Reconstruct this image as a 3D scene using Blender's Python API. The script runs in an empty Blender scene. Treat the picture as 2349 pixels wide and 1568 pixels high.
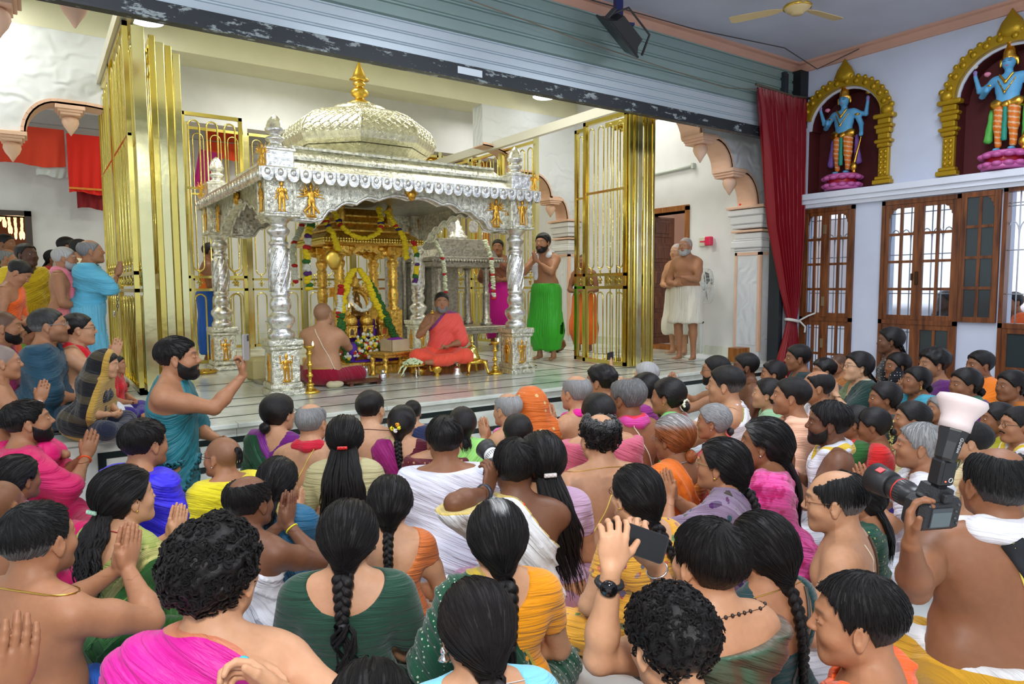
import bpy,bmesh,math,random
import numpy as np
from mathutils import Vector,Matrix
PI=math.pi
random.seed(7)
sc=bpy.context.scene
# ---- camera
F_PX=1575.;W_PX=2349.;H_PX=1568.
CAM_R=np.array([[0.8210,-0.5705,-0.0056],[0.0500,0.0622,0.9968],[-0.5684,-0.8187,0.0796]])
CAM_C=np.array([0.,0.,1.45])
camd=bpy.data.cameras.new('camera');camo=bpy.data.objects.new('camera',camd)
sc.collection.objects.link(camo);sc.camera=camo
camd.sensor_fit='HORIZONTAL';camd.sensor_width=36.;camd.lens=36.*F_PX/W_PX
camd.clip_start=.02;camd.clip_end=200
M4=Matrix(CAM_R.T.tolist()).to_4x4();M4 .translation=Vector(CAM_C)
camo.matrix_world=M4
def ray(u,v):
 return CAM_R.T@np.array([u-W_PX/2,-(v-H_PX/2),-F_PX])
def at_z(u,v,z):
 d=ray(u,v);return CAM_C+d*(z-CAM_C[2])/d[2]
def at_y(u,v,y):
 d=ray(u,v);return CAM_C+d*(y/d[1])
def at_x(u,v,x):
 d=ray(u,v);return CAM_C+d*(x/d[0])
def at_d(u,v,dist):
 return CAM_C+ray(u,v)/F_PX*dist
 # ---- world, exposure
sc.view_settings.view_transform='Standard';sc.view_settings.look='None'
sc.view_settings.exposure=0.;sc.view_settings.gamma=1.;sc.view_settings.use_curve_mapping=False
wd=bpy.data.worlds.new('world');sc.world=wd;wd.use_nodes=True
wd.node_tree.nodes['Background'].inputs[0].default_value=(.80,.90,1.,1)
wd.node_tree.nodes['Background'].inputs[1].default_value=.88
def area(name,loc,size,power,col,rot=(0,0,0),shape='SQUARE',sy=None):
 l=bpy.data.lights.new(name,'AREA');l.energy=power;l.color=col;l.size=size;l.shape=shape
 if sy:l.shape='RECTANGLE';l.size_y=sy
 o=bpy.data.objects.new(name,l);sc.collection.objects.link(o);o.location=loc;o.rotation_euler=rot
 return o
for(x,y,p)in((2.0,7.6,56),(4.9,7.6,60),(3.4,10.4,60),(7.3,7.8,30),(-.6,9.2,32),(7.2,11.0,16)):
 area('ceiling_panel_light',(x,y,4.72),.7,p,(1.,.99,.92),shape='DISK')
for(x,y,p)in((-.2,2.4,74),(3.6,2.2,84),(6.2,2.4,52),(1.5,-1.5,60)):
 area('hall_fill_light',(x,y,4.1),1.6,p,(.86,.92,1.),sy=.5)  # added area lamps filling the hall like bounced flash, no tube fittings hang there
area('flash_light',(-.3,-.6,2.7),.5,96,(1.,.98,.95),rot=(math.radians(62),0,math.radians(-30)))
sn=bpy.data.lights.new('sun','SUN');sn.energy=5.;sn.angle=.02;sn.color=(1,.98,.94)
so0=bpy.data.objects.new('sun',sn);sc.collection.objects.link(so0);so0 .rotation_euler=Vector((-1,-.12,1.15)).to_track_quat('Z','Y').to_euler()
# ---- mesh helpers
COL=bpy.context.scene.collection
def link(name,me,mat=None,parent=None):
 o=bpy.data.objects.new(name,me)
 COL.objects.link(o)
 if parent is not None:
  o.parent=parent
 if mat is not None and me is not None:
  for m in(mat if isinstance(mat,(list,tuple))else[mat]):
   me.materials.append(m)
 return o
def tag(o,label,cat,group=None,kind=None):
 if label:o['label']=label
 if cat:o['category']=cat
 if group:o['group']=group
 if kind:o['kind']=kind
 return o
def empty(name,loc=(0,0,0),rz=0.,label=None,cat=None,group=None,scale=1.):
 o=bpy.data.objects.new(name,None)
 COL.objects.link(o)
 o.location=loc
 o.rotation_euler=(0,0,rz)
 o.scale=(scale,scale,scale)
 o.empty_display_size=.1
 return tag(o,label,cat,group)
def fast_mesh(name,V,Q,smooth=True,T=None):
 """V (n,3) float, Q (m,4) int quads, optional T triangles"""
 me=bpy.data.meshes.new(name)
 V=np.asarray(V,dtype=np.float32)
 nq=0 if Q is None else len(Q)
 nt=0 if T is None else len(T)
 me.vertices.add(len(V))
 me.vertices.foreach_set('co',V.ravel())
 idx=[]
 st=[]
 tot=[]
 if nq:
  idx.append(np.asarray(Q,dtype=np.int32).ravel())
  st.append(np.arange(nq,dtype=np.int32)*4)
  tot.append(np.full(nq,4,dtype=np.int32))
 if nt:
  idx.append(np.asarray(T,dtype=np.int32).ravel())
  st.append(nq*4+np.arange(nt,dtype=np.int32)*3)
  tot.append(np.full(nt,3,dtype=np.int32))
 idx=np.concatenate(idx)
 me.loops.add(len(idx))
 me.loops.foreach_set('vertex_index',idx)
 me.polygons.add(nq+nt)
 me.polygons.foreach_set('loop_start',np.concatenate(st))
 me.polygons.foreach_set('loop_total',np.concatenate(tot))
 if smooth:
  me.polygons.foreach_set('use_smooth',np.ones(nq+nt,dtype=bool))
 me.update(calc_edges=True)
 return me
def set_attr(me,name,arr):
 arr=np.asarray(arr,dtype=np.float32)
 if arr.ndim==1:
  a=me.attributes.new(name,'FLOAT','POINT')
  a.data.foreach_set('value',arr)
 elif arr.shape[1]==3:
  a=me.attributes.new(name,'FLOAT_VECTOR','POINT')
  a.data.foreach_set('vector',arr.ravel())
class MB:
 """collects shapes into one mesh"""
 def __init__(s):
  s.v=[];s.f=[];s.sm=[]
 def add(s,V,F,smooth=False,M=None):
  b=len(s.v)
  for p in V:
   s.v.append(tuple(M@Vector(p))if M is not None else tuple(p))
  for f in F:
   s.f.append(tuple(b+i for i in f));s.sm.append(smooth)
  return s
 def box(s,x0,x1,y0,y1,z0,z1,M=None,bev=0.):
  if bev<=0:
   V=[(x,y,z)for x in(x0,x1)for y in(y0,y1)for z in(z0,z1)]
   return s.add(V,[(0,1,3,2),(4,6,7,5),(0,4,5,1),(2,3,7,6),(0,2,6,4),(1,5,7,3)],M=M)
  b=bev
  ring=lambda z,i:[(x0+i,y0+b,z),(x0+b,y0+i,z),(x1-b,y0+i,z),(x1-i,y0+b,z),(x1-i,y1-b,z),(x1-b,y1-i,z),(x0+b,y1-i,z),(x0+i,y1-b,z)]
  V=ring(z0,b)+ring(z0+b,0)+ring(z1-b,0)+ring(z1,b)
  F=[tuple(range(7,-1,-1)),tuple(range(24,32))]
  for k in range(3):
   for j in range(8):
    F.append((k*8+j,k*8+(j+1)%8,k*8+8+(j+1)%8,k*8+8+j))
  return s.add(V,F,M=M)
 def lathe(s,prof,c=(0,0,0),n=24,smooth=True,M=None,sq=0.):
  """prof list of (r,z)"""
  V=[];F=[]
  for r,z in prof:
   for j in range(n):
    a=2*PI*(j+.5*(n==4 or n==8))/n
    V.append((c[0]+r*math.cos(a),c[1]+r*math.sin(a),c[2]+z))
  for i in range(len(prof)-1):
   for j in range(n):
    F.append((i*n+j,i*n+(j+1)%n,(i+1)*n+(j+1)%n,(i+1)*n+j))
  F.append(tuple(range(n-1,-1,-1)))
  F.append(tuple((len(prof)-1)*n+j for j in range(n)))
  return s.add(V,F,smooth,M)
 def tube(s,pts,r,n=8,smooth=True,M=None,closed=False):
  pts=[Vector(p)for p in pts]
  m=len(pts)
  rr=r if isinstance(r,(list,tuple))else[r]*m
  V=[];F=[]
  up=None
  for i,p in enumerate(pts):
   if closed:t=(pts[(i+1)%m]-pts[i-1])
   else:t=(pts[min(i+1,m-1)]-pts[max(i-1,0)])
   t.normalize()
   if up is None:
    up=Vector((0,0,1))if abs(t.z)<.9 else Vector((1,0,0))
   a=t.cross(up)
   if a.length<1e-5:a=t.cross(Vector((.3,1,.2)))
   a.normalize();b=a.cross(t).normalized();up=b
   for j in range(n):
    th=2*PI*j/n
    V.append(p+(a*math.cos(th)+b*math.sin(th))*rr[i])
  k=m if closed else m-1
  for i in range(k):
   for j in range(n):
    q=(i+1)%m
    F.append((i*n+j,i*n+(j+1)%n,q*n+(j+1)%n,q*n+j))
  if not closed:
   F.append(tuple(range(n-1,-1,-1)))
   F.append(tuple((m-1)*n+j for j in range(n)))
  return s.add(V,F,smooth,M)
 def prism(s,poly,d0,d1,axis='y',M=None,smooth=False):
  """poly list of 2D pts, extruded along axis between d0 and d1"""
  n=len(poly)
  def P(a,b,d):
   return{'y':(a,d,b),'x':(d,a,b),'z':(a,b,d)}[axis]
  V=[P(a,b,d0)for a,b in poly]+[P(a,b,d1)for a,b in poly]
  F=[tuple(range(n)),tuple(range(2*n-1,n-1,-1))]
  for i in range(n):
   F.append((i,i+n,(i+1)%n+n,(i+1)%n))
  return s.add(V,F,smooth,M)
 def ball(s,c,r,n=12,m=8,M=None):
  if not isinstance(r,(tuple,list)):r=(r,r,r)
  V=[];F=[]
  for i in range(m+1):
   ph=PI*i/m
   for j in range(n):
    th=2*PI*j/n
    V.append((c[0]+r[0]*math.sin(ph)*math.cos(th),c[1]+r[1]*math.sin(ph)*math.sin(th),c[2]+r[2]*math.cos(ph)))
  for i in range(m):
   for j in range(n):
    F.append((i*n+j,(i+1)*n+j,(i+1)*n+(j+1)%n,i*n+(j+1)%n))
  return s.add(V,F,True,M)
 def build(s,name,mat=None,parent=None):
  me=bpy.data.meshes.new(name)
  me.from_pydata([tuple(p)for p in s.v],[],s.f)
  me.polygons.foreach_set('use_smooth',s.sm)
  me.update()
  bm=bmesh.new();bm.from_mesh(me)
  bmesh.ops.remove_doubles(bm,verts=bm.verts,dist=1e-6)
  bmesh.ops.recalc_face_normals(bm,faces=bm.faces)
  bm.to_mesh(me);bm.free()
  return link(name,me,mat,parent)
def copy_tree(o,parent=None):
 c=o.copy();COL.objects.link(c)
 if parent is not None:c.parent=parent
 for ch in o.children:copy_tree(ch,c)
 return c
 # ---- signed distance engine
def v3(*a):return np.array(a,dtype=np.float32)
def nrm(a):
 a=np.asarray(a,dtype=np.float32)
 return a/max(1e-9,float(np.linalg.norm(a)))
def rotx(a):c,s=math.cos(a),math.sin(a);return np.array([[1,0,0],[0,c,-s],[0,s,c]],dtype=np.float32)
def roty(a):c,s=math.cos(a),math.sin(a);return np.array([[c,0,s],[0,1,0],[-s,0,c]],dtype=np.float32)
def rotz(a):c,s=math.cos(a),math.sin(a);return np.array([[c,-s,0],[s,c,0],[0,0,1]],dtype=np.float32)
ID3=np.eye(3,dtype=np.float32)
class Fr:
 """frame: R columns = axes, t = origin"""
 def __init__(s,R=ID3,t=(0,0,0),sc=1.):
  s.s=sc;s.R=np.asarray(R,dtype=np.float32);s.t=np.asarray(t,dtype=np.float32)
 def __call__(s,p):return s.R@(np.asarray(p,dtype=np.float32)*s.s)+s.t
 def inv(s,P):return(P-s.t)@s.R/s.s
def seg(a,b,ra,rb=None,k=.03,F=None):
 if rb is None:rb=ra
 if F is not None:a=F(a);b=F(b);ra*=F.s;rb*=F.s
 return('s',v3(*a),v3(*b),ra,rb,k)
def ell(c,r,k=.03,F=None,R=None):
 M=ID3 if R is None else R
 if not isinstance(r,(tuple,list)):r=(r,r,r)
 if F is not None:c=F(c);M=F.R@M;r=tuple(q*F.s for q in r)
 return('e',v3(*c),v3(*r),M,k)
def neg(p):return('-',p)
def pdist(p,P):
 if p[0]=='s':
  _,a,b,ra,rb,k=p
  ab=b-a
  q=P-a
  h=np.clip((q@ab)/max(1e-9,float(ab@ab)),0,1)
  q=q-h[:,None]*ab
  return np.sqrt(np.einsum('ij,ij->i',q,q))-(ra+(rb-ra)*h),k
 if p[0]=='e':
  _,c,r,M,k=p
  q=(P-c)@M
  k0=np.sqrt((((q/r))**2).sum(1))+1e-9
  k1=np.sqrt((((q/(r*r)))**2).sum(1))+1e-9
  return k0*(k0-1)/k1,k
def smin(a,b,k):
 if k<=1e-4:return np.minimum(a,b)
 h=np.maximum(k-np.abs(a-b),0)/k
 return np.minimum(a,b)-h*h*k*.25
def smax(a,b,k):return-smin(-a,-b,k)
def pbound(p):
 if p[0]=='-':return pbound(p[1])
 if p[0]=='s':
  r=max(p[3],p[4])
  return np.minimum(p[1],p[2])-r,np.maximum(p[1],p[2])+r
 r=float(p[2].max())
 return p[1]-r,p[1]+r
def field(prims,P):
 d=np.full(len(P),9.,dtype=np.float32)
 for p in prims:
  if p[0]=='-':
   e,k=pdist(p[1],P);d=smax(d,-e,k)
  else:
   e,k=pdist(p,P);d=smin(d,e,k)
 return d
def cull(prims,lo,hi,m=.09):
 out=[]
 for p in prims:
  a,b=pbound(p)
  if np.all(a-m<hi)and np.all(b+m>lo):out.append(p)
 return out
def bounds(prims,pad=.03):
 lo=np.full(3,9.,dtype=np.float32);hi=-lo
 for p in prims:
  if p[0]=='-':continue
  a,b=pbound(p)
  lo=np.minimum(lo,a);hi=np.maximum(hi,b)
 return lo-pad,hi+pad
def iso(fn,lo,hi,h,B=5):
 """surface nets of fn<0 in box, evaluated only near the surface. returns V,Q"""
 lo=np.asarray(lo,dtype=np.float32);hi=np.asarray(hi,dtype=np.float32)
 nb=np.maximum(1,np.ceil((hi-lo)/(h*B)).astype(int))
 n=nb*B+1
 g=[lo[i]+(np.arange(nb[i])+.5)*h*B for i in range(3)]
 C=np.stack(np.meshgrid(*g,indexing='ij'),-1).reshape(-1,3).astype(np.float32)
 dc=fn(C)
 keep=np.abs(dc)<h*B*1.25+.004
 if not keep.any():return np.zeros((0,3)),np.zeros((0,4),int)
 G=np.full(tuple(n),1.,dtype=np.float32)
 bs=np.where(dc<0,-1.,1.).astype(np.float32).reshape(tuple(nb))
 G[:-1,:-1,:-1]=np.repeat(np.repeat(np.repeat(bs,B,0),B,1),B,2)
 bi=np.argwhere(keep.reshape(tuple(nb)))
 o=np.arange(B+1)
 off=np.stack(np.meshgrid(o,o,o,indexing='ij'),-1).reshape(-1,3)
 idx=(bi[:,None,:]*B+off[None]).reshape(-1,3)
 lin=np.unique((idx[:,0]*n[1]+idx[:,1])*n[2]+idx[:,2])
 ii=np.stack([lin//(n[1]*n[2]),(lin//n[2])%n[1],lin%n[2]],-1)
 P=(lo+ii*h).astype(np.float32)
 val=np.empty(len(P),dtype=np.float32)
 CH=200000
 for s0 in range(0,len(P),CH):val[s0:s0+CH]=fn(P[s0:s0+CH])
 G.reshape(-1)[lin]=val
 S=G<0
 c8=[S[dx:n[0]-1+dx,dy:n[1]-1+dy,dz:n[2]-1+dz]for dx in(0,1)for dy in(0,1)for dz in(0,1)]
 anyv=np.logical_or.reduce(c8);allv=np.logical_and.reduce(c8)
 act=anyv&~allv
 cells=np.argwhere(act)
 if len(cells)==0:return np.zeros((0,3)),np.zeros((0,4),int)
 cid=np.full(act.shape,-1,dtype=np.int64)
 cid[act]=np.arange(len(cells))
 gv=[G[cells[:,0]+dx,cells[:,1]+dy,cells[:,2]+dz]for dx in(0,1)for dy in(0,1)for dz in(0,1)]
 cor=[(dx,dy,dz)for dx in(0,1)for dy in(0,1)for dz in(0,1)]
 acc=np.zeros((len(cells),3));cnt=np.zeros(len(cells))
 for a in range(8):
  for b in range(a+1,8):
   if sum(abs(cor[a][i]-cor[b][i])for i in range(3))!=1:continue
   va,vb=gv[a],gv[b]
   m=(va<0)!=(vb<0)
   t=np.where(m,va/(va-vb+1e-12),0)
   t=np.clip(t,0,1)
   pa=np.array(cor[a]);dv=np.array(cor[b])-pa
   acc+=m[:,None]*(pa+t[:,None]*dv);cnt+=m
 V=lo+(cells+acc/cnt[:,None])*h
 Q=[]
 for ax in range(3):
  a1,a2=(ax+1)%3,(ax+2)%3
  sl=[slice(None)]*3;sl[ax]=slice(0,n[ax]-1);sl2=list(sl);sl2[ax]=slice(1,n[ax])
  A=S[tuple(sl)];Bv=S[tuple(sl2)]
  e=np.argwhere(A!=Bv)
  ok=(e[:,a1]>0)&(e[:,a2]>0)&(e[:,a1]<n[a1]-1)&(e[:,a2]<n[a2]-1)
  e=e[ok]
  if len(e)==0:continue
  inside=A[e[:,0],e[:,1],e[:,2]]
  def cc(d1,d2):
   q=e.copy();q[:,a1]-=d1;q[:,a2]-=d2
   return cid[q[:,0],q[:,1],q[:,2]]
  q=np.stack([cc(1,1),cc(0,1),cc(0,0),cc(1,0)],1)
  q[~inside]=q[~inside][:,::-1]
  Q.append(q)
 Q=np.concatenate(Q)
 Q=Q[(Q>=0).all(1)]
 return V,Q
def compact(V,Q):
 used=np.unique(Q)
 mp=np.full(len(V),-1);mp[used]=np.arange(len(used))
 return V[used],mp[Q]
def multires(prims,h,boxes,extra=None):
 """coarse mesh with finer boxes [(lo,hi,h)]"""
 lo,hi=bounds(prims)
 fn=lambda P:field(prims,P)
 V,Q=iso(fn,lo,hi,h)
 if len(Q):
  c=V[Q].mean(1)
  drop=np.zeros(len(Q),bool)
  for bl,bh,bhh in boxes:
   drop|=np.all((c>bl+bhh*2+h*.6)&(c<bh-bhh*2-h*.6),axis=1)
  V,Q=compact(V,Q[~drop])
 VV=[V];QQ=[Q];base=len(V)
 for i,(bl,bh,bhh)in enumerate(boxes):
  pr=cull(prims,bl,bh)
  v,q=iso(lambda P:field(pr,P),bl,bh,bhh)
  if len(q)==0:continue
  c=v[q].mean(1)
  drop=np.zeros(len(q),bool)
  for j in range(i):
   l2,h2,s2=boxes[j]
   drop|=np.all((c>l2+s2*2.5)&(c<h2-s2*2.5),axis=1)
  v,q=compact(v,q[~drop])
  VV.append(v);QQ.append(q+base);base+=len(v)
 return np.concatenate(VV),np.concatenate(QQ)
def wob(P,f,seed=0):
 r=np.random.RandomState(seed)
 out=0
 for k in range(4):
  d=nrm(r.normal(size=3))*f*(.7+.25*k)
  out=out+np.sin(P@d.astype(np.float32)+r.uniform(0,6.28))
 return out*.25
def sweep(paths,rads,n=6,flat=1.):
 """many tubes fast. paths list of (m,3), rads list of (m,). returns V,Q,U(theta,s,id)"""
 VV=[];QQ=[];UU=[];base=0
 for pid,(p,r)in enumerate(zip(paths,rads)):
  p=np.asarray(p,dtype=np.float64);m=len(p)
  t=np.gradient(p,axis=0);t/=np.linalg.norm(t,axis=1)[:,None]+1e-9
  up=np.array([0.2,-1.,.1]);a=np.cross(t,up);a/=np.linalg.norm(a,axis=1)[:,None]+1e-9
  b=np.cross(a,t)
  th=np.linspace(0,2*PI,n,endpoint=False)
  ring=p[:,None,:]+(a[:,None,:]*np.cos(th)[None,:,None]+b[:,None,:]*np.sin(th)[None,:,None]*flat)*np.asarray(r)[:,None,None]
  VV.append(ring.reshape(-1,3))
  i,j=np.meshgrid(np.arange(m-1),np.arange(n),indexing='ij')
  q=np.stack([i*n+j,i*n+(j+1)%n,(i+1)*n+(j+1)%n,(i+1)*n+j],-1).reshape(-1,4)
  QQ.append(q+base);base+=m*n
  s=np.linspace(0,1,m)
  UU.append(np.stack([np.tile(np.cos(th)*2.5,m)+pid*1.7,np.tile(np.sin(th)*2.5,m),np.repeat(s*4,n)],-1))
 return np.concatenate(VV),np.concatenate(QQ),np.concatenate(UU)
 # ---- materials
def newmat(name):
 m=bpy.data.materials.new(name);m.use_nodes=True
 nt=m.node_tree;b=nt.nodes['Principled BSDF']
 return m,nt,b
def N(nt,t,**kw):
 n=nt.nodes.new(t)
 for k,v in kw.items():setattr(n,k,v)
 return n
def L(nt,a,b):nt.links.new(a,b)
def c4(c):return(c[0],c[1],c[2],1.)
def srgb(r,g,b):
 f=lambda x:((x/255.)/12.92 if x/255.<=.04045 else((x/255.+.055)/1.055)**2.4)
 return(f(r),f(g),f(b))
_fm={}
def flatmat(c,rough=.5,metal=0.,emis=0.,bump=0.,bscale=60,var=0.,vscale=4.,trans=0.,coat=0.):
 key=(tuple(c),rough,metal,emis,bump,bscale,var,vscale,trans,coat)
 if key in _fm:return _fm[key]
 m,nt,b=newmat('surface')
 b.inputs['Base Color'].default_value=c4(c);b.inputs['Roughness'].default_value=rough;b.inputs['Metallic'].default_value=metal
 if coat:b.inputs['Coat Weight'].default_value=coat
 if emis:b.inputs['Emission Color'].default_value=c4(c);b.inputs['Emission Strength'].default_value=emis
 if trans:b.inputs['Transmission Weight'].default_value=trans
 tc=None
 if bump or var:
  tc=N(nt,'ShaderNodeTexCoord')
 if bump:
  n=N(nt,'ShaderNodeTexNoise');n.inputs['Scale'].default_value=bscale;n.inputs['Detail'].default_value=4
  L(nt,tc.outputs['Object'],n.inputs['Vector'])
  bp=N(nt,'ShaderNodeBump');bp.inputs['Strength'].default_value=bump;bp.inputs['Distance'].default_value=.01
  L(nt,n.outputs['Fac'],bp.inputs['Height']);L(nt,bp.outputs['Normal'],b.inputs['Normal'])
 if var:
  n=N(nt,'ShaderNodeTexNoise');n.inputs['Scale'].default_value=vscale;n.inputs['Detail'].default_value=5
  L(nt,tc.outputs['Object'],n.inputs['Vector'])
  r=N(nt,'ShaderNodeMapRange');r.inputs[1].default_value=.25;r.inputs[2].default_value=.75;r.inputs[3].default_value=1-var;r.inputs[4].default_value=1+var
  L(nt,n.outputs['Fac'],r.inputs[0])
  mx=N(nt,'ShaderNodeVectorMath',operation='SCALE');mx.inputs[0].default_value=c
  L(nt,r.outputs[0],mx.inputs['Scale']);L(nt,mx.outputs[0],b.inputs['Base Color'])
 _fm[key]=m
 return m
def make_skin():
 m,nt,b=newmat('skin')
 a=N(nt,'ShaderNodeAttribute',attribute_name='skc')
 tc=N(nt,'ShaderNodeTexCoord')
 n=N(nt,'ShaderNodeTexNoise');n.inputs['Scale'].default_value=45;n.inputs['Detail'].default_value=6
 L(nt,tc.outputs['Object'],n.inputs['Vector'])
 r=N(nt,'ShaderNodeMapRange');r.inputs[3].default_value=.86;r.inputs[4].default_value=1.12
 L(nt,n.outputs['Fac'],r.inputs[0])
 s=N(nt,'ShaderNodeVectorMath',operation='SCALE');L(nt,a.outputs['Vector'],s.inputs[0]);L(nt,r.outputs[0],s.inputs['Scale'])
 L(nt,s.outputs[0],b.inputs['Base Color'])
 b.inputs['Roughness'].default_value=.5
 b.inputs['Specular IOR Level'].default_value=.38
 b.inputs['Subsurface Weight'].default_value=.0
 n2=N(nt,'ShaderNodeTexNoise');n2 .inputs['Scale'].default_value=220;n2 .inputs['Detail'].default_value=3
 L(nt,tc.outputs['Object'],n2 .inputs['Vector'])
 bp=N(nt,'ShaderNodeBump');bp.inputs['Strength'].default_value=.12;bp.inputs['Distance'].default_value=.003
 L(nt,n2 .outputs['Fac'],bp.inputs['Height']);L(nt,bp.outputs['Normal'],b.inputs['Normal'])
 return m
M_SKIN=make_skin()
def make_eye():
 m,nt,b=newmat('eyeball')
 tc=N(nt,'ShaderNodeTexCoord')
 vm=N(nt,'ShaderNodeVectorMath',operation='MULTIPLY');vm.inputs[1].default_value=(1,0,1);L(nt,tc.outputs['Object'],vm.inputs[0])
 sp=N(nt,'ShaderNodeVectorMath',operation='LENGTH');L(nt,vm.outputs[0],sp.inputs[0])
 cr=N(nt,'ShaderNodeValToRGB');cr.color_ramp.interpolation='CONSTANT'
 e=cr.color_ramp.elements;e[0].color=(.002,.002,.002,1);e[1].position=.2;e[1].color=(.035,.015,.008,1)
 e2=e.new(.44);e2 .color=(.60,.56,.53,1)
 mp=N(nt,'ShaderNodeMapRange');mp.inputs[1].default_value=0;mp.inputs[2].default_value=.0112
 L(nt,sp.outputs['Value'],mp.inputs[0]);L(nt,mp.outputs[0],cr.inputs[0]);L(nt,cr.outputs[0],b.inputs['Base Color'])
 b.inputs['Roughness'].default_value=.15
 return m
M_EYE=make_eye()
_hm={}
def hair_mat(c,grey=0.):
 key=tuple(round(x,4)for x in c)
 if key in _hm:return _hm[key]
 m,nt,b=newmat('hair')
 a=N(nt,'ShaderNodeAttribute',attribute_name='hv')
 g=N(nt,'ShaderNodeAttribute',attribute_name='gry')
 n=N(nt,'ShaderNodeTexNoise');n.inputs['Scale'].default_value=1.4;n.inputs['Detail'].default_value=5;n.inputs['Roughness'].default_value=.7
 L(nt,a.outputs['Vector'],n.inputs['Vector'])
 n2=N(nt,'ShaderNodeTexNoise');n2 .inputs['Scale'].default_value=6.;n2 .inputs['Detail'].default_value=3
 L(nt,a.outputs['Vector'],n2 .inputs['Vector'])
 mr=N(nt,'ShaderNodeMath',operation='ADD');L(nt,n2 .outputs['Fac'],mr.inputs[0]);L(nt,g.outputs['Fac'],mr.inputs[1])
 mp=N(nt,'ShaderNodeMapRange');mp.inputs[1].default_value=.72;mp.inputs[2].default_value=1.08
 L(nt,mr.outputs[0],mp.inputs[0])
 mix=N(nt,'ShaderNodeMix',data_type='RGBA');mix.inputs['A'].default_value=c4(c);mix.inputs['B'].default_value=(.50,.50,.50,1)
 L(nt,mp.outputs[0],mix.inputs['Factor'])
 r=N(nt,'ShaderNodeMapRange');r.inputs[1].default_value=.3;r.inputs[2].default_value=.7;r.inputs[3].default_value=.35;r.inputs[4].default_value=1.3
 L(nt,n.outputs['Fac'],r.inputs[0])
 s=N(nt,'ShaderNodeVectorMath',operation='SCALE');L(nt,mix.outputs['Result'],s.inputs[0]);L(nt,r.outputs[0],s.inputs['Scale'])
 L(nt,s.outputs[0],b.inputs['Base Color'])
 b.inputs['Roughness'].default_value=.36;b.inputs['Specular IOR Level'].default_value=.30
 bp=N(nt,'ShaderNodeBump');bp.inputs['Strength'].default_value=.75;bp.inputs['Distance'].default_value=.004
 L(nt,n.outputs['Fac'],bp.inputs['Height']);L(nt,bp.outputs['Normal'],b.inputs['Normal'])
 _hm[key]=m
 return m
_cm={}
def cloth_mat(c,border=None,bw=.02,pat=None,pc=(.6,.4,.1),ps=30.,silk=.0,c2=None,rough=None):
 """c colour; border colour near cloth edges (width bw); pat: dots, stripes, check, floral, bands, blotch"""
 key=(tuple(c),border,bw,pat,tuple(pc),ps,silk,c2)
 if key in _cm:return _cm[key]
 m,nt,b=newmat('fabric')
 tv=N(nt,'ShaderNodeAttribute',attribute_name='tv')
 base=N(nt,'ShaderNodeRGB');base.outputs[0].default_value=c4(c)
 cur=base.outputs[0]
 if c2 is not None:
  lw=N(nt,'ShaderNodeLayerWeight');lw.inputs[0].default_value=.35
  mx=N(nt,'ShaderNodeMix',data_type='RGBA');L(nt,lw.outputs['Facing'],mx.inputs['Factor']);L(nt,cur,mx.inputs['A']);mx.inputs['B'].default_value=c4(c2)
  cur=mx.outputs['Result']
 if pat:
  fac=None
  if pat=='dots':
   v=N(nt,'ShaderNodeTexVoronoi');v.inputs['Scale'].default_value=ps;v.inputs['Randomness'].default_value=.3
   L(nt,tv.outputs['Vector'],v.inputs['Vector'])
   mp=N(nt,'ShaderNodeMath',operation='LESS_THAN');mp.inputs[1].default_value=.22;L(nt,v.outputs['Distance'],mp.inputs[0]);fac=mp.outputs[0]
  elif pat=='stripes' or pat=='bands':
   w=N(nt,'ShaderNodeTexWave');w.inputs['Scale'].default_value=ps;w.inputs['Distortion'].default_value=1. if pat=='bands' else .6
   w.bands_direction='Z' if pat=='bands' else 'DIAGONAL'
   L(nt,tv.outputs['Vector'],w.inputs['Vector'])
   mp=N(nt,'ShaderNodeMath',operation='GREATER_THAN');mp.inputs[1].default_value=.72;L(nt,w.outputs['Fac'],mp.inputs[0]);fac=mp.outputs[0]
  elif pat=='floral':
   v=N(nt,'ShaderNodeTexVoronoi');v.inputs['Scale'].default_value=ps;v.feature='F1'
   L(nt,tv.outputs['Vector'],v.inputs['Vector'])
   n=N(nt,'ShaderNodeTexNoise');n.inputs['Scale'].default_value=ps*2.2;L(nt,tv.outputs['Vector'],n.inputs['Vector'])
   ad=N(nt,'ShaderNodeMath',operation='MULTIPLY_ADD');ad.inputs[1].default_value=.55;L(nt,n.outputs['Fac'],ad.inputs[0]);L(nt,v.outputs['Distance'],ad.inputs[2])
   mp=N(nt,'ShaderNodeMath',operation='LESS_THAN');mp.inputs[1].default_value=.60;L(nt,ad.outputs[0],mp.inputs[0]);fac=mp.outputs[0]
  elif pat=='blotch':
   n=N(nt,'ShaderNodeTexNoise');n.inputs['Scale'].default_value=ps;n.inputs['Detail'].default_value=3;L(nt,tv.outputs['Vector'],n.inputs['Vector'])
   mp=N(nt,'ShaderNodeMapRange');mp.inputs[1].default_value=.48;mp.inputs[2].default_value=.56;L(nt,n.outputs['Fac'],mp.inputs[0]);fac=mp.outputs[0]
  mx=N(nt,'ShaderNodeMix',data_type='RGBA');L(nt,fac,mx.inputs['Factor']);L(nt,cur,mx.inputs['A']);mx.inputs['B'].default_value=c4(pc)
  if pat=='floral':
   vc=N(nt,'ShaderNodeMix',data_type='RGBA',blend_type='MULTIPLY');vc.inputs['Factor'].default_value=.8
   vc.inputs['A'].default_value=c4(pc);hs=N(nt,'ShaderNodeHueSaturation');hs.inputs['Saturation'].default_value=1.4;L(nt,v.outputs['Color'],hs.inputs['Color'])
   L(nt,hs.outputs[0],vc.inputs['B']);L(nt,vc.outputs['Result'],mx.inputs['B'])
  cur=mx.outputs['Result']
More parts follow.
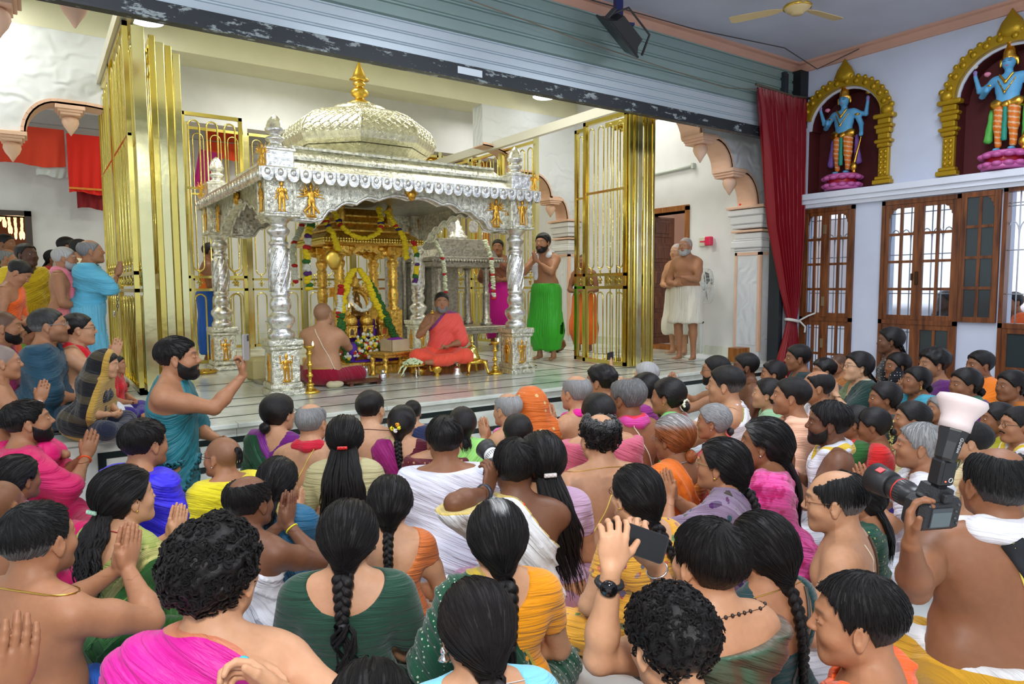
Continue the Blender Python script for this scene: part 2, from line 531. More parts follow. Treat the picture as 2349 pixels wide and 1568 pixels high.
 if border is not None:
  bd=N(nt,'ShaderNodeAttribute',attribute_name='bd')
  lt=N(nt,'ShaderNodeMath',operation='LESS_THAN');lt.inputs[1].default_value=bw;L(nt,bd.outputs['Fac'],lt.inputs[0])
  mx=N(nt,'ShaderNodeMix',data_type='RGBA');L(nt,lt.outputs[0],mx.inputs['Factor']);L(nt,cur,mx.inputs['A']);mx.inputs['B'].default_value=c4(border)
  cur=mx.outputs['Result']
 L(nt,cur,b.inputs['Base Color'])
 b.inputs['Roughness'].default_value=rough if rough is not None else(.75-.38*silk)
 b.inputs['Sheen Weight'].default_value=.25*(1-silk)
 b.inputs['Specular IOR Level'].default_value=.25+.35*silk
 fu=N(nt,'ShaderNodeAttribute',attribute_name='fu')
 sc1=N(nt,'ShaderNodeVectorMath',operation='MULTIPLY_ADD');sc1 .inputs[1].default_value=(34,34,34)
 sc2=N(nt,'ShaderNodeVectorMath',operation='SCALE');sc2 .inputs['Scale'].default_value=5.
 L(nt,tv.outputs['Vector'],sc2 .inputs[0]);L(nt,fu.outputs['Fac'],sc1 .inputs[0]);L(nt,sc2 .outputs[0],sc1 .inputs[2])
 n=N(nt,'ShaderNodeTexNoise');n.inputs['Scale'].default_value=1.;n.inputs['Detail'].default_value=4;n.inputs['Distortion'].default_value=.6
 L(nt,sc1 .outputs[0],n.inputs['Vector'])
 bp=N(nt,'ShaderNodeBump');bp.inputs['Strength'].default_value=.9;bp.inputs['Distance'].default_value=.018
 L(nt,n.outputs['Fac'],bp.inputs['Height']);L(nt,bp.outputs['Normal'],b.inputs['Normal'])
 _cm[key]=m
 return m
 # ---- surface materials of the building
def wall_mat(c,scale=3.,var=.05,rough=.7):
 return flatmat(c,rough,bump=.12,bscale=25,var=var,vscale=scale)
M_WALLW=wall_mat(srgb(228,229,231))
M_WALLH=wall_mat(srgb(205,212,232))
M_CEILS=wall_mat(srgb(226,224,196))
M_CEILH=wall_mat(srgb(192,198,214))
M_PEACH=wall_mat(srgb(236,196,170))
M_TRIMW=wall_mat(srgb(226,230,242))
M_MAROON=wall_mat(srgb(84,22,24),var=.12)
def relief_mat(c,scale=9,strength=.9):
 m,nt,b=newmat('carved_plaster')
 b.inputs['Base Color'].default_value=c4(c);b.inputs['Roughness'].default_value=.6
 tc=N(nt,'ShaderNodeTexCoord');w=N(nt,'ShaderNodeTexWave',wave_type='RINGS');w.inputs['Scale'].default_value=scale*.35;w.inputs['Distortion'].default_value=9.;w.inputs['Detail'].default_value=1.5
 w.inputs['Detail Scale'].default_value=1.2
 L(nt,tc.outputs['Object'],w.inputs['Vector'])
 bp=N(nt,'ShaderNodeBump');bp.inputs['Strength'].default_value=strength;bp.inputs['Distance'].default_value=.02
 L(nt,w.outputs['Fac'],bp.inputs['Height']);L(nt,bp.outputs['Normal'],b.inputs['Normal'])
 return m
M_CARVE=relief_mat(srgb(226,230,234),strength=.45)
def marble_mat():
 m,nt,b=newmat('marble')
 tc=N(nt,'ShaderNodeTexCoord')
 n=N(nt,'ShaderNodeTexNoise');n.inputs['Scale'].default_value=1.6;n.inputs['Detail'].default_value=8;n.inputs['Distortion'].default_value=1.6
 L(nt,tc.outputs['Object'],n.inputs['Vector'])
 cr=N(nt,'ShaderNodeValToRGB');e=cr.color_ramp.elements
 e[0].position=.30;e[0].color=c4(srgb(188,194,182));e[1].position=.58;e[1].color=c4(srgb(226,230,220))
 L(nt,n.outputs['Fac'],cr.inputs[0])
 br=N(nt,'ShaderNodeTexBrick');br.inputs['Scale'].default_value=1.;br.inputs['Mortar Size'].default_value=.0025;br.inputs['Brick Width'].default_value=1.2;br.inputs['Row Height'].default_value=.45
 br.inputs['Color1'].default_value=(1,1,1,1);br.inputs['Color2'].default_value=(.93,.94,.93,1);br.inputs['Mortar'].default_value=(.45,.42,.36,1)
 L(nt,tc.outputs['Object'],br.inputs['Vector'])
 mx=N(nt,'ShaderNodeMix',data_type='RGBA',blend_type='MULTIPLY');mx.inputs['Factor'].default_value=1.
 L(nt,cr.outputs[0],mx.inputs['A']);L(nt,br.outputs['Color'],mx.inputs['B']);L(nt,mx.outputs['Result'],b.inputs['Base Color'])
 b.inputs['Roughness'].default_value=.16;b.inputs['Specular IOR Level'].default_value=.5
 return m
M_MARBLE=marble_mat()
M_DARKST=flatmat(srgb(26,36,34),.25)
M_TILE=flatmat(srgb(208,208,204),.25,var=.06,vscale=2)
def brass_mat(c,rough=.2,name='brass'):
 m,nt,b=newmat(name)
 b.inputs['Base Color'].default_value=c4(c);b.inputs['Metallic'].default_value=1.
 tc=N(nt,'ShaderNodeTexCoord');n=N(nt,'ShaderNodeTexNoise');n.inputs['Scale'].default_value=7;n.inputs['Detail'].default_value=3
 L(nt,tc.outputs['Object'],n.inputs['Vector'])
 r=N(nt,'ShaderNodeMapRange');r.inputs[3].default_value=rough*.6;r.inputs[4].default_value=rough*1.5
 L(nt,n.outputs['Fac'],r.inputs[0]);L(nt,r.outputs[0],b.inputs['Roughness'])
 bp=N(nt,'ShaderNodeBump');bp.inputs['Strength'].default_value=.15;bp.inputs['Distance'].default_value=.01
 L(nt,n.outputs['Fac'],bp.inputs['Height']);L(nt,bp.outputs['Normal'],b.inputs['Normal'])
 return m
M_BRASS=brass_mat((.76,.62,.17),.17)
M_BRASSP=brass_mat((.80,.74,.40),.16)
M_GOLD=brass_mat((.83,.54,.09),.26,'gold')
M_GOLDF=brass_mat((.80,.42,.06),.30,'gold')
def embossed(c,rough,scale,strength,name,kind='lattice'):
 m,nt,b=newmat(name)
 b.inputs['Base Color'].default_value=c4(c);b.inputs['Metallic'].default_value=.92;b.inputs['Roughness'].default_value=rough
 tc=N(nt,'ShaderNodeTexCoord')
 v=N(nt,'ShaderNodeTexVoronoi');v.inputs['Scale'].default_value=scale;v.feature='SMOOTH_F1';v.inputs['Randomness'].default_value=.25 if kind=='lattice' else .9
 n=N(nt,'ShaderNodeTexNoise');n.inputs['Scale'].default_value=scale*1.7;n.inputs['Detail'].default_value=4;n.inputs['Distortion'].default_value=1.5
 L(nt,tc.outputs['Object'],v.inputs['Vector']);L(nt,tc.outputs['Object'],n.inputs['Vector'])
 ad=N(nt,'ShaderNodeMath',operation='MULTIPLY_ADD');ad.inputs[1].default_value=.8;L(nt,n.outputs['Fac'],ad.inputs[0]);L(nt,v.outputs['Distance'],ad.inputs[2])
 bp=N(nt,'ShaderNodeBump');bp.inputs['Strength'].default_value=strength;bp.inputs['Distance'].default_value=.012
 L(nt,ad.outputs[0],bp.inputs['Height']);L(nt,bp.outputs['Normal'],b.inputs['Normal'])
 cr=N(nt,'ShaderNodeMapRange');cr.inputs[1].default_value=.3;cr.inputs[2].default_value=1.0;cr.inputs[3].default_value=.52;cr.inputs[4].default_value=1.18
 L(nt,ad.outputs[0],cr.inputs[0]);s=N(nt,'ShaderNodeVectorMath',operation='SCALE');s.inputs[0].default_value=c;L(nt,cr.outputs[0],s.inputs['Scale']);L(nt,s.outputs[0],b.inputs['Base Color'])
 return m
M_SILVER=embossed((.80,.79,.66),.30,24,1.0,'embossed_silver','scroll')
M_SILVERP=embossed((.86,.85,.80),.24,22,.45,'polished_silver','scroll')
M_DOME=embossed((.82,.80,.62),.32,15,1.1,'embossed_silver_dome')
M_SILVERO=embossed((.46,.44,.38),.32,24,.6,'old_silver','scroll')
M_GOLDE=embossed((.82,.52,.10),.30,28,.5,'embossed_gold','scroll')
def wood_mat(c,c2,scale=3.):
 m,nt,b=newmat('wood')
 tc=N(nt,'ShaderNodeTexCoord');mp=N(nt,'ShaderNodeMapping');mp.inputs['Scale'].default_value=(9,9,1.)
 L(nt,tc.outputs['Object'],mp.inputs[0])
 n=N(nt,'ShaderNodeTexNoise');n.inputs['Scale'].default_value=scale;n.inputs['Detail'].default_value=6;L(nt,mp.outputs[0],n.inputs['Vector'])
 cr=N(nt,'ShaderNodeValToRGB');e=cr.color_ramp.elements;e[0].position=.3;e[0].color=c4(c);e[1].position=.7;e[1].color=c4(c2)
 L(nt,n.outputs['Fac'],cr.inputs[0]);L(nt,cr.outputs[0],b.inputs['Base Color']);b.inputs['Roughness'].default_value=.38
 return m
M_WOOD=wood_mat(srgb(72,34,16),srgb(134,76,36))
M_WOOD2=wood_mat(srgb(120,66,26),srgb(176,112,52))
def struct(name,mb,m):
 o=mb.build(name,m);o['kind']='structure';return o
P=.45
XR=8.22
YE=5.36
mb=MB();mb.box(-7,XR,-5,YE,-.1,0);struct('floor',mb,M_TILE)
mb=MB();mb.box(-7,XR,YE,13.0,-.1,P,bev=.004);struct('floor_sanctum',mb,M_MARBLE)
mb=MB()
for y in(5.63,6.10,6.52,7.62):mb.box(-3,7.9,y,y+.022,P+.0005,P+.002)
for x in(5.42,6.9):mb.box(x,x+.02,5.63,9.3,P+.0005,P+.0022)
struct('trim_1',mb,M_DARKST)
mb=MB()
mb.box(-7,XR,YE-.05,YE+.0,P-.035,P+.001,bev=.006)
struct('trim_2',mb,M_MARBLE)
mb=MB()
for z0,z1 in((.300,.345),(.10,.145)):mb.box(.35,7.9,YE-.004,YE+.01,z0,z1)
mb.box(.30,.35,YE-.004,YE+.01,.0,.345)
struct('trim_3',mb,M_DARKST)
def wall_x(name,x0,x1,y0,y1,z0,z1,holes,m):
 """wall slab with rectangular holes (y0,y1,z0,z1)"""
 mb=MB()
 ys=sorted(set([y0,y1]+[h[0]for h in holes]+[h[1]for h in holes]))
 for a,b in zip(ys[:-1],ys[1:]):
  hs=sorted([(h[2],h[3])for h in holes if h[0]<=a+1e-6 and h[1]>=b-1e-6])
  z=z0
  for h0,h1 in hs:
   if h0>z:mb.box(x0,x1,a,b,z,h0)
   z=h1
  if z<z1:mb.box(x0,x1,a,b,z,z1)
 return struct(name,mb,m)
WIN=[(4.53,5.22,.12,2.42),(3.36,4.20,.12,2.42),(2.30,2.97,.12,2.44)]
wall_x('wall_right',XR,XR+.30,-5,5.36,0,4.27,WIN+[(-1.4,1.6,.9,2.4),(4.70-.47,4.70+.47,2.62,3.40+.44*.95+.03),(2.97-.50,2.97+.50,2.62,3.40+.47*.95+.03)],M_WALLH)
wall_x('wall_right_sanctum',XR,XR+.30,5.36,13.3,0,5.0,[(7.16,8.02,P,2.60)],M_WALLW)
mb=MB();mb.box(XR+.3,10.2,6.2,9.2,P-.06,P);struct('floor_passage',mb,M_MARBLE)
mb=MB();mb.box(10.1,10.2,6.2,9.2,P,4);mb.box(XR+.3,10.2,9.1,9.2,P,4);struct('wall_passage',mb,M_PEACH)
mb=MB();mb.box(-7,XR+.3,13.0,13.3,0,5.0);
def wall_y(name,y0,y1,x0,x1,z0,z1,holes,m):
 mb=MB()
 xs=sorted(set([x0,x1]+[h[0]for h in holes]+[h[1]for h in holes]))
 for a,b in zip(xs[:-1],xs[1:]):
  hs=sorted([(h[2],h[3])for h in holes if h[0]<=a+1e-6 and h[1]>=b-1e-6])
  z=z0
  for h0,h1 in hs:
   if h0>z:mb.box(a,b,y0,y1,z,h0)
   z=h1
  if z<z1:mb.box(a,b,y0,y1,z,z1)
 return struct(name,mb,m)
wall_y('wall_back',13.0,13.25,-7,XR+.3,0,5.0,[(-.95,.0,P,2.57)],M_WALLW)
mb=MB();mb.box(-3,2,13.25,16,P-.05,P);struct('floor_back_room',mb,M_MARBLE)
mb=MB();mb.box(-3,2,15.9,16,P,4);mb.box(1.3,1.4,13.3,16,P,4);mb.box(-3,-2.9,13.3,16,P,4);mb.box(-3,2,13.3,16,3.9,4);struct('wall_back_room',mb,flatmat(srgb(120,62,24),.5))
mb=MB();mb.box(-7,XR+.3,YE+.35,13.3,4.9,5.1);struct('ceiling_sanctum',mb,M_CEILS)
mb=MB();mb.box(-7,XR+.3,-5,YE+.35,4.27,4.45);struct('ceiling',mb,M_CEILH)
mb=MB();mb.box(-7,XR,11.9,12.25,4.06,4.9);struct('trim_4',mb,M_WALLW)
mb=MB();mb.box(-7,XR,YE+.12,YE+.34,3.60,4.9);struct('wall_front_beam',mb,M_CEILS)
mb=MB();mb.box(-7,XR,9.75,10.05,4.45,4.9);struct('trim_5',mb,M_CEILS)
mb=MB()
mb.prism([(YE+.0,4.27),(YE-.10,4.27),(YE-.10,4.245),(YE-.06,4.235),(YE-.035,4.20),(YE-.03,4.155),(YE+.0,4.155)],-7,XR,axis='x')
mb.prism([(XR,4.27),(XR-.10,4.27),(XR-.10,4.245),(XR-.06,4.235),(XR-.035,4.20),(XR-.03,4.155),(XR,4.155)],-5,YE,axis='y')
struct('trim_6',mb,wall_mat(srgb(208,162,142)))
mb=MB()
mb.prism([(XR,2.43),(XR-.06,2.43),(XR-.075,2.47),(XR-.10,2.475),(XR-.10,2.52),(XR-.13,2.53),(XR-.13,2.60),(XR,2.60)],-5,YE-.05,axis='y')
struct('trim_7',mb,M_TRIMW)
# ---- windows: teak frames with small panes
def glass_mat():
 m,nt,b=newmat('frosted_glass')
 b.inputs['Base Color'].default_value=(.92,.97,1,1);b.inputs['Transmission Weight'].default_value=1.;b.inputs['Roughness'].default_value=.22;b.inputs['IOR'].default_value=1.05
 return m
M_GLASS=glass_mat()
M_DGLASS=flatmat(srgb(52,60,62),.12)
def arch_pane(y0,y1,z0,z1,side):
 """pane outline whose outer top corner is cut in a cusped quarter arch. side +1: cut at y1"""
 w=y1-y0
 pts=[(y0,z0),(y1,z0)]
 if side==0:return pts+[(y1,z1),(y0,z1)]
 c=[(0,.62),(.0,.66),(.10,.66),(.12,.80),(.24,.82),(.30,.93),(.45,.95),(.62,1.),(1,1)]
 h=z1-z0
 cc=[((y1-a*w),z0+b*h)for a,b in c]
 if side>0:return pts+cc
 cc=[((y0+a*w),z0+b*h)for a,b in c]
 return pts+[(p[0],p[1])for p in cc[::-1]]
def leaf(parent,y0,y1,z0,z1,x,rows,cols,cut,glass,th=.035,fr=.055,name='window_sash'):
 """one casement leaf in plane x, with rows x cols panes; cut=(side of arch) for the top row"""
 mb=MB()
 pw=(y1-y0-2*fr-(cols-1)*.03)/cols;ph=(z1-z0-2*fr-(rows-1)*.03)/rows
 mb.box(x,x+th,y0,y0+fr,z0,z1,bev=.003);mb.box(x,x+th,y1-fr,y1,z0,z1,bev=.003)
 mb.box(x,x+th,y0+fr,y1-fr,z0,z0+fr);mb.box(x,x+th,y0+fr,y1-fr,z1-fr,z1)
 for i in range(1,rows):z=z0+fr+i*(ph+.03)-.03;mb.box(x+.004,x+th-.004,y0+fr,y1-fr,z,z+.03)
 for j in range(1,cols):y=y0+fr+j*(pw+.03)-.03;mb.box(x+.005,x+th-.005,y,y+.03,z0+fr,z1-fr)
 if cut:
  for j in range(cols):
   a=y0+fr+j*(pw+.03);b=a+pw;t=z1-fr;bz=t-ph
   side={1:(1 if j==cols-1 else 0),-1:(-1 if j==0 else 0)}[cut]
   if side:
    h=ph;yy=b if side>0 else a;s=-1 if side>0 else 1
    prof=[(yy,t),(yy,bz+.62*h),(yy+s*.10*pw,bz+.64*h),(yy+s*.12*pw,bz+.78*h),(yy+s*.26*pw,bz+.80*h),(yy+s*.32*pw,bz+.92*h),(yy+s*.5*pw,bz+.94*h),(yy+s*.62*pw,t)]
    mb.prism(prof,x+.006,x+th-.006,axis='x')
 o=mb.build(name,M_WOOD,parent)
 g=MB()
 for i in range(rows):
  for j in range(cols):
   a=y0+fr+j*(pw+.03);z=z0+fr+i*(ph+.03)
   g.box(x+th*.45,x+th*.6,a-.004,a+pw+.004,z-.004,z+ph+.004)
 g.build('pane',glass,o)
 return o
def window(idx,y0,y1,z0,z1,split=1.02):
 r=MB();r.box(XR-.03,XR+.08,y0,y0+.04,z0,z1);r.box(XR-.03,XR+.08,y1-.04,y1,z0,z1);r.box(XR-.03,XR+.08,y0,y1,z1-.05,z1);r.box(XR-.03,XR+.08,y0,y1,z0,z0+.05);r.box(XR-.03,XR+.08,y0,y1,split-.02,split+.03)
 o=struct('window_%d'%idx,r,M_WOOD)
 return o
def grille(parent,y0,y1,z0,z1,x):
 mb=MB();n=int((y1-y0)/.105)
 for i in range(n+1):
  y=y0+(y1-y0)*i/n;mb.tube([(x,y,z0),(x,y,z1)],.007,5)
 for z in(z0+.3,z0+.75,z0+1.2,z0+1.65,z1-.12):mb.tube([(x,y0,z),(x,y1,z)],.006,5)
 for i in range(n):
  ya=y0+(y1-y0)*i/n;w=(y1-y0)/n
  mb.tube([(x,ya+w*.5-w*.5*math.cos(t),z1-.45+.14*math.sin(t))for t in[PI*k/8 for k in range(9)]],.006,5)
 mb.build('grille',flatmat(srgb(190,196,205),.4),parent)
w1=window(1,4.53,5.22,.12,2.42)
leaf(w1,4.56,4.90,1.05,2.38,XR-.02,4,2,-1,M_GLASS);leaf(w1,4.90,5.19,1.05,2.38,XR-.02,4,2,1,M_GLASS)
leaf(w1,4.56,4.90,.17,1.0,XR-.02,2,2,0,M_GLASS);leaf(w1,4.90,5.19,.17,1.0,XR-.02,2,2,0,M_GLASS)
grille(w1,4.55,5.2,.15,2.4,XR+.16)
hg=MB()
for z in(2.15,1.25,.72):hg.box(XR-.032,XR-.018,4.885,4.925,z-.06,z+.06,bev=.002)
hg.build('hinge',flatmat(srgb(150,128,96),.4,.6),w1)
w2=window(2,3.36,4.20,.12,2.42)
leaf(w2,3.79,4.17,1.05,2.38,XR-.02,4,2,1,M_GLASS);leaf(w2,3.39,3.79,1.05,2.38,XR-.02,4,2,-1,M_GLASS)
leaf(w2,3.79,4.17,.17,1.0,XR-.02,2,2,0,M_GLASS);leaf(w2,3.39,3.79,.17,1.0,XR-.02,2,2,0,M_DGLASS)
grille(w2,3.38,4.18,.15,2.4,XR+.16)
hg=MB();hg.box(XR-.04,XR-.015,3.775,3.805,1.45,1.60,bev=.004);hg.box(XR-.04,XR-.015,3.83,3.85,1.50,1.58,bev=.004)
hg.build('latch',flatmat(srgb(70,50,30),.35,.7),w2)
w3=window(3,2.30,2.97,.12,2.44)
leaf(w3,2.985,3.35,1.05,2.42,XR-.055,4,2,-1,M_DGLASS,name='open_sash')
leaf(w3,2.33,2.94,.17,1.0,XR-.02,2,2,0,M_DGLASS)
grille(w3,2.32,2.95,1.05,2.4,XR+.05)
mb=MB();mb.box(XR+3.2,XR+3.3,-6,9,-.5,3.4);struct('wall_outside',mb,M_TRIMW)
mb=MB();mb.box(XR+.3,XR+3.3,-6,6,-.6,-.5);struct('ground_outside',mb,M_TILE)
# ---- sanctum door (right wall): open panelled leaf
mb=MB();mb.box(XR-.04,XR+.3,7.10,7.16,P,2.66);mb.box(XR-.04,XR+.3,8.02,8.10,P,2.66);mb.box(XR-.04,XR+.3,7.10,8.10,2.60,2.68);mb.box(XR-.06,XR+.3,7.10,8.10,P,P+.05)
d1=struct('door_1',mb,M_WOOD2)
mb=MB();mb.box(XR+.02,XR+.62,7.96,8.0,P+.05,2.58)
dl=mb.build('door_leaf',M_WOOD,d1)
mb=MB()
for i in range(5):
 z=P+.16+i*.41
 mb.box(XR+.10,XR+.54,7.945,7.965,z,z+.32,bev=.008);mb.box(XR+.16,XR+.48,7.93,7.955,z+.06,z+.26,bev=.008)
mb.build('door_panel',M_WOOD,dl)
mb=MB();mb.box(-.06,.03,12.94,13.25,P,2.65);mb.box(-1.0,-.91,12.94,13.25,P,2.65);mb.box(-1.0,.03,12.94,13.25,2.57,2.65)
struct('door_2',mb,flatmat(srgb(60,44,34),.4))
ch=empty('chandelier',(-.15,14.2,2.55),0,'lit crystal chandelier glowing orange beyond the dark doorway at far left','chandelier')
for k,(r,z,n)in enumerate(((.26,.10,18),(.20,.0,14),(.13,-.10,10),(.06,-.19,5))):
 mb=MB()
 for j in range(n):
  a=2*PI*j/n;mb.lathe([(.008,.06),(.02,.02),(.016,-.05),(.002,-.07)],(r*math.cos(a),r*math.sin(a),z),6)
 mb.build('crystal_tier',flatmat((1.,.55,.25),.3,emis=2.2),ch)
mb=MB();mb.tube([(0,0,.16),(0,0,1.35)],.012,6);mb.lathe([(.27,.17),(.28,.15),(.27,.13)],(0,0,0),18);mb.build('frame',M_GOLD,ch)
cl_=bpy.data.lights.new('chandelier_bulb','POINT');cl_.energy=22;cl_.color=(1,.6,.3);cl_.shadow_soft_size=.1
co_=bpy.data.objects.new('chandelier_bulb',cl_);COL.objects.link(co_);co_.parent=ch;co_.location=(0,0,-.32)
# ---- transverse arches with hanging corbels
def foil_arch(name,y,dy,pts,xwall,ztop,corbels,trim_w=.05):
 """pts: lower outline from wall side outwards (x,z). spandrel above it, peach moulding along it"""
 mb=MB()
 poly=[(xwall,ztop)]+[(xwall,pts[0][1])]+pts+[(pts[-1][0],ztop)]
 mb.prism(poly,y,y+dy,axis='y')
 o=struct(name,mb,M_CARVE)
 mb=MB()
 for(a,b)in zip(pts[:-1],pts[1:]):
  a=Vector((a[0],0,a[1]));b=Vector((b[0],0,b[1]));d=(b-a);n_=Vector((-d.z,0,d.x)).normalized()*trim_w*.5
  if n_.z<0:n_=-n_
  q=[a-n_*.6,b-n_*.6,b+n_*1.4,a+n_*1.4]
  mb.prism([(p.x,p.z)for p in q],y-.02,y+.0,axis='y')
  q=[a-n_*.6,b-n_*.6,b+n_*.1,a+n_*.1]
  mb.prism([(p.x,p.z)for p in q],y-.02,y+dy,axis='y')
 mo=mb.build('moulding',M_PEACH,o)
 for cx_,cz in corbels:
  mb=MB()
  for k,(w,h)in enumerate(((.15,.045),(.125,.03),(.10,.03))):
   z1=cz-sum(q[1]for q in((.15,.045),(.125,.03),(.10,.03))[:k])
   mb.box(cx_-w,cx_+w,y-.06+.015*k,y+dy*.9,z1-h,z1,bev=.004)
  mb.lathe([(.06,0),(.085,-.03),(.09,-.07),(.07,-.12),(.035,-.17),(.006,-.22)],(cx_,y+dy*.35,cz-.105),14)
  mb.build('corbel',M_PEACH,o)
 return o
def arc(x0,z0,x1,z1,n=8,up=1):
 """quarter-ellipse from (x0,z0) rising then running to (x1,z1)"""
 out=[]
 for i in range(n+1):
  t=i/n*PI/2
  out.append((x0+(x1-x0)*(1-math.cos(t)),z0+(z1-z0)*math.sin(t)))
 return out
ptsR=[(7.95,2.50)]+arc(7.95,2.50,7.62,2.92)[1:]+[(7.40,2.92)]+arc(7.40,2.92,7.05,3.28)[1:]+[(6.80,3.28)]+arc(6.80,3.28,5.9,3.75)[1:]
foil_arch('trim_8',5.72,.30,ptsR,XR,4.9,[(7.50,2.95),(6.92,3.31)])
ptsR2=[(8.0,2.62)]+arc(8.0,2.62,7.80,3.02)[1:]+[(7.62,3.02)]+arc(7.62,3.02,7.20,3.42)[1:]+[(6.9,3.42)]+arc(6.9,3.42,6.2,3.8)[1:]
foil_arch('trim_9',9.75,.30,ptsR2,XR,4.449,[(7.70,3.02)])
ptsL=[(-.45,3.20),(.0,3.22)]+arc(.0,3.22,.34,3.63)[1:]+[(.62,3.63),(.95,3.60)]
foil_arch('trim_10',9.75,.30,ptsL,-1.6,4.449,[(-.12,3.24),(.46,3.60)])
ptsL2=[(-.25,3.30)]+arc(-.25,3.30,.1,3.58)[1:]+[(.5,3.58)]+arc(.5,3.58,1.1,3.9)[1:]
foil_arch('trim_11',5.72,.30,ptsL2,-2.2,4.9,[(.33,3.60),(-.12,3.42)])
def pilaster(name,x0,x1,y0,y1,top):
 mb=MB();mb.box(x0,x1,y0,y1,P,top-.45)
 o=struct(name,mb,M_WALLW)
 mb=MB();w=.035
 for yy in(y0-.012,):
  mb.box(x0,x0+w,yy,y0,P+.12,top-.62);mb.box(x1-w,x1,yy,y0,P+.12,top-.62);mb.box(x0,x1,yy,y0,top-.66,top-.62)
 mb.box(x0-.012,x0,y0,y0+w,P+.12,top-.62);mb.box(x0-.012,x0,y1-w,y1,P+.12,top-.62);mb.box(x0-.012,x0,y0,y1,top-.66,top-.62)
 mb.box(x0-.05,x1,y0-.05,y1+.05,top-.35,top-.32,bev=.006);mb.box(x0-.10,x1,y0-.10,y1+.10,top-.04,top,bev=.008)
 mb.build('moulding',M_PEACH,o)
 mb=MB();mb.box(x0+.05,x1-.05,y0-.004,y0,P+.2,top-.70);mb.box(x0-.005,x0,y0+.05,y1-.05,P+.2,top-.70);mb.build('carved_panel',M_CARVE,o)
 mb=MB()
 for k,(e,z0,z1)in enumerate(((.02,-.60,-.56),(.05,-.56,-.47),(.03,-.47,-.44),(.02,-.44,-.36),(.04,-.30,-.24),(.06,-.24,-.13),(.085,-.13,-.05))):
  mb.box(x0-e,x1,y0-e,y1+e,top+z0,top+z1,bev=.012)
 mb.build('capital',M_WALLW,o)
 return o
pilaster('trim_12',7.96,XR,5.66,6.06,2.52)
pilaster('trim_13',8.00,XR,9.70,10.1,2.66)
mb=MB();mb.box(XR-.02,XR,6.1,7.1,P,P+.12);mb.box(XR-.02,XR,8.1,13,P,P+.12);struct('baseboard_right',mb,M_MARBLE)
mb=MB();mb.box(.05,XR,12.80,13.0,P,P+.22,bev=.01);struct('baseboard_back',mb,M_MARBLE)
mb=MB();mb.box(7.80,7.86,YE-.10,YE+.06,0,4.1);mb.box(7.86,7.93,YE-.07,YE+.03,0,4.1);mb.box(7.80,XR,YE-.04,YE+.1,P+.3,P+.301)
struct('trim_14',mb,flatmat(srgb(34,42,50),.4))
mb=MB();mb.box(7.93,XR,YE-.02,YE+.12,0,3.5);struct('wall_jamb',mb,M_WALLW)
# ---- rolling shutter
sh=empty('rolling_shutter',(0,YE,3.25),0,'long grey-green rolling shutter rolled up above the sanctum opening','rolling shutter')
M_SHUT=flatmat(srgb(150,172,168),.32,.35,var=.07,vscale=1.2)
M_SHUT2=flatmat(srgb(196,208,216),.30,.35,var=.05,vscale=1.2)
def slats(z0,z1,n,y,dep,m,name,x1=7.9):
 mb=MB();h=(z1-z0)/n
 prof=[]
 for i in range(n):
  z=z0+i*h
  prof+=[(y-dep,z+.05*h),(y-dep*1.0,z+.74*h),(y-dep*.55,z+.79*h),(y-dep*.9,z+.84*h),(y-dep*.5,z+.92*h),(y-dep*.6,z+h)]
 prof=[(y,z0)]+prof+[(y,z1)]
 mb.prism(prof,-7,x1,axis='x')
 o=mb.build(name,m,sh);o.matrix_parent_inverse=Matrix.Translation((0,-YE,-3.25));return o
slats(3.385,3.66,3,YE,.03,M_SHUT2,'shutter_slats')
slats(3.66,4.155,4,YE-.02,.035,M_SHUT,'shutter_hood',8.12)
mb=MB();mb.box(-7,7.9,YE-.06,YE-.005,3.268,3.392,bev=.006);mb.box(-7,7.9,YE-.085,YE-.0,3.258,3.272)
m,nt,b=newmat('worn_black_paint')
tc=N(nt,'ShaderNodeTexCoord');n=N(nt,'ShaderNodeTexNoise');n.inputs['Scale'].default_value=9;n.inputs['Detail'].default_value=9;n.inputs['Roughness'].default_value=.7
mpn=N(nt,'ShaderNodeMapping');mpn.inputs['Scale'].default_value=(.6,1,1.6);L(nt,tc.outputs['Object'],mpn.inputs[0]);L(nt,mpn.outputs[0],n.inputs['Vector'])
cr=N(nt,'ShaderNodeValToRGB');e=cr.color_ramp.elements;e[0].position=.56;e[0].color=c4(srgb(32,38,44));e[1].position=.60;e[1].color=c4(srgb(150,160,160))
L(nt,n.outputs['Fac'],cr.inputs[0]);L(nt,cr.outputs[0],b.inputs['Base Color']);b.inputs['Roughness'].default_value=.45
o=mb.build('bottom_bar',m,sh);o.matrix_parent_inverse=Matrix.Translation((0,-YE,-3.25))
mb=MB();mb.box(3.12,3.37,YE-.066,YE-.06,3.305,3.365)
o=mb.build('sticker',flatmat(srgb(222,232,240),.5),sh);o.matrix_parent_inverse=Matrix.Translation((0,-YE,-3.25))
mb=MB();mb.box(8.05,XR-.001,YE-.16,YE+.1,3.45,4.15);struct('trim_15',mb,flatmat(srgb(14,16,20),.5))
# ---- ceiling lamps that show
for i,(x,y,lb)in enumerate(((7.14,9.30,'round white ceiling lamp near the golden gate on the right'),(1.25,9.32,'round white ceiling lamp glowing above the left golden gate'))):
 o=empty('ceiling_lamp',(x,y,4.60),0,lb,'ceiling lamp')
 mb=MB();mb.lathe([(.20,.0),(.21,.02),(.20,.299)],(0,0,0),28);mb.build('housing',M_TRIMW,o)
 mb=MB();mb.lathe([(.005,-.03),(.12,-.025),(.18,-.01),(.19,.0)],(0,0,0),28);mb.build('diffuser',flatmat((1,1,.97),.4,emis=6),o)
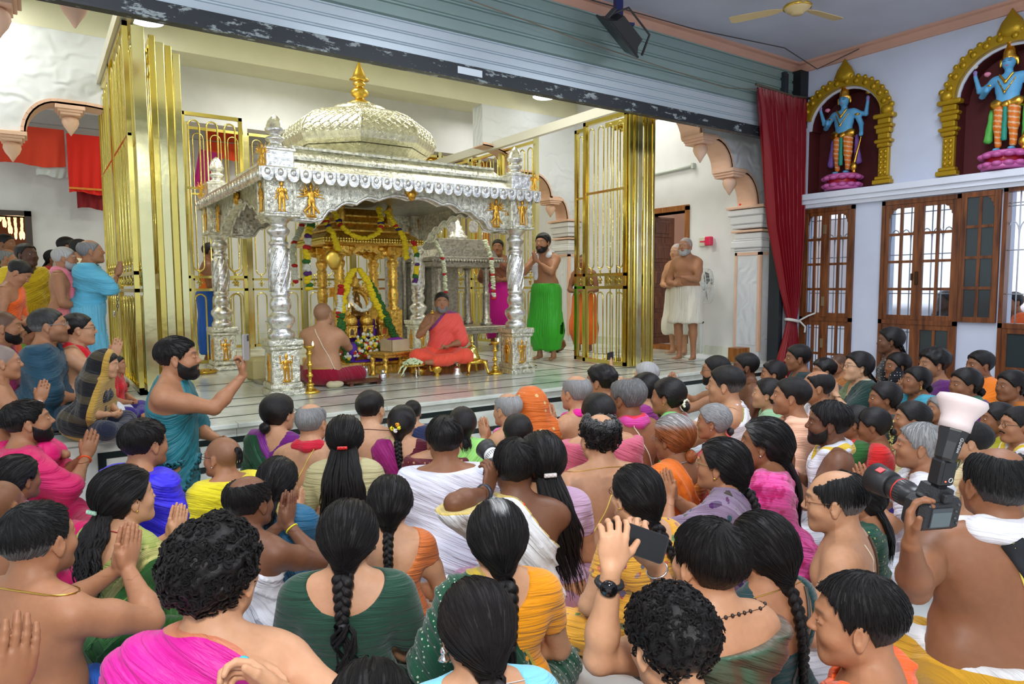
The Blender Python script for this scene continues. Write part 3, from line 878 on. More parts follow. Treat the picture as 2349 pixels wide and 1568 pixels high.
 # ---- golden gates
def loops_panel(mb,w,h,z0,mid0,mid1,n,M,r=.009,top=True,fr=.022,fine=True):
 """upright panel in local x(0..w), z; long stadium loops above the double mid rail, arched loops below"""
 mb.box(0,fr*2,-fr,fr,z0,z0+h,M=M);mb.box(w-fr*2,w,-fr,fr,z0,z0+h,M=M)
 mb.box(0,w,-fr,fr,z0,z0+fr*2,M=M);mb.box(0,w,-fr,fr,z0+h-fr*2,z0+h,M=M)
 mb.box(0,w,-fr,fr,mid0,mid0+fr*1.6,M=M);mb.box(0,w,-fr,fr,mid1-fr*1.6,mid1,M=M)
 zz=z0+h*.70
 mb.box(0,w,-fr*.7,fr*.7,zz,zz+fr*1.2,M=M)
 p=(w-fr*4)/n
 for i in range(n):
  xc=fr*2+p*(i+.5);a=p*.30
  top_=z0+h-fr*2-.05;b=mid1+.06
  pts=[(xc-a,0,b+a)]+[(xc-a*math.cos(t),0,top_-a+a*math.sin(t))for t in[PI*k/8 for k in range(9)]]+[(xc+a*math.cos(t),0,b+a-a*math.sin(t))for t in[PI*k/8 for k in range(9)]]
  mb.tube(pts,r,5,M=M,closed=True)
  lo=z0+fr*2;b2=mid0-.04
  pts=[(xc-a,0,lo)]+[(xc-a*math.cos(t),0,b2-a+a*math.sin(t))for t in[PI*k/8 for k in range(9)]]+[(xc+a,0,lo)]
  mb.tube(pts,r,5,M=M)
  if fine:
   zc=(mid0+mid1)/2+.01
   mb.lathe([(.004,-.05),(.022,-.035),(.010,-.01),(.026,.01),(.012,.035),(.004,.06)],(xc,0,zc),6,M=M)
   for s in(-1,1):mb.ball((xc+s*.028,0,zc),(.018,.008,.012),6,4,M=M)
   mb.tube([(xc,0,mid1),(xc,0,b+.01)],r*1.2,5,M=M)
def flatM(x,y,rz,z=0):return Matrix.Translation((x,y,z))@Matrix.Rotation(rz,4,'Z')
gl=empty('folding_gate',(.81,7.3,P),0,'tall folded golden metal gate left of the silver pavilion, leaves stacked edge-on','gate')
def gpart(name,mb,m,par,org):
 o=mb.build(name,m,par);o.matrix_parent_inverse=Matrix.Translation((-org[0],-org[1],-org[2]));return o
og=(.81,7.3,P)
mb=MB();loops_panel(mb,1.45,3.42,P+.02,1.42,1.62,5,flatM(.80,7.32,PI/2));gpart('gate_leaf',mb,M_BRASS,gl,og)
mb=MB();loops_panel(mb,1.45,3.42,P+.02,1.42,1.62,5,flatM(.80,8.80,PI/2));gpart('gate_leaf',mb,M_BRASS,gl,og)
mb=MB();loops_panel(mb,.75,3.42,P+.02,1.42,1.62,4,flatM(.885,7.40,PI/2));gpart('gate_leaf',mb,M_BRASS,gl,og)
for k,(x0,x1,y,zt)in enumerate(((.845,.955,7.30,3.86),(.995,1.05,7.36,3.82),(1.055,1.13,7.40,3.78),(1.14,1.20,7.43,3.77),(1.21,1.275,7.46,3.72))):
 mb=MB();mb.box(x0,x1,y,y+.03,P+.02,zt,bev=.004)
 if k:
  mb.box(x0+.012,x0+.04,y+.03,y+.62,P+.02,P+.07);mb.box(x0+.012,x0+.04,y+.03,y+.62,zt-.06,zt);mb.box(x0+.012,x0+.04,y+.03,y+.62,1.45,1.6);mb.box(x0+.012,x0+.04,y+.59,y+.62,P+.02,zt)
  for j in range(4):mb.tube([(x0+.026,y+.14+j*.12,P+.05),(x0+.026,y+.14+j*.12,zt-.03)],.009,5)
 gpart('gate_stile',mb,M_BRASSP if k in(0,2,4)else M_BRASS,gl,og)
mb=MB();mb.box(.78,1.3,7.28,7.5,P,P+.02);mb.box(.78,.86,7.28,10.3,P,P+.02);mb.box(.74,.88,7.2,10.4,3.90,4.02)
gpart('track',mb,flatmat(srgb(214,208,190),.35,.5),gl,og)
pl_=empty('padlock',(.72,8.72,1.18),0,'small round steel padlock on a chain hanging from the left golden gate','padlock')
mb=MB();mb.lathe([(.005,-.012),(.036,-.012),(.04,0),(.036,.012),(.005,.012)],(0,0,0),18,M=Matrix.Rotation(PI/2,4,'Y'));mb.build('lock_body',flatmat((.6,.6,.6),.25,1.),pl_)
mb=MB()
for i in range(9):
 c=Vector((.03+.004*(i%2),0,.05+i*.036));a=i%2
 mb.tube([tuple(c+Vector(((.010*math.cos(t))if a else 0,0 if a else .010*math.cos(t),.022*math.sin(t))))for t in[2*PI*k/10 for k in range(10)]],.004,5,closed=True)
mb.build('chain',flatmat((.12,.12,.12),.4,.8),pl_)
fb=11.86
FX=[2.05,2.95,3.85,4.75,5.65,6.55,7.45]
fpo=(2.0,fb,P)
fp=empty('fence_screen',fpo,0,'golden looped fence screen standing along the back behind the silver pavilion','fence')
for i,(a,b)in enumerate(zip(FX[:-1],FX[1:])):
 mb=MB();loops_panel(mb,b-a-.03,3.50,P+.03,1.42,1.62,3,flatM(a+.015,fb,0),r=.011,fine=True);gpart('fence_panel',mb,M_BRASS,fp,fpo)
for x in FX:
 mb=MB();mb.box(x-.035,x+.035,fb-.035,fb+.035,P,4.04);gpart('post',mb,M_BRASSP,fp,fpo)
fo=(1.35,9.75,P)
f2=empty('fence_screen',fo,0,'golden looped gate panel between the folded left gate and the rear silver pillar','fence')
mb=MB();loops_panel(mb,.74,3.2,P+.03,1.42,1.62,3,flatM(1.62,9.62,0),r=.012);gpart('fence_panel',mb,M_BRASS,f2,fo)
gpo=(5.95,6.08,P)
gr=empty('folding_gate',gpo,0,'golden metal gate folded in a bundle right of the silver pavilion','gate')
mb=MB();loops_panel(mb,.80,3.08,P+.02,1.42,1.62,4,flatM(5.95,6.10,PI/2),fr=.024);gpart('gate_leaf',mb,M_BRASS,gr,gpo)
mb=MB();loops_panel(mb,.22,3.04,P+.02,1.42,1.62,1,flatM(6.02,6.94,PI/2),fr=.022);gpart('gate_leaf',mb,M_BRASS,gr,gpo)
for k,(x0,x1,y,zt)in enumerate(((5.94,6.0,6.06,3.52),(6.01,6.06,6.04,3.53),(6.07,6.15,6.05,3.52),(6.16,6.20,6.03,3.53),(6.21,6.28,6.03,3.50),(6.29,6.33,6.02,3.49))):
 mb=MB();mb.box(x0,x1,y,y+.03,P+.02,zt,bev=.004)
 if k>1:
  mb.box(x0+.008,x0+.03,y+.03,y+.6,P+.02,P+.07);mb.box(x0+.008,x0+.03,y+.03,y+.6,zt-.06,zt);mb.box(x0+.008,x0+.03,y+.03,y+.6,1.45,1.6)
  for j in range(4):mb.tube([(x0+.018,y+.14+j*.12,P+.05),(x0+.018,y+.14+j*.12,zt-.03)],.009,5)
 gpart('gate_stile',mb,M_BRASS if k!=2 else M_BRASSP,gr,gpo)
mb=MB();mb.box(6.40,6.48,6.2,11.9,3.74,3.87);mb.box(6.3,6.5,6.0,6.3,3.52,3.56)
tag(mb.build('gate_track',flatmat(srgb(236,234,222),.35,.2)),'long white overhead gate track running back from the right golden gate','gate track')
so=(6.63,8.85,P)
f3=empty('fence_screen',so,0,'golden looped side screen at the right rear of the pavilion','fence')
for i in range(3):
 mb=MB();loops_panel(mb,.97,3.28,P+.03,1.42,1.62,4,flatM(6.63,8.86+i*1.0,PI/2),r=.012);gpart('fence_panel',mb,M_BRASS,f3,so)
 mb=MB();mb.box(6.60,6.67,8.83+i*1.0,8.89+i*1.0,P,3.82);gpart('post',mb,M_BRASSP,f3,so)
 # ---- gilded figures
def fig_prims(kind):
 p=[]
 p+=[ell((0,0,.60),(.085,.05,.13),.03),ell((0,0,.46),(.10,.06,.09),.03)]
 p+=[ell((0,-.01,.80),(.05,.05,.06),.01),seg((0,0,.70),(0,0,.80),.025,.025,.02),seg((0,0,.84),(0,0,.94),.045,.012,.01),seg((0,0,.85),(0,0,.86),.055,.05,.01)]
 for s in(-1,1):
  p+=[seg((s*.05,0,.44),(s*.06,0,.10),.05,.032,.02),ell((s*.065,-.03,.06),(.03,.05,.022),.01)]
 if kind=='pray':
  for s in(-1,1):p+=[seg((s*.10,0,.69),(s*.14,-.03,.56),.026,.022,.02),seg((s*.14,-.03,.56),(s*.02,-.08,.62),.022,.016,.01)]
  for s in(-1,1):p+=[seg((s*.10,.01,.66),(s*.17,.02,.40),.02,.03,.02)]
 elif kind=='wing':
  for s in(-1,1):
   p+=[seg((s*.10,0,.69),(s*.18,-.03,.60),.026,.022,.02),seg((s*.18,-.03,.60),(s*.20,-.04,.74),.022,.016,.01)]
   for k in range(5):p+=[seg((s*.08,.02,.66-.02*k),(s*(.20+.045*k),.02,.92-.10*k+.04*(k==0)),.026,.012,.008)]
  p+=[seg((-.05,-.02,.30),(-.20,-.03,.16),.04,.03,.02),seg((-.20,-.03,.16),(-.12,-.03,.02),.03,.02,.01),seg((.06,-.02,.30),(.20,-.03,.12),.04,.028,.02)]
 else:
  for s in(-1,1):
   p+=[seg((s*.10,0,.69),(s*.19,.0,.62),.026,.022,.02),seg((s*.19,0,.62),(s*.20,-.02,.80),.02,.016,.01),ell((s*.20,-.02,.84),(.035,.012,.035),.008)]
   p+=[seg((s*.10,0,.67),(s*.16,-.02,.52),.026,.022,.02),seg((s*.16,-.02,.52),(s*.15,-.06,.42),.02,.016,.01)]
  p+=[seg((.16,-.05,.42),(.17,-.05,.06),.014,.024,.01)]
 p+=[seg((-.10,0,.02),(.10,0,.02),.035,.035,.01),seg((-.07,-.03,.04),(.07,-.03,.04),.02,.02,.01)]
 return p
FIGM={}
def figure_mesh(kind):
 if kind not in FIGM:
  pr=fig_prims(kind);lo,hi=bounds(pr,.03)
  V,Q=iso(lambda X:field(pr,X)-.002*wob(X,90,5),lo,hi,.013)
  FIGM[kind]=fast_mesh('figure',V,Q);FIGM[kind].materials.append(M_GOLDF)
 return FIGM[kind]
def figure(kind,loc,h,rz,parent=None,name='gilded_figure',flat=.55,org=None):
 o=bpy.data.objects.new(name,figure_mesh(kind));COL.objects.link(o)
 o.parent=parent
 s=h/.95
 o.location=loc;o.rotation_euler=(0,0,rz);o.scale=(s,s*flat,s)
 if org is not None and parent is not None and parent.type=='EMPTY':o.matrix_parent_inverse=Matrix.Translation((-org[0],-org[1],-org[2]))
 return o
 # ---- silver pavilion
PX0,PX1,PY0,PY1=1.90,4.60,6.55,9.02
po=((PX0+PX1)/2,(PY0+PY1)/2,P)
pv=empty('silver_pavilion',po,0,'large embossed silver pavilion with four pillars, scalloped arches and ribbed dome','pavilion')
def ppart(name,mb,m,par=pv):return gpart(name,mb,m,par,po)if par is pv else None
def sub(name,mb,m,par):
 o=mb.build(name,m,par);return o
colprof=[(.075,0),(.115,.0),(.125,.03),(.115,.06),(.085,.085),(.10,.11),(.128,.16),(.125,.20),(.085,.235),(.075,.26),(.095,.285),(.100,.33),(.088,.37),(.075,.385),(.088,.40),(.092,.42),(.080,.435),(.086,.50),(.096,.62),(.094,.74),(.083,.84),(.070,.86),(.088,.875),(.088,.895),(.068,.91),(.072,.95),(.100,.985),(.104,1.01),(.074,1.045),(.07,1.06),(.085,1.075),(.108,1.10),(.150,1.135),(.165,1.15),(.165,1.17)]
ZB=.98
def twist_shaft(mb,c,z0,z1,r):
 for k in range(7):
  a0=2*PI*k/7
  pts=[(c[0]+r*(1+.12*math.sin(PI*t))*math.cos(a0+t*1.6),c[1]+r*(1+.12*math.sin(PI*t))*math.sin(a0+t*1.6),z0+(z1-z0)*t)for t in[i/10 for i in range(11)]]
  mb.tube(pts,.011,5)
for i,(x,y)in enumerate(((PX0,PY0),(PX1,PY0),(PX0,PY1),(PX1,PY1))):
 mb=MB()
 mb.box(x-.165,x+.165,y-.165,y+.165,P,P+.06,bev=.01);mb.box(x-.15,x+.15,y-.15,y+.15,P+.06,P+.12,bev=.015)
 mb.box(x-.125,x+.125,y-.125,y+.125,P+.12,P+.43,bev=.006)
 mb.box(x-.15,x+.15,y-.15,y+.15,P+.43,P+.47,bev=.012);mb.box(x-.16,x+.16,y-.16,y+.16,P+.47,P+.53,bev=.01)
 for s in(-1,1):
  for yy in(y-.128,y+.118):mb.box(x+s*.105-.014,x+s*.105+.014,yy,yy+.01,P+.13,P+.42)
  for xx in(x-.128,x+.118):mb.box(xx,xx+.01,y+s*.105-.014,y+s*.105+.014,P+.13,P+.42)
 pd=ppart('pedestal',mb,M_SILVER)
 for kind,dx,dy,rz in(('four',0,-.128,0),('pray',-.128,0,-PI/2)):
  if y>8 and dy:pass
  figure(kind,(x+dx,y+dy,P+.13),.27,rz,pd,org=po)
 mb=MB();mb.lathe([(r,z)for r,z in colprof],(x,y,ZB),24);twist_shaft(mb,(x,y),ZB+.44,ZB+.84,.086)
 ppart('pillar',mb,M_SILVERP)
ZC,ZT=2.12,2.50
def scallop(L,n=7,rise=.30,z0=2.10,zt=2.49):
 """outline (u,z) for half-cusped arch over span L (u 0..L)"""
 pts=[(0,zt),(0,z0)]
 pts.append((.20,z0-.015));pts.append((.28,z0+.01))
 cusps=[(.40,z0+.10),(.62,z0+.17),(.86,z0+.225),(L/2,z0+.262)]
 prev=(.28,z0+.01)
 seq=[]
 for c in cusps:
  for k in range(1,7):
   t=k/6
   u=prev[0]+(c[0]-prev[0])*t;z=prev[1]+(c[1]-prev[1])*t+.042*math.sin(PI*t)
   seq.append((u,z))
  prev=c
 pts+=seq
 pts+=[(L-u,z)for u,z in reversed(seq[:-1])]
 pts+=[(L-.28,z0+.01),(L-.20,z0-.015),(L,z0),(L,zt)]
 return pts
for nm,ax,fixed,a,b in(('f','y',PY0,PX0,PX1),('b','y',PY1,PX0,PX1),('l','x',PX0,PY0,PY1),('r','x',PX1,PY0,PY1)):
 g=.13;Ls=b-a-2*g
 poly=[(a+g+u,z)for u,z in scallop(Ls)]
 mb=MB();mb.prism(poly,fixed-.05,fixed+.05,axis=ax)
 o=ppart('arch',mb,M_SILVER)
 lip=poly[1:-1]
 mb=MB()
 for off in(-.055,.055):
  pts=[((u,fixed+off,z)if ax=='y' else(fixed+off,u,z))for u,z in lip]
  mb.tube(pts,.016,6)
 ppart('arch_rim',mb,M_SILVERP)
 if nm in 'fl':
  out=-.07
  for u in(a+.30,b-.30):
   loc=(u,fixed+out,2.12)if ax=='y' else(fixed+out,u,2.12)
   figure('wing',loc,.33,0 if ax=='y' else-PI/2,o,org=po)
  m_=(a+b)/2
  mb=MB();c=(m_,fixed+out,2.41)if ax=='y' else(fixed+out,m_,2.41)
  mb.ball(c,(.05,.035,.07)if ax=='y' else(.035,.05,.07),10,8);mb.ball((c[0],c[1],c[2]+.05),(.03,.03,.03),8,6)
  for s in(-1,1):mb.ball((c[0]+(s*.045 if ax=='y' else 0),c[1]+(0 if ax=='y' else s*.045),c[2]+.02),(.022,.022,.035),8,6)
  mb.build('gilded_face',M_GOLDF,o)
for x in(PX0,PX1):
 for y in(PY0,PY1):
  mb=MB();mb.box(x-.14,x+.14,y-.14,y+.14,2.12,2.50,bev=.008)
  for s in(-1,1):
   mb.box(x+s*.12-.016,x+s*.12+.016,y-.15,y-.135,2.13,2.49,bev=.003);mb.box(x-.15,x-.135,y+s*.12-.016,y+s*.12+.016,2.13,2.49,bev=.003)
  mb.box(x-.165,x+.165,y-.165,y+.165,2.10,2.13,bev=.008)
  o=ppart('corner_block',mb,M_SILVER)
  figure('pray' if x<3 else 'four',(x,y-.15,2.14),.30,0,o,org=po)
  figure('pray',(x-.15,y,2.14),.30,-PI/2,o,org=po)
EX0,EX1,EY0,EY1=1.70,4.80,6.33,9.24
mb=MB();mb.box(PX0-.02,PX1+.02,PY0-.02,PY1+.02,2.46,2.50)
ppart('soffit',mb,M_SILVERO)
def frust(mb,z0,z1,e0,e1):
 """hip slab between rectangle inset e0 at z0 and e1 at z1"""
 q=lambda e,z:[(EX0+e,EY0+e,z),(EX1-e,EY0+e,z),(EX1-e,EY1-e,z),(EX0+e,EY1-e,z)]
 mb.add(q(e0,z0)+q(e1,z1),[(0,1,5,4),(1,2,6,5),(2,3,7,6),(3,0,4,7),(3,2,1,0),(4,5,6,7)])
mb=MB();frust(mb,2.475,2.53,.0,.0);frust(mb,2.53,2.55,.0,.05);frust(mb,2.55,2.66,.10,.26);frust(mb,2.66,2.69,.24,.24)
frust(mb,2.69,2.79,.30,.40);frust(mb,2.79,2.815,.38,.38);frust(mb,2.815,2.86,.46,.62)
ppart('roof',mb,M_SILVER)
mb=MB()
def tiles(ax,fixed,a,b,out):
 n=int((b-a)/.112);w=(b-a)/n
 for i in range(n):
  c=a+w*(i+.5)
  poly=[(c-w*.46,2.53)]+[(c-w*.46*math.cos(t),2.465-w*.50*math.sin(t))for t in[PI*k/6 for k in range(7)]]+[(c+w*.46,2.53)]
  mb.prism(poly,fixed-.012,fixed+.012,axis=ax)
  cc=(c,fixed+out*.012,2.49)
  mb.ball(cc if ax=='y' else(fixed+out*.012,c,2.475),(.028,.012,.036)if ax=='y' else(.012,.028,.036),6,4)
tiles('y',EY0,EX0,EX1,-1);tiles('x',EX0,EY0,EY1,-1);tiles('x',EX1,EY0,EY1,1);tiles('y',EY1,EX0,EX1,1)
ppart('eaves_tiles',mb,M_SILVERP)
for x in(PX0,PX1):
 for y in(PY0,PY1):
  mb=MB();mb.box(x-.13,x+.13,y-.13,y+.13,2.53,2.71,bev=.008);mb.box(x-.145,x+.145,y-.145,y+.145,2.70,2.725,bev=.006)
  mb.lathe([(.10,2.725),(.105,2.75),(.06,2.765),(.055,2.79),(.085,2.81),(.09,2.83),(.05,2.85),(.05,2.865),(.085,2.885),(.092,2.91),(.080,2.925),(.078,2.94),(.065,2.98),(.035,3.02),(.004,3.045)],(x,y,0),18)
  o=ppart('corner_finial',mb,M_SILVERP)
for(x,y)in((1.74,6.42),(1.74,9.15),(4.78,6.42)):
 figure('wing',(x,y,2.55),.20,-PI/4,pv,org=po)
cx0,cy0=po[0],po[1]
mb=MB()
mb.lathe([(.73,2.84),(.75,2.90),(.71,2.93),(.75,2.97),(.79,3.0)],(cx0,cy0,0),8,smooth=False)
mb.lathe([(.75,3.0),(.80,3.01),(.85,3.05),(.88,3.12),(.865,3.20),(.81,3.29),(.70,3.37),(.56,3.43),(.45,3.47)],(cx0,cy0,0),8,smooth=False)
mb.lathe([(.34,3.43),(.36,3.46),(.33,3.47),(.335,3.50),(.30,3.54),(.20,3.575),(.10,3.60)],(cx0,cy0,0),20)
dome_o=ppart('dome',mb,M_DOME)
dp=[(.88,3.12),(.865,3.20),(.81,3.29),(.70,3.37),(.56,3.43)]
def dsurf(f,u,t):
 k=min(3.999,max(0,t*4));i=int(k);w=k-i
 r=dp[i][0]*(1-w)+dp[i+1][0]*w;z=dp[i][1]*(1-w)+dp[i+1][1]*w
 a0=2*PI*(f+.5)/8;a1=2*PI*(f+1.5)/8
 return(cx0+r*(math.cos(a0)*(1-u)+math.cos(a1)*u),cy0+r*(math.sin(a0)*(1-u)+math.sin(a1)*u),z+.002)
mb=MB()
for f in range(8):
 for sg in(1,-1):
  for k in range(-5,9):
   pts=[]
   for i in range(13):
    t=i/12;u=k/6+t*.75;u=u if sg>0 else 1-u
    if 0<=u<=1:pts.append(dsurf(f,u,t))
   if len(pts)>1:mb.tube(pts,.0065,4)
 mb.tube([dsurf(f,0,i/12)for i in range(13)],.012,6)
 for i in range(6):
  for j in range(4):mb.ball(dsurf(f,(i+.5*(j%2)+.25)/6.2,(j+.5)/4.6),(.018,.018,.014),6,4)
ppart('dome_lattice',mb,M_DOME)
mb=MB();mb.lathe([(.135,3.58),(.14,3.60),(.10,3.625),(.055,3.65),(.05,3.665),(.09,3.69),(.105,3.725),(.09,3.76),(.05,3.785),(.045,3.795),(.07,3.81),(.075,3.825),(.05,3.845),(.06,3.855),(.115,3.87),(.11,3.878),(.085,3.89),(.07,3.93),(.03,4.02),(.004,4.10)],(cx0,cy0,0),24)
ppart('finial',mb,M_GOLD)
# ---- golden shrine inside
go=(3.37,8.28,P)
gs=empty('golden_shrine',go,0,'golden pillared shrine with stepped roof in the middle of the silver pavilion','shrine')
def gp(name,mb,m):return gpart(name,mb,m,gs,go)
X0,X1,Y0,Y1=3.02,3.72,7.98,8.58
gcol=[(.05,0),(.085,0),(.085,.05),(.07,.06),(.075,.30),(.08,.31),(.06,.33),(.075,.36),(.07,.40),(.05,.42),(.06,.48),(.068,.56),(.06,.62),(.05,.66),(.07,.68),(.055,.70),(.065,.74),(.05,.76),(.07,.80),(.055,.82),(.065,.86),(.05,.88),(.07,.93),(.075,.97),(.055,.99),(.06,1.02),(.10,1.05),(.11,1.08)]
for x in(X0,X1):
 for y in(Y0,Y1):
  mb=MB();mb.lathe([(r,z*1.0)for r,z in gcol],(x,y,.80),16);mb.box(x-.085,x+.085,y-.085,y+.085,.80,1.18,bev=.01)
  mb.box(x-.10,x+.10,y-.10,y+.10,1.86,1.96,bev=.01)
  for s in(-1,1):mb.ball((x+s*.11,y-.03,1.88),(.06,.03,.05),8,6);mb.ball((x+s*.15,y-.03,1.93),(.06,.03,.04),8,6)
  gp('pillar',mb,M_GOLDE)
mb=MB();mb.box(X0-.22,X1+.22,Y0-.20,Y1+.2,P,.56,bev=.01);mb.box(X0-.18,X1+.18,Y0-.16,Y1+.16,.56,.68,bev=.015);mb.box(X0-.14,X1+.14,Y0-.12,Y1+.12,.68,.80,bev=.01)
gp('plinth',mb,M_GOLDE)
mb=MB()
for ax,f,a,b in(('y',Y0,X0,X1),('y',Y1,X0,X1),('x',X0,Y0,Y1),('x',X1,Y0,Y1)):
 Ls=b-a;sc_=[]
 cus=[(.10,1.84),(.20,1.87),(.30,1.885),(.40,1.895),(Ls/2,1.90)]
 pr_=(.04,1.80);sq=[(0,1.97),(0,1.80),pr_]
 for c in cus:
  for k in range(1,5):t=k/4;sq.append((pr_[0]+(c[0]-pr_[0])*t,pr_[1]+(c[1]-pr_[1])*t+.018*math.sin(PI*t)))
  pr_=c
 full_=sq+[(Ls-u,z)for u,z in reversed(sq[:-1])]
 mb.prism([(a+u,z)for u,z in full_],f-.03,f+.03,axis=ax)
gp('arch',mb,M_GOLDE)
def gfr(mb,z0,z1,e0,e1):
 q=lambda e,z:[(X0-.28+e,Y0-.28+e,z),(X1+.28-e,Y0-.28+e,z),(X1+.28-e,Y1+.28-e,z),(X0-.28+e,Y1+.28-e,z)]
 mb.add(q(e0,z0)+q(e1,z1),[(0,1,5,4),(1,2,6,5),(2,3,7,6),(3,0,4,7),(3,2,1,0),(4,5,6,7)])
mb=MB();gfr(mb,1.96,1.99,.04,.0);gfr(mb,2.045,2.07,.03,.06);gfr(mb,2.07,2.12,.06,.13);gfr(mb,2.12,2.14,.12,.12);gfr(mb,2.14,2.22,.17,.24);gfr(mb,2.22,2.24,.22,.22);gfr(mb,2.24,2.31,.26,.31);gfr(mb,2.31,2.33,.29,.29);gfr(mb,2.33,2.42,.34,.42)
gp('roof',mb,M_GOLDE)
mb=MB()
for zz in(1.995,2.025):
 for a,b in(((X0-.28,Y0-.28),(X1+.28,Y0-.28)),((X0-.28,Y0-.28),(X0-.28,Y1+.28)),((X1+.28,Y0-.28),(X1+.28,Y1+.28))):
  d=Vector((b[0]-a[0],b[1]-a[1],0));n_=int(d.length/.034)
  for k in range(n_+1):q=Vector((a[0],a[1],zz))+d*(k/n_);mb.ball(tuple(q),.019,6,4)
gp('beaded_cornice',mb,brass_mat((.92,.72,.20),.25,'bright_gold'))
mb=MB();mb.lathe([(.03,1.66),(.06,1.70),(.10,1.78),(.09,1.84),(.05,1.88),(.01,1.90)],(0,0,0),20,M=Matrix.Translation((X0-.17,Y0-.29,0))@Matrix.Diagonal((1,.25,1,1)))
gp('medallion',mb,M_GOLD)
for x in(X0,X1):
 for y in(Y0,):
  mb=MB();mb.lathe([(.035,2.12),(.05,2.15),(.04,2.2),(.045,2.3),(.05,2.36),(.03,2.38),(.045,2.41),(.01,2.47)],(x+(.04 if x<3.4 else-.04),y-.02,0),12);gp('roof_pillar',mb,M_GOLDE)
to=(3.50,8.02,.80)
th=empty('idol_throne',to,0,'golden idol seated under an arch, wreathed in yellow garlands inside the golden shrine','idol')
def tp(name,mb,m):return gpart(name,mb,m,th,to)
mb=MB();mb.box(3.20,3.80,7.92,8.2,.80,1.02,bev=.02);mb.box(3.24,3.76,7.94,8.2,1.02,1.16,bev=.02)
tp('base',mb,flatmat(srgb(70,30,150),.5))
mb=MB();mb.tube([(3.50+.20*math.cos(t),8.08,1.34+.22*math.sin(t))for t in[-.5+(PI+1)*k/20 for k in range(21)]],.035,8)
for k in range(13):
 t=PI*k/12;mb.ball((3.50+.25*math.cos(t),8.08,1.36+.26*math.sin(t)),.024,8,6)
mb.lathe([(.06,1.60),(.08,1.64),(.05,1.68),(.07,1.70),(.02,1.76),(.003,1.80)],(3.50,8.08,0),12)
for s in(-1,1):
 mb.prism([(3.50+s*.30,1.62),(3.50+s*.42,1.60),(3.50+s*.385,1.54),(3.50+s*.42,1.47),(3.50+s*.30,1.49)],8.12,8.135,axis='y')
 mb.prism([(3.50+s*.18+.07*math.cos(t),1.56+.09*math.sin(t)*(1.25 if t<PI else .8))for t in[2*PI*k/14 for k in range(14)]],8.12,8.135,axis='y')
tp('halo',mb,M_GOLDE)
rs_=np.random.RandomState(5)
pr=[ell((3.5,8.03,1.32),(.085,.06,.10),.03),ell((3.5,8.02,1.44),(.045,.045,.055),.02),seg((3.5,8.03,1.48),(3.5,8.03,1.56),.04,.012,.02),ell((3.5,8.02,1.22),(.14,.09,.06),.03)]
V,Q=iso(lambda X:field(pr,X)-.004*wob(X,80,2),*bounds(pr,.03),.012)
o=fast_mesh('idol',V,Q);o=link('idol_body',o,flatmat((.28,.16,.05),.3,.8),th);o.matrix_parent_inverse=Matrix.Translation((-to[0],-to[1],-to[2]))
for i,x in enumerate((3.07,3.27,3.48)):
 t3=(x,7.78,.81)
 o=empty('miniature_temple',t3,0,['leftmost of three small golden domed temples in front of the idol','middle one of three small golden domed temples before the idol','small golden domed temple with a red niche, rightmost of three'][i],'miniature temple','miniature temples before the idol',.64)
 mb=MB();mb.box(-.10,.10,-.07,.07,.10,.28,bev=.01);mb.box(-.115,.115,-.085,.085,.08,.11,bev=.005);mb.box(-.115,.115,-.085,.085,.27,.30,bev=.005)
 for s in(-1,1):mb.lathe([(.02,.11),(.016,.2),(.02,.27)],(s*.085,-.07,0),8)
 mb.build('shrine_body',M_GOLDE,o)
 mb=MB();mb.lathe([(.105,.30),(.125,.34),(.13,.39),(.115,.44),(.08,.48),(.03,.505),(.012,.52),(.02,.53),(.003,.56)],(0,0,0),18);mb.build('dome',M_GOLDE,o)
 mb=MB();mb.prism([(-.035,.13),(.035,.13),(.035,.20),(.02,.235),(0,.25),(-.02,.235),(-.035,.20)],-.074,-.068,axis='y');mb.build('niche',flatmat((.55,.08,.02)if i==2 else(.12,.06,.02),.5),o)
 for s in(-1,1):
  pass
for x in(3.05,3.43):
 o=empty('oil_lamp',(x-.01,7.74,1.10),0,'tiny burning lamp on a thin stem above the %s miniature temple'%('left' if x<3.2 else 'right'),'lamp',scale=.75)
 mb=MB();mb.tube([(0,.0,.13),(0,0,.02)],.006,6);mb.lathe([(.005,.13),(.022,.15),(.026,.165),(.01,.165)],(0,0,0),10);mb.build('stem',M_GOLD,o)
 mb=MB();mb.lathe([(.002,.165),(.010,.18),(.008,.20),(.001,.225)],(0,0,0),8);mb.build('flame',flatmat((1,.62,.2),.5,emis=14),o)
 # ---- garlands
def garland(name,pts,segs,r,label,group=None,cat='garland',n=None,jit=.25):
 """string of flowers along pts; segs list of (fraction, colour)"""
 pts=[Vector(p)for p in pts]
 d=[0]
 for a,b in zip(pts[:-1],pts[1:]):d.append(d[-1]+(b-a).length)
 L_=d[-1]
 o=empty(name,pts[0],0,label,cat,group)
 acc=0;rs=random.Random(len(label))
 tot=sum(s[0]for s in segs)
 for fr,col in segs:
  a0=acc/tot*L_;acc+=fr;a1=acc/tot*L_
  mb=MB();k=max(1,int((a1-a0)/(r*.62)))
  for i in range(k):
   s=a0+(a1-a0)*(i+.5)/k
   j=max(0,min(len(d)-2,sum(1 for q in d if q<=s)-1));t=(s-d[j])/max(1e-6,d[j+1]-d[j]);c=pts[j].lerp(pts[j+1],t)-pts[0]
   for q in range(3):
    aa=rs.uniform(0,6.28)
    e=Vector((math.cos(aa),math.sin(aa)*.6,rs.uniform(-.5,.5)))*r*.35
    mb.ball(tuple(c+e),(r*rs.uniform(.62,.85),r*rs.uniform(.6,.8),r*rs.uniform(.45,.6)),7,5)
  mb.build('flowers',flatmat(col,.75,var=.12,vscale=40),o)
 return o
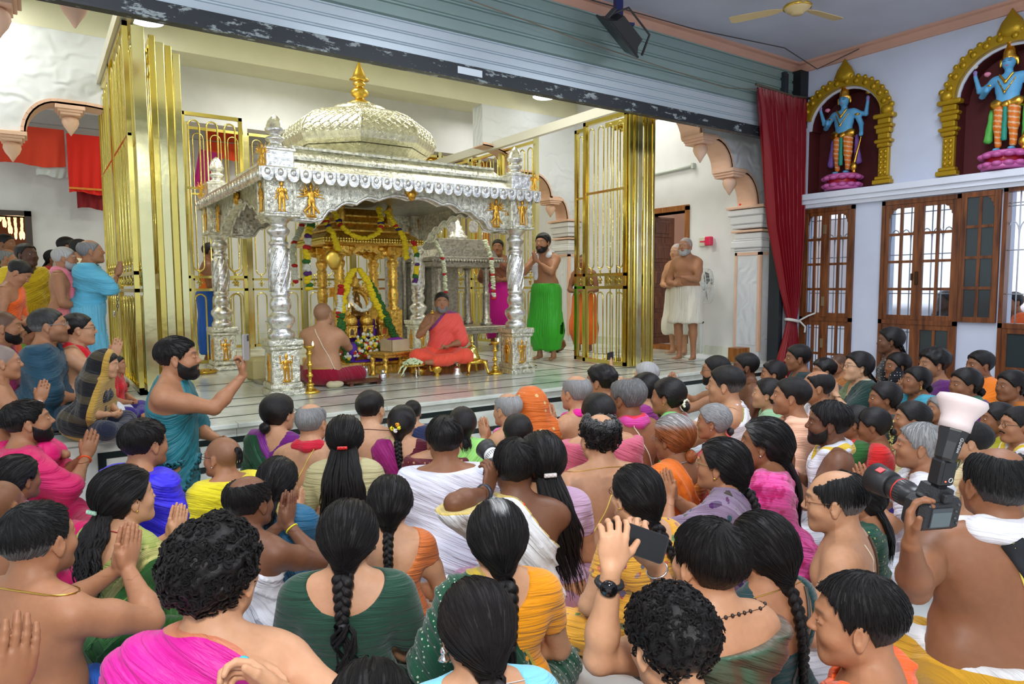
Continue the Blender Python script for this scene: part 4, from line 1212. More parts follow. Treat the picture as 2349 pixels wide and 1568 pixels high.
YEL=(.82,.62,.01);WHI=(.72,.74,.62);RED=(.50,.012,.012);PUR=(.09,.02,.16);GRN=(.03,.14,.02);NAV=(.03,.02,.12);CRE=(.66,.70,.50)
def curve(pts,n=24):
 pts=[np.array(p,float)for p in pts];P_=[pts[0]]+pts+[pts[-1]];out=[]
 for i in range(1,len(P_)-2):
  for t in np.linspace(0,1,8,endpoint=False):
   p0,p1,p2,p3=P_[i-1:i+3]
   out.append(.5*((2*p1)+(-p0+p2)*t+(2*p0-5*p1+4*p2-p3)*t*t+(-p0+3*p1-3*p2+p3)*t**3))
 return[tuple(p)for p in out+[pts[-1]]]
yf=Y0-.32
garland('flower_garland',curve([(2.88,7.80,2.42),(2.95,7.72,2.20),(3.02,yf,2.09),(3.20,yf,2.03),(3.38,yf,2.09),(3.46,7.72,2.22),(3.47,7.80,2.42)]),[(.30,YEL),(.05,NAV),(.02,YEL),(.06,RED),(.85,YEL),(.06,RED),(.02,YEL),(.05,NAV),(.30,YEL)],.041,'yellow garland looping across the golden shrine roof front')
garland('flower_garland',curve([(2.74,7.78,2.38),(2.78,7.70,2.20),(2.84,yf,2.05),(2.90,yf-.01,1.88)]),[(.25,YEL),(.05,RED),(.03,YEL),(.05,NAV),(.4,YEL)],.041,'short yellow garland hanging over the left end of the golden roof')
garland('flower_garland',curve([(3.56,7.80,2.38),(3.64,7.70,2.20),(3.72,yf,2.06),(3.76,yf,1.80)]),[(.3,YEL),(.05,RED),(.03,YEL),(.05,NAV),(.5,YEL)],.041,'short yellow garland hanging over the right end of the golden roof')
garland('flower_garland',curve([(2.73,7.86,2.36),(2.58,7.66,2.13),(2.52,7.62,1.92),(2.51,7.60,1.70),(2.53,7.60,1.42)]),[(.08,PUR),(.1,YEL),(.06,RED),(.09,WHI),(.07,GRN),(.1,YEL),(.06,PUR),(.09,WHI),(.06,RED),(.13,YEL),(.06,GRN),(.09,WHI),(.06,PUR),(.1,YEL),(.05,GRN),(.05,YEL)],.048,'many-coloured thick garland hanging left of the golden shrine')
garland('flower_garland',curve([(3.84,7.64,2.02),(3.88,7.62,1.78),(3.83,7.60,1.48)]),[(.08,RED),(.1,YEL),(.06,GRN),(.08,WHI),(.05,PUR),(.12,YEL),(.06,GRN),(.06,PUR),(.04,WHI)],.039,'many-coloured garland hanging at the right corner of the golden shrine')
garland('flower_garland',curve([(2.78,8.3,2.40),(2.60,8.1,2.12),(2.50,8.05,1.92),(2.49,8.0,1.7),(2.50,8.0,1.50)]),[(.4,CRE),(.07,RED),(.3,CRE),(.07,RED),(.35,CRE),(.07,RED),(.2,WHI),(.07,RED)],.039,'white and red garland hanging nearest the front left silver pillar')
garland('flower_garland',curve([(2.90,7.66,1.06),(2.96,7.68,1.30),(3.03,7.70,1.56),(3.12,7.74,1.67)]),[(1,YEL)],.048,'thick yellow marigold garland on the left side of the idol')
garland('flower_garland',curve([(3.17,7.74,1.67),(3.26,7.72,1.55),(3.35,7.70,1.30),(3.46,7.68,1.08)]),[(1,YEL)],.048,'thick yellow marigold garland on the right side of the idol')
garland('leaf_garland',curve([(3.30,7.74,1.54),(3.42,7.70,1.26),(3.52,7.66,1.0),(3.62,7.62,.74)]),[(1,(.025,.12,.015))],.051,'long dark green leaf garland slanting down right of the idol')
garland('leaf_garland',curve([(2.92,7.66,1.16),(2.90,7.62,1.0),(2.90,7.58,.80),(2.95,7.5,.56)]),[(1,(.03,.14,.02))],.051,'green leaf garland hanging down left of the miniature temples')
garland('flower_garland',curve([(3.08,7.80,1.46),(3.08,7.78,1.32),(3.14,7.76,1.22),(3.22,7.76,1.18),(3.31,7.76,1.24),(3.35,7.78,1.38)]),[(1,WHI)],.036,'white jasmine garland curved round the idol')
garland('flower_garland',curve([(2.93,7.70,1.48),(2.91,7.68,1.36),(2.89,7.66,1.10)]),[(.3,RED),(.5,WHI),(.2,RED)],.043,'red and white flower tassel at the left edge of the idol')
th.location=(3.24,7.98,.76);th.scale=(.80,.85,.86)
so_=(5.35,9.35,P)
ss_=empty('silver_shrine',so_,0,'old silver shrine on slender pillars behind the seated man in coral robes','shrine')
def sp_(name,mb,m):return gpart(name,mb,m,ss_,so_)
SX0,SX1,SY0,SY1=5.0,5.84,9.12,9.70
for x in(SX0,SX1):
 for y in(SY0,SY1):
  mb=MB();mb.lathe([(.04,.88),(.09,.88),(.10,.92),(.07,.94),(.08,.98),(.06,1.0),(.06,1.38),(.07,1.40),(.04,1.43),(.05,1.5),(.035,1.53),(.05,1.6),(.04,1.7),(.05,1.78),(.08,1.84)],(x,y,0),12);sp_('pillar',mb,M_SILVERO)
mb=MB();mb.box(SX0-.25,SX1+.25,SY0-.25,SY1+.2,.82,.88,bev=.01);mb.box(SX0-.22,SX1+.22,SY0-.22,SY1+.2,.76,.82,bev=.008)
for x in(SX0-.15,SX1+.15):
 for y in(SY0-.15,SY1):mb.lathe([(.04,P),(.05,.5),(.03,.6),(.05,.7),(.05,.76)],(x,y,0),10)
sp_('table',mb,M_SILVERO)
mb=MB();mb.box(SX0-.16,SX1+.16,SY0-.16,SY1+.16,1.84,1.93,bev=.01);mb.box(SX0-.20,SX1+.20,SY0-.2,SY1+.2,1.93,2.0,bev=.008)
for k in range(30):mb.ball((SX0-.20+(1.4*k/29),SY0-.2,1.935),(.018,.014,.022),6,4)
mb.prism([(SX0-.14,2.0),(SX1+.14,2.0),(SX1+.06,2.12),(SX0-.06,2.12)],SY0-.14,SY1+.14,axis='y')
mb.box(SX0,SX1,SY0,SY1,2.12,2.30,bev=.01)
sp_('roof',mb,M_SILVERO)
mb=MB();xc=(SX0+SX1)/2
mb.lathe([(.16,2.28),(.17,2.34),(.12,2.38),(.13,2.42),(.08,2.46),(.09,2.5),(.05,2.53),(.05,2.57),(.01,2.64)],(xc,SY0+.15,0),16);sp_('dome',mb,M_SILVERP)
mb=MB()
for s in(-1,1):
 mb.prism([(xc+s*.34,2.62),(xc+s*.60,2.60),(xc+s*.53,2.50),(xc+s*.60,2.40),(xc+s*.34,2.42)],SY0-.01,SY0+.005,axis='y')
 mb.tube([(xc+s*.36,SY0,2.30),(xc+s*.36,SY0,2.44)],.008,6)
 mb.prism([(xc+s*.20+.085*math.cos(t),2.48+.10*math.sin(t)*(1.4 if t<PI else .8))for t in[2*PI*k/14 for k in range(14)]],SY0-.01,SY0+.005,axis='y')
sp_('silver_flag',mb,M_SILVERP)
mb=MB();mb.box(SX0+.04,SX0+.10,SY0+.3,SY1,.88,1.84);mb.box(SX0+.1,SX0+.62,SY1-.1,SY1-.06,.88,1.84);sp_('back_panel',mb,M_SILVERO)
garland('flower_garland',curve([(4.80,8.86,2.12),(4.90,8.84,1.92),(4.94,8.84,1.7),(4.96,8.84,1.36)]),[(.4,CRE),(.06,RED),(.3,CRE),(.06,RED),(.35,CRE),(.06,RED)],.036,'pale cream garland with red knots on the left of the silver shrine')
ss_.scale=(1,1,.94)
garland('flower_garland',curve([(5.66,8.86,2.16),(5.74,8.84,1.94),(5.78,8.84,1.7),(5.80,8.84,1.26)]),[(.4,CRE),(.06,RED),(.3,CRE),(.06,RED),(.3,CRE),(.06,RED),(.1,WHI),(.06,RED)],.040,'pale cream garland with red knots on the right of the silver shrine')
mb=MB();mb.box(4.52,5.10,9.9,10.0,P+.4,2.46,bev=.01);mb.box(4.45,5.2,9.84,10.1,P,P+.4,bev=.02)
for k in range(3):mb.lathe([(.05,P+.4),(.035,1.4),(.05,1.8),(.035,2.0),(.06,2.46)],(4.52+.29*k,9.88,0),10)
tag(mb.build('carved_screen',M_SILVERO),'dull carved silver screen standing behind the golden shrine pillar','screen')
# ---- floor items on the sanctum
def lathe_thing(name,loc,prof,m,label,cat,n=18,group=None,part='body'):
 o=empty(name,loc,0,label,cat,group)
 mb=MB();mb.lathe(prof,(0,0,0),n);mb.build(part,m,o)
 return o
def stand_lamp(loc,h,label,m):
 o=empty('standing_oil_lamp',loc,0,label,'lamp')
 mb=MB();mb.lathe([(.085,0),(.095,.012),(.06,.03),(.035,.05),(.03,.07),(.045,.085),(.02,.10)],(0,0,0),22);mb.build('base',m,o)
 mb=MB();pr_=[(.02,.10)]
 z=.10
 while z<h-.07:
  pr_+=[(.018,z),(.016,z+.05),(.032,z+.06),(.032,z+.075),(.018,z+.085)];z+=.105
 pr_+=[(.016,h-.05),(.04,h-.03),(.052,h-.015),(.05,h-.005),(.01,h-.01)]
 mb.lathe(pr_,(0,0,0),16);mb.build('stem',m,o)
 mb=MB();mb.lathe([(.002,h-.01),(.009,h+.004),(.007,h+.02),(.001,h+.038)],(.03,-.02,0),8);mb.build('flame',flatmat((1,.62,.2),.5,emis=14),o)
 return o
stand_lamp((2.13,6.46,P),.46,'golden standing oil lamp in front of the bare-backed priest',M_GOLD)
stand_lamp((4.33,6.58,P),.38,'golden standing oil lamp beside the front right pedestal',M_GOLD)
stand_lamp((2.30,8.4,P),.62,'tall silver oil lamp burning between the two left pillars',M_SILVERP)
stand_lamp((4.36,8.0,P),.62,'tall silver oil lamp standing left of the man in coral robes',M_SILVERP)
for k,(x,y,h)in enumerate(((2.72,9.2,.55),)):
 stand_lamp((x,y,P),h,'silver oil lamp partly hidden behind the front left silver pillar',M_SILVERP)
o=empty('bell_stand',(4.12,6.74,P),0,'brass bell on a golden stand with curved claw feet','bell')
mb=MB();mb.lathe([(.13,.13),(.14,.15),(.12,.17),(.05,.18)],(0,0,0),20)
for a in range(4):
 t=PI/4+a*PI/2;c,s=math.cos(t),math.sin(t)
 mb.tube([(c*.10,s*.10,.15),(c*.15,s*.15,.14),(c*.17,s*.17,.08),(c*.19,s*.19,.015),(c*.22,s*.22,.02)],[.022,.024,.018,.014,.016],8)
mb.build('stand',M_GOLD,o)
mb=MB();mb.lathe([(.095,.18),(.09,.20),(.07,.23),(.062,.27),(.055,.31),(.03,.335),(.012,.34),(.015,.36),(.03,.375),(.01,.39),(.012,.42),(.003,.46)],(0,0,0),20);mb.build('bell',M_BRASS,o)
o=empty('golden_stool',(3.36,7.24,P),.22,'low golden stool with turned legs in front of the idol','stool',None,.9)
mb=MB();mb.box(-.26,.26,-.17,.17,.27,.305,bev=.006);mb.box(-.24,.24,-.15,.15,.235,.27,bev=.004);mb.build('stool_top',M_GOLDE,o)
for sx in(-1,1):
 for sy in(-1,1):
  mb=MB();mb.lathe([(.035,0),(.04,.02),(.025,.05),(.035,.10),(.04,.14),(.025,.17),(.035,.20),(.035,.24)],(sx*.22,sy*.13,0),12);mb.build('leg',M_GOLDE,o)
o=empty('offering_box',(3.39,7.25,P+.276),.22,'pale square box with purple cloth inside on the golden stool','box',None,.85)
mb=MB();mb.box(-.15,.15,-.13,.13,0,.008)
for a,b,c,d in((-.15,.15,-.13,-.12),(-.15,.15,.12,.13),(-.15,-.14,-.13,.13),(.14,.15,-.13,.13)):mb.box(a,b,c,d,0,.16)
mb.build('box_body',flatmat(srgb(196,178,140),.35,var=.15,vscale=6),o)
mb=MB();mb.ball((0,0,.145),(.13,.11,.035),14,8);mb.ball((.03,-.02,.165),(.07,.05,.02),10,6);mb.build('purple_cloth',flatmat((.22,.01,.35),.6),o)
o=empty('low_platform',(4.02,7.28,P),.05,'low brown wooden platform under the man in coral robes','platform')
mb=MB();mb.box(-.42,.42,-.30,.30,.0,.10,bev=.005);mb.box(-.45,.45,-.33,.33,.10,.12,bev=.006);mb.build('platform',M_WOOD2,o)
o=empty('wooden_plank',(2.76,6.72,P),.03,'thin dark wooden plank seat lying at the front of the floor','plank')
mb=MB();mb.box(-.20,.20,-.10,.10,.025,.05,bev=.006);mb.box(-.17,-.13,-.09,.09,0,.025);mb.box(.13,.17,-.09,.09,0,.025);mb.build('board',wood_mat(srgb(70,36,22),srgb(110,62,40)),o)
pr=[ell((0,0,.03),(.08,.05,.035),.02),ell((.05,.01,.035),(.05,.045,.03),.02),ell((-.04,-.01,.04),(.04,.04,.03),.02)]
V,Q=iso(lambda X:field(pr,X)-.004*wob(X,70,2),*bounds(pr,.02),.008)
o=link('rolled_cloth',fast_mesh('rolled_cloth',V,Q),flatmat(srgb(206,196,160),.8));o.location=(2.44,6.66,P);tag(o,'crumpled cream cloth on the floor beside the kneeling priest','cloth')
lathe_thing('steel_tumbler',(2.97,6.66,P),[(.035,0),(.040,.005),(.042,.10),(.030,.11),(.012,.115),(.02,.135),(.005,.145)],flatmat((.7,.7,.7),.18,1.),'small steel vessel with a lid on the floor near the plank','vessel')
lathe_thing('steel_tumbler',(3.06,7.32,P),[(.030,0),(.034,.005),(.040,.12),(.036,.12)],flatmat((.7,.7,.7),.18,1.),'steel cup just left of the golden stool','cup')
o=empty('water_pot',(3.70,6.82,P),0,'little golden spouted pot standing on the marble floor','pot')
mb=MB();mb.lathe([(.03,0),(.035,.01),(.02,.03),(.05,.06),(.06,.09),(.05,.12),(.02,.14),(.025,.15),(.012,.165),(.016,.18),(.003,.20)],(0,0,0),16);mb.build('pot_body',M_GOLD,o)
mb=MB();mb.tube([(-.05,0,.07),(-.08,0,.07),(-.09,0,.11),(-.085,0,.14)],[.014,.012,.009,.008],8);mb.build('spout',M_GOLD,o)
o=empty('hand_bell',(3.83+.42,6.98,P+.0),0,'silver hand bell with a figure handle on the floor in front of the wooden seat','bell')
o.location=(3.95,6.80,P)
mb=MB();mb.lathe([(.065,0),(.068,.01),(.045,.035),(.04,.07),(.03,.09),(.01,.10),(.012,.12),(.02,.13),(.01,.15),(.022,.17),(.012,.20),(.004,.22)],(0,0,0),18);mb.build('bell_body',M_SILVERP,o)
o=empty('flower_tray',(3.42,6.86,P),0,'silver tripod tray heaped with white flowers in front of the golden stool','tray')
mb=MB();mb.lathe([(.02,.13),(.12,.135),(.14,.15),(.135,.155),(.02,.145)],(0,0,0),22)
mb.build('dish',M_GOLD,o)
mb=MB()
for a in range(3):
 t=a*2*PI/3+.4;mb.tube([(math.cos(t)*.09,math.sin(t)*.09,.13),(math.cos(t)*.11,math.sin(t)*.11,.08),(math.cos(t)*.10,math.sin(t)*.10,.03),(math.cos(t)*.13,math.sin(t)*.13,.008)],.008,6)
mb.build('feet',M_SILVERP,o)
mb=MB();rr=random.Random(4)
for i in range(90):
 a=rr.uniform(0,6.28);q=rr.uniform(0,1)**.6
 mb.ball((math.cos(a)*q*.11,math.sin(a)*q*.09,.165+.055*(1-q)),rr.uniform(.012,.02),6,4)
mb.tube([(-.10,-.02,.16),(-.17,-.05,.13),(-.22,-.08,.07)],[.012,.010,.005],6);mb.tube([(-.08,-.04,.16),(-.14,-.08,.11),(-.2,-.12,.05)],[.012,.010,.005],6)
f_=mb.build('white_flowers',flatmat(srgb(214,230,186),.7),o)
lathe_thing('brass_bowl',(3.60,7.04,P),[(.04,0),(.06,.005),(.085,.04),(.09,.09),(.082,.09),(.07,.04),(.03,.02)],M_GOLD,'round brass bowl behind the tripod flower tray','bowl')
for lb,x,y,r in(('flat steel plate lying on the marble right of the front right pedestal',4.98,6.85,.13),('brass plate of offerings on the floor by the golden left fence panel',1.62,8.75,.16)):
 o=lathe_thing('plate',(x,y,P),[(.02,0),(r*.8,.0),(r,.03),(r*.97,.032),(r*.8,.008)],flatmat((.75,.75,.75),.2,1.)if x>3 else M_GOLD,lb,'plate',part='dish')
 if x<3:
  mb=MB()
  for i in range(16):a=rr.uniform(0,6.28);q=rr.uniform(0,.11);mb.ball((q*math.cos(a),q*math.sin(a),.03),.02,6,4)
  mb.build('offerings',flatmat((.5,.3,.04),.6),o)
o=empty('brass_kettledrum',(6.55,8.3,P),0,'round brown pot with a narrow neck on the floor behind the green dhoti','pot')
mb=MB();mb.lathe([(.06,0),(.14,.03),(.19,.10),(.17,.18),(.09,.23),(.06,.25),(.07,.30),(.10,.33),(.09,.335)],(0,0,0),20);mb.build('pot_body',flatmat((.30,.16,.06),.35,.6),o)
o.name='water_pot'
o=empty('stone_block',(2.05,7.75,P),.1,'cream cloth-wrapped stool between the left pillars with brass pots in front','stool')
mb=MB();mb.box(-.17,.17,-.15,.15,0,.25,bev=.03);mb.build('wrapped_block',flatmat(srgb(196,184,128),.8,bump=.5),o)
mb=MB();mb.box(-.2,.3,-.42,-.2,.0,.035,bev=.006);mb.build('silver_board',M_SILVERO,o)
for i,dx in enumerate((-.02,.09)):
 lathe_thing('brass_cup',(2.05+dx,7.42,P+.036),[(.025,0),(.035,.01),(.045,.04),(.04,.07),(.05,.075)],M_GOLD,['left brass cup on the small silver board','right brass cup on the small silver board'][i],'cup',group='brass cups on the silver board')
mb0=[(MB(),c)for c in((.80,.60,.02),(.75,.78,.66),(.5,.02,.02),(.04,.15,.02))]
rr=random.Random(9)
for i in range(260):
 m_,c=mb0[rr.choice([0,0,1,1,2,3])]
 x=rr.gauss(3.42,.17);y=rr.uniform(7.42,7.72);z=.80+rr.uniform(0,.22)*max(0,1-abs(x-3.42)/.34)-(7.72-y)*.5
 m_.ball((x-3.42,y-7.6,z-.62),rr.uniform(.018,.032),6,4)
o=empty('flower_heap',(3.20,7.56,.62),0,'heap of mixed yellow, white and red flowers at the foot of the idol','flowers',None,.85)
for m_,c in mb0:m_.build('flowers',flatmat(c,.75),o)
mb=MB();mb.box(2.86,3.62,7.42,7.72,.56,.60,bev=.008);mb.box(2.84,3.66,7.40,7.70,P,.56,bev=.01);tag(mb.build('offering_table',M_GOLDE),'low golden offering table just in front of the golden shrine','table')
pr=[ell((2.98,7.50,.72),(.06,.05,.11),.03),ell((3.25,7.46,.61),(.32,.06,.02),.02),ell((3.56,7.52,.72),(.045,.045,.11),.03),ell((3.17,7.84,.86),(.03,.03,.10),.02),ell((3.38,7.84,.88),(.03,.03,.12),.02)]
V,Q=iso(lambda X:field(pr,X)-.006*wob(X,50,2),*bounds(pr,.03),.012);o=link('purple_cloth',fast_mesh('cloth',V,Q),flatmat((.08,.01,.32),.6));tag(o,'deep purple cloth bunched round the offerings on the golden table','cloth')
# ---- red curtain tied back
def curtain():
 o=empty('curtain',(7.9,5.20,0),0,'long dark red curtain gathered and tied with a white cord at the window wall','curtain')
 zs=np.linspace(3.80,.02,70);n=220
 V=[]
 for z in zs:
  t=(3.80-z)/3.78
  xl=np.interp(z,[0,.35,.78,1.02,1.4,2.2,3.0,3.5,3.8],[7.60,7.70,7.86,7.93,7.78,7.50,7.36,7.26,7.18])
  xr=np.interp(z,[0,.35,.78,1.02,1.4,2.2,3.0,3.5,3.8],[8.10,8.15,8.10,8.07,8.12,8.14,8.13,8.13,8.16])
  amp=.048*np.interp(z,[0,.9,1.0,1.1,2.5,3.6,3.8],[1.4,.45,.35,.6,1.,.8,.4])
  u=np.linspace(0,1,n)
  ph=u*2*PI*17+.9*np.sin(u*9+z*1.1)+.5*np.sin(u*23-z*1.7)
  x=xl+(xr-xl)*u+.005*np.sin(ph*2);y=5.20+amp*np.sin(ph)+.35*amp*np.sin(ph*.5+2)
  V.append(np.stack([x-7.9,y-5.20,np.full(n,z)],1))
 V=np.stack(V);m=len(zs)
 back=V.copy();back[:,:,1]+=.006
 VV=np.concatenate([V.reshape(-1,3),back.reshape(-1,3)])
 i,j=np.meshgrid(np.arange(m-1),np.arange(n-1),indexing='ij')
 Q=np.stack([i*n+j,(i+1)*n+j,(i+1)*n+j+1,i*n+j+1],-1).reshape(-1,4)
 Q=np.concatenate([Q,(Q+m*n)[:,::-1]])
 link('curtain_cloth',fast_mesh('curtain',VV,Q),flatmat(srgb(134,8,26),.42),o)
 mb=MB();mb.tube([(8.0-7.9+.105*math.cos(t),.065*math.sin(t),1.0-.02*math.cos(t))for t in[2*PI*k/24 for k in range(24)]],.02,8,closed=True)
 mb.tube([(.18,-.05,1.0),(.26,-.12,1.06),(.31,-.2,1.10)],.012,6);mb.tube([(.18,-.05,1.0),(.24,-.1,.92),(.20,-.12,.85)],.012,6)
 mb.build('tie_cord',flatmat(srgb(216,214,208),.8),o)
 mb=MB();mb.tube([(-.75,0,3.83),(.0,0,3.80),(.32,-.02,3.82)],.016,8);mb.build('curtain_rod',flatmat(srgb(86,74,62),.5),o)
curtain()
# ---- floodlight on a blue bracket
fl=empty('floodlight',(4.75,5.02,3.86),math.radians(-18),'black finned floodlight hanging from a blue bracket in front of the shutter','floodlight')
Mt=Matrix.Rotation(math.radians(28),4,'X')@Matrix.Rotation(math.radians(38),4,'Y')
M_BLK=flatmat((.015,.015,.017),.4)
mb=MB();mb.box(-.24,.24,-.17,.17,-.02,.0,M=Mt,bev=.006);mb.prism([(-.22,0),(.22,0),(.14,.075),(-.14,.075)],-.15,.15,axis='y',M=Mt);mb.build('housing',M_BLK,fl)
mb=MB()
for k in range(15):
 y=-.14+.28*k/14;mb.prism([(-.17,.05),(.17,.05),(.15,.125),(-.15,.125)],y-.003,y+.003,axis='y',M=Mt)
mb.build('cooling_fins',M_BLK,fl)
mb=MB();mb.tube([tuple(Mt@Vector(p))for p in((-.26,-.14,.03),(-.17,-.14,.20),(.17,-.14,.20),(.26,-.14,.03))],.012,4);mb.box(-.27,-.255,-.18,-.10,-.0,.10,M=Mt);mb.build('yoke',flatmat((.03,.03,.032),.45),fl)
mb=MB();mb.box(-.035,.035,-.035,.035,.12,.40);mb.box(-.12,.16,-.03,.03,.10,.125);mb.build('bracket',flatmat(srgb(30,40,96),.4),fl)
# ---- ceiling fan
FAN_A=math.atan2(.60,-.28)-.30
fn_=empty('ceiling_fan',(6.06,3.97,4.27),FAN_A,'cream three-bladed ceiling fan under the hall ceiling','ceiling fan')
M_FAN=flatmat(srgb(212,190,140),.4)
mb=MB();mb.lathe([(.02,0),(.06,-.0),(.05,-.05),(.012,-.06),(.012,-.13),(.06,-.15),(.11,-.17),(.125,-.20),(.10,-.235),(.06,-.25),(.055,-.265),(.0,-.27)],(0,0,0),26);mb.build('motor',M_FAN,fn_)
mb=MB();mb.lathe([(.128,-.19),(.131,-.20),(.128,-.21)],(0,0,0),26);mb.build('gold_ring',M_GOLD,fn_)
for k in range(3):
 Mb=Matrix.Rotation(k*2*PI/3+.30,4,'Z')@Matrix.Translation((0,0,-.20))@Matrix.Rotation(math.radians(9),4,'X')
 mb=MB();mb.prism([(.17,-.035),(.25,-.055),(.58,-.068),(.62,-.05),(.62,.05),(.58,.060),(.25,.05),(.17,.03)],-.003,.003,axis='z',M=Mb);mb.box(.10,.20,-.018,.018,-.006,.004,M=Mb)
 mb.build('blade',M_FAN,fn_)
mb=MB();mb.tube([(3.2,5.24,4.24),(4.6,5.22,4.22),(6.0,5.15,4.21),(7.4,5.0,4.235),(8.05,4.98,4.10),(8.12,4.5,4.22)],.006,5);tag(mb.build('cable',flatmat((.05,.05,.05),.6)),'thin dark cable sagging along the ceiling moulding','cable')
mb=MB();mb.tube([(2.5,5.20,3.95),(4.5,5.2,3.80),(6.6,5.2,3.70),(7.4,5.2,3.80)],.005,5);tag(mb.build('cable',flatmat((.2,.15,.1),.6)),'thin brown wire strung across the face of the shutter','cable')
# ---- niches with painted statues
def niche(yc,w,zb,zs,lab1,lab2,seed):
 """recess seen as maroon arch, golden frame, pedestal and statue"""
 ya,yb=yc-w/2,yc+w/2
 arc_=[(yc+w/2*math.cos(t),zs+w/2*.95*math.sin(t))for t in[PI*k/16 for k in range(17)]]
 ha,hb=ya-.03,yb+.03
 mb=MB();mb.box(XR+.245,XR+.29,ha-.02,hb+.02,zb-.02,zs+w*.5);mb.box(XR+.001,XR+.25,ha-.02,ha+.001,zb,zs+w*.4);mb.box(XR+.001,XR+.25,hb-.001,hb+.02,zb,zs+w*.4)
 struct('trim_%d'%(16+seed),mb,M_MAROON)
 zt=zs+w/2*.95+.03;k=len(arc_)//2
 for j_,(xa,xb,mm)in enumerate(((XR,XR+.02,M_WALLH),(XR+.02,XR+.25,M_MAROON))):
  mb=MB()
  mb.prism([(yb,zs),(hb,zs),(hb,zt),(yc,zt)]+arc_[:k+1][::-1],xa,xb,axis='x');mb.prism([(yc,zt),(ha,zt),(ha,zs),(ya,zs)]+arc_[k:][::-1],xa,xb,axis='x')
  struct('trim_%d'%(18+seed+2*j_),mb,mm)
 o=empty('niche_frame',(XR,yc,zb),0,lab1,'niche frame')
 org=(XR,yc,zb)
 mb=MB()
 fw=.13
 for s in((-1,)if seed==0 else(-1,1)):
  e=yc+s*(w/2+fw/2)
  def bx(y0,y1,x,z0,z1,bev=.008):mb.box(XR-x,XR,min(y0,y1),max(y0,y1),z0,z1,bev=bev)
  bx(e-fw*.8,e+fw*.8,.10,zb,zb+.05);bx(e-fw*.65,e+fw*.65,.085,zb+.05,zb+.09);bx(e-fw*.45,e+fw*.45,.06,zb+.09,zb+.42)
  for k in range(5):
   mb.ball((XR-.06,e-.025,zb+.13+.06*k),(.02,.022,.026),8,6);mb.ball((XR-.06,e+.025,zb+.13+.06*k),(.02,.022,.026),8,6)
  z=zb+.42
  for k,(q,h)in enumerate(((.55,.05),(.75,.04),(.5,.07),(.65,.06),(.8,.04),(.55,.07),(.9,.05))):
   bx(e-fw*q,e+fw*q,.06+.05*q,z,z+h,.012);z+=h
  mb.ball((XR-.07,e+s*.03,z+.04),(.05,.07,.06),10,8);mb.ball((XR-.07,e+s*.08,z+.09),(.03,.035,.035),8,6)
  ztop=z
 R0=w/2+.02;R1=R0+fw*.9
 zc=ztop
 pts_o=[]
 nA=40
 for k in range(3 if seed==0 else 0,nA):
  t0=PI*k/nA;t1=PI*(k+1)/nA
  q=lambda r,t:(yc+r*math.cos(t),zc+(r*.92)*math.sin(t))
  mb.prism([q(R0,t0),q(R1,t0),q(R1,t1),q(R0,t1)],XR-.07,XR,axis='x')
  if k%2==0:p=q(R1,t0);mb.ball((XR-.06,p[0],p[1]),(.025,.028,.028),7,5)
  if k%3==0:p=q((R0+R1)/2,t0);mb.ball((XR-.072,p[0],p[1]),(.02,.035,.035),7,5)
 for t0 in np.linspace(0,PI,30):
  pass
 ztop2=zc+R1*.92
 mb.lathe([(.05,-.06),(.11,-.02),(.12,.03),(.09,.10),(.05,.15),(.015,.20),(.004,.22)],(0,0,0),12,M=Matrix.Translation((XR-.05,yc,ztop2))@Matrix.Diagonal((.45,1,1,1)))
 for s in(-1,1):mb.ball((XR-.05,yc+s*.08,ztop2+.0),(.03,.05,.06),8,6)
 gpart('frame',mb,flatmat(srgb(186,148,28),.35,.55,bump=.3,bscale=40),o,org)
 st=empty('deity_statue',(XR+.03,yc+.03,zb),0,lab2,'statue')
 mb=MB();q=.20
 mb.lathe([(q,0),(q*1.02,.03),(q*.92,.05),(q*.9,.07)],(0,0,0),22);mb.lathe([(q*.84,.12),(q*1.0,.14),(q*1.04,.17),(q*.9,.185)],(0,0,0),22)
 for k in range(12):
  a=2*PI*k/12;mb.ball((q*.95*math.cos(a),q*.95*math.sin(a),.05),(.05,.05,.03),8,6);mb.ball((q*.97*math.cos(a),q*.97*math.sin(a),.14),(.05,.05,.03),8,6)
 mb.build('lotus_base',flatmat(srgb(196,96,160),.4),st)
 mb=MB();mb.lathe([(q*.86,.065),(q*.80,.095),(q*.86,.125)],(0,0,0),22);mb.build('red_band',flatmat(srgb(170,20,40),.4),st)
 p=[]
 p+=[ell((0,0,.62),(.098,.062,.12),.03),ell((0,0,.50),(.088,.058,.09),.03),seg((-.09,0,.71),(.09,0,.71),.045,.045,.04)]
 p+=[seg((0,0,.72),(0,-.01,.82),.032,.03,.02),ell((0,-.015,.855),(.050,.055,.066),.01),ell((0,-.06,.845),(.010,.014,.016),.01)]
 crown=[seg((0,0,.90),(0,0,.95),.056,.05,.01),seg((0,0,.96),(0,0,1.02),.044,.03,.006),seg((0,0,1.03),(0,0,1.09),.024,.008,.006)]
 for s in(-1,1):crown.append(ell((s*.062,0,.86),(.014,.02,.045),.006))
 legs_=[]
 for s in(-1,1):legs_+=[seg((s*.048,0,.47),(s*.055,-.01,.25),.052,.040,.02),seg((s*.055,-.01,.25),(s*.055,0,.07),.036,.026,.02)]
 feet=[ell((s*.055,-.035,.025),(.028,.05,.02),.01)for s in(-1,1)]
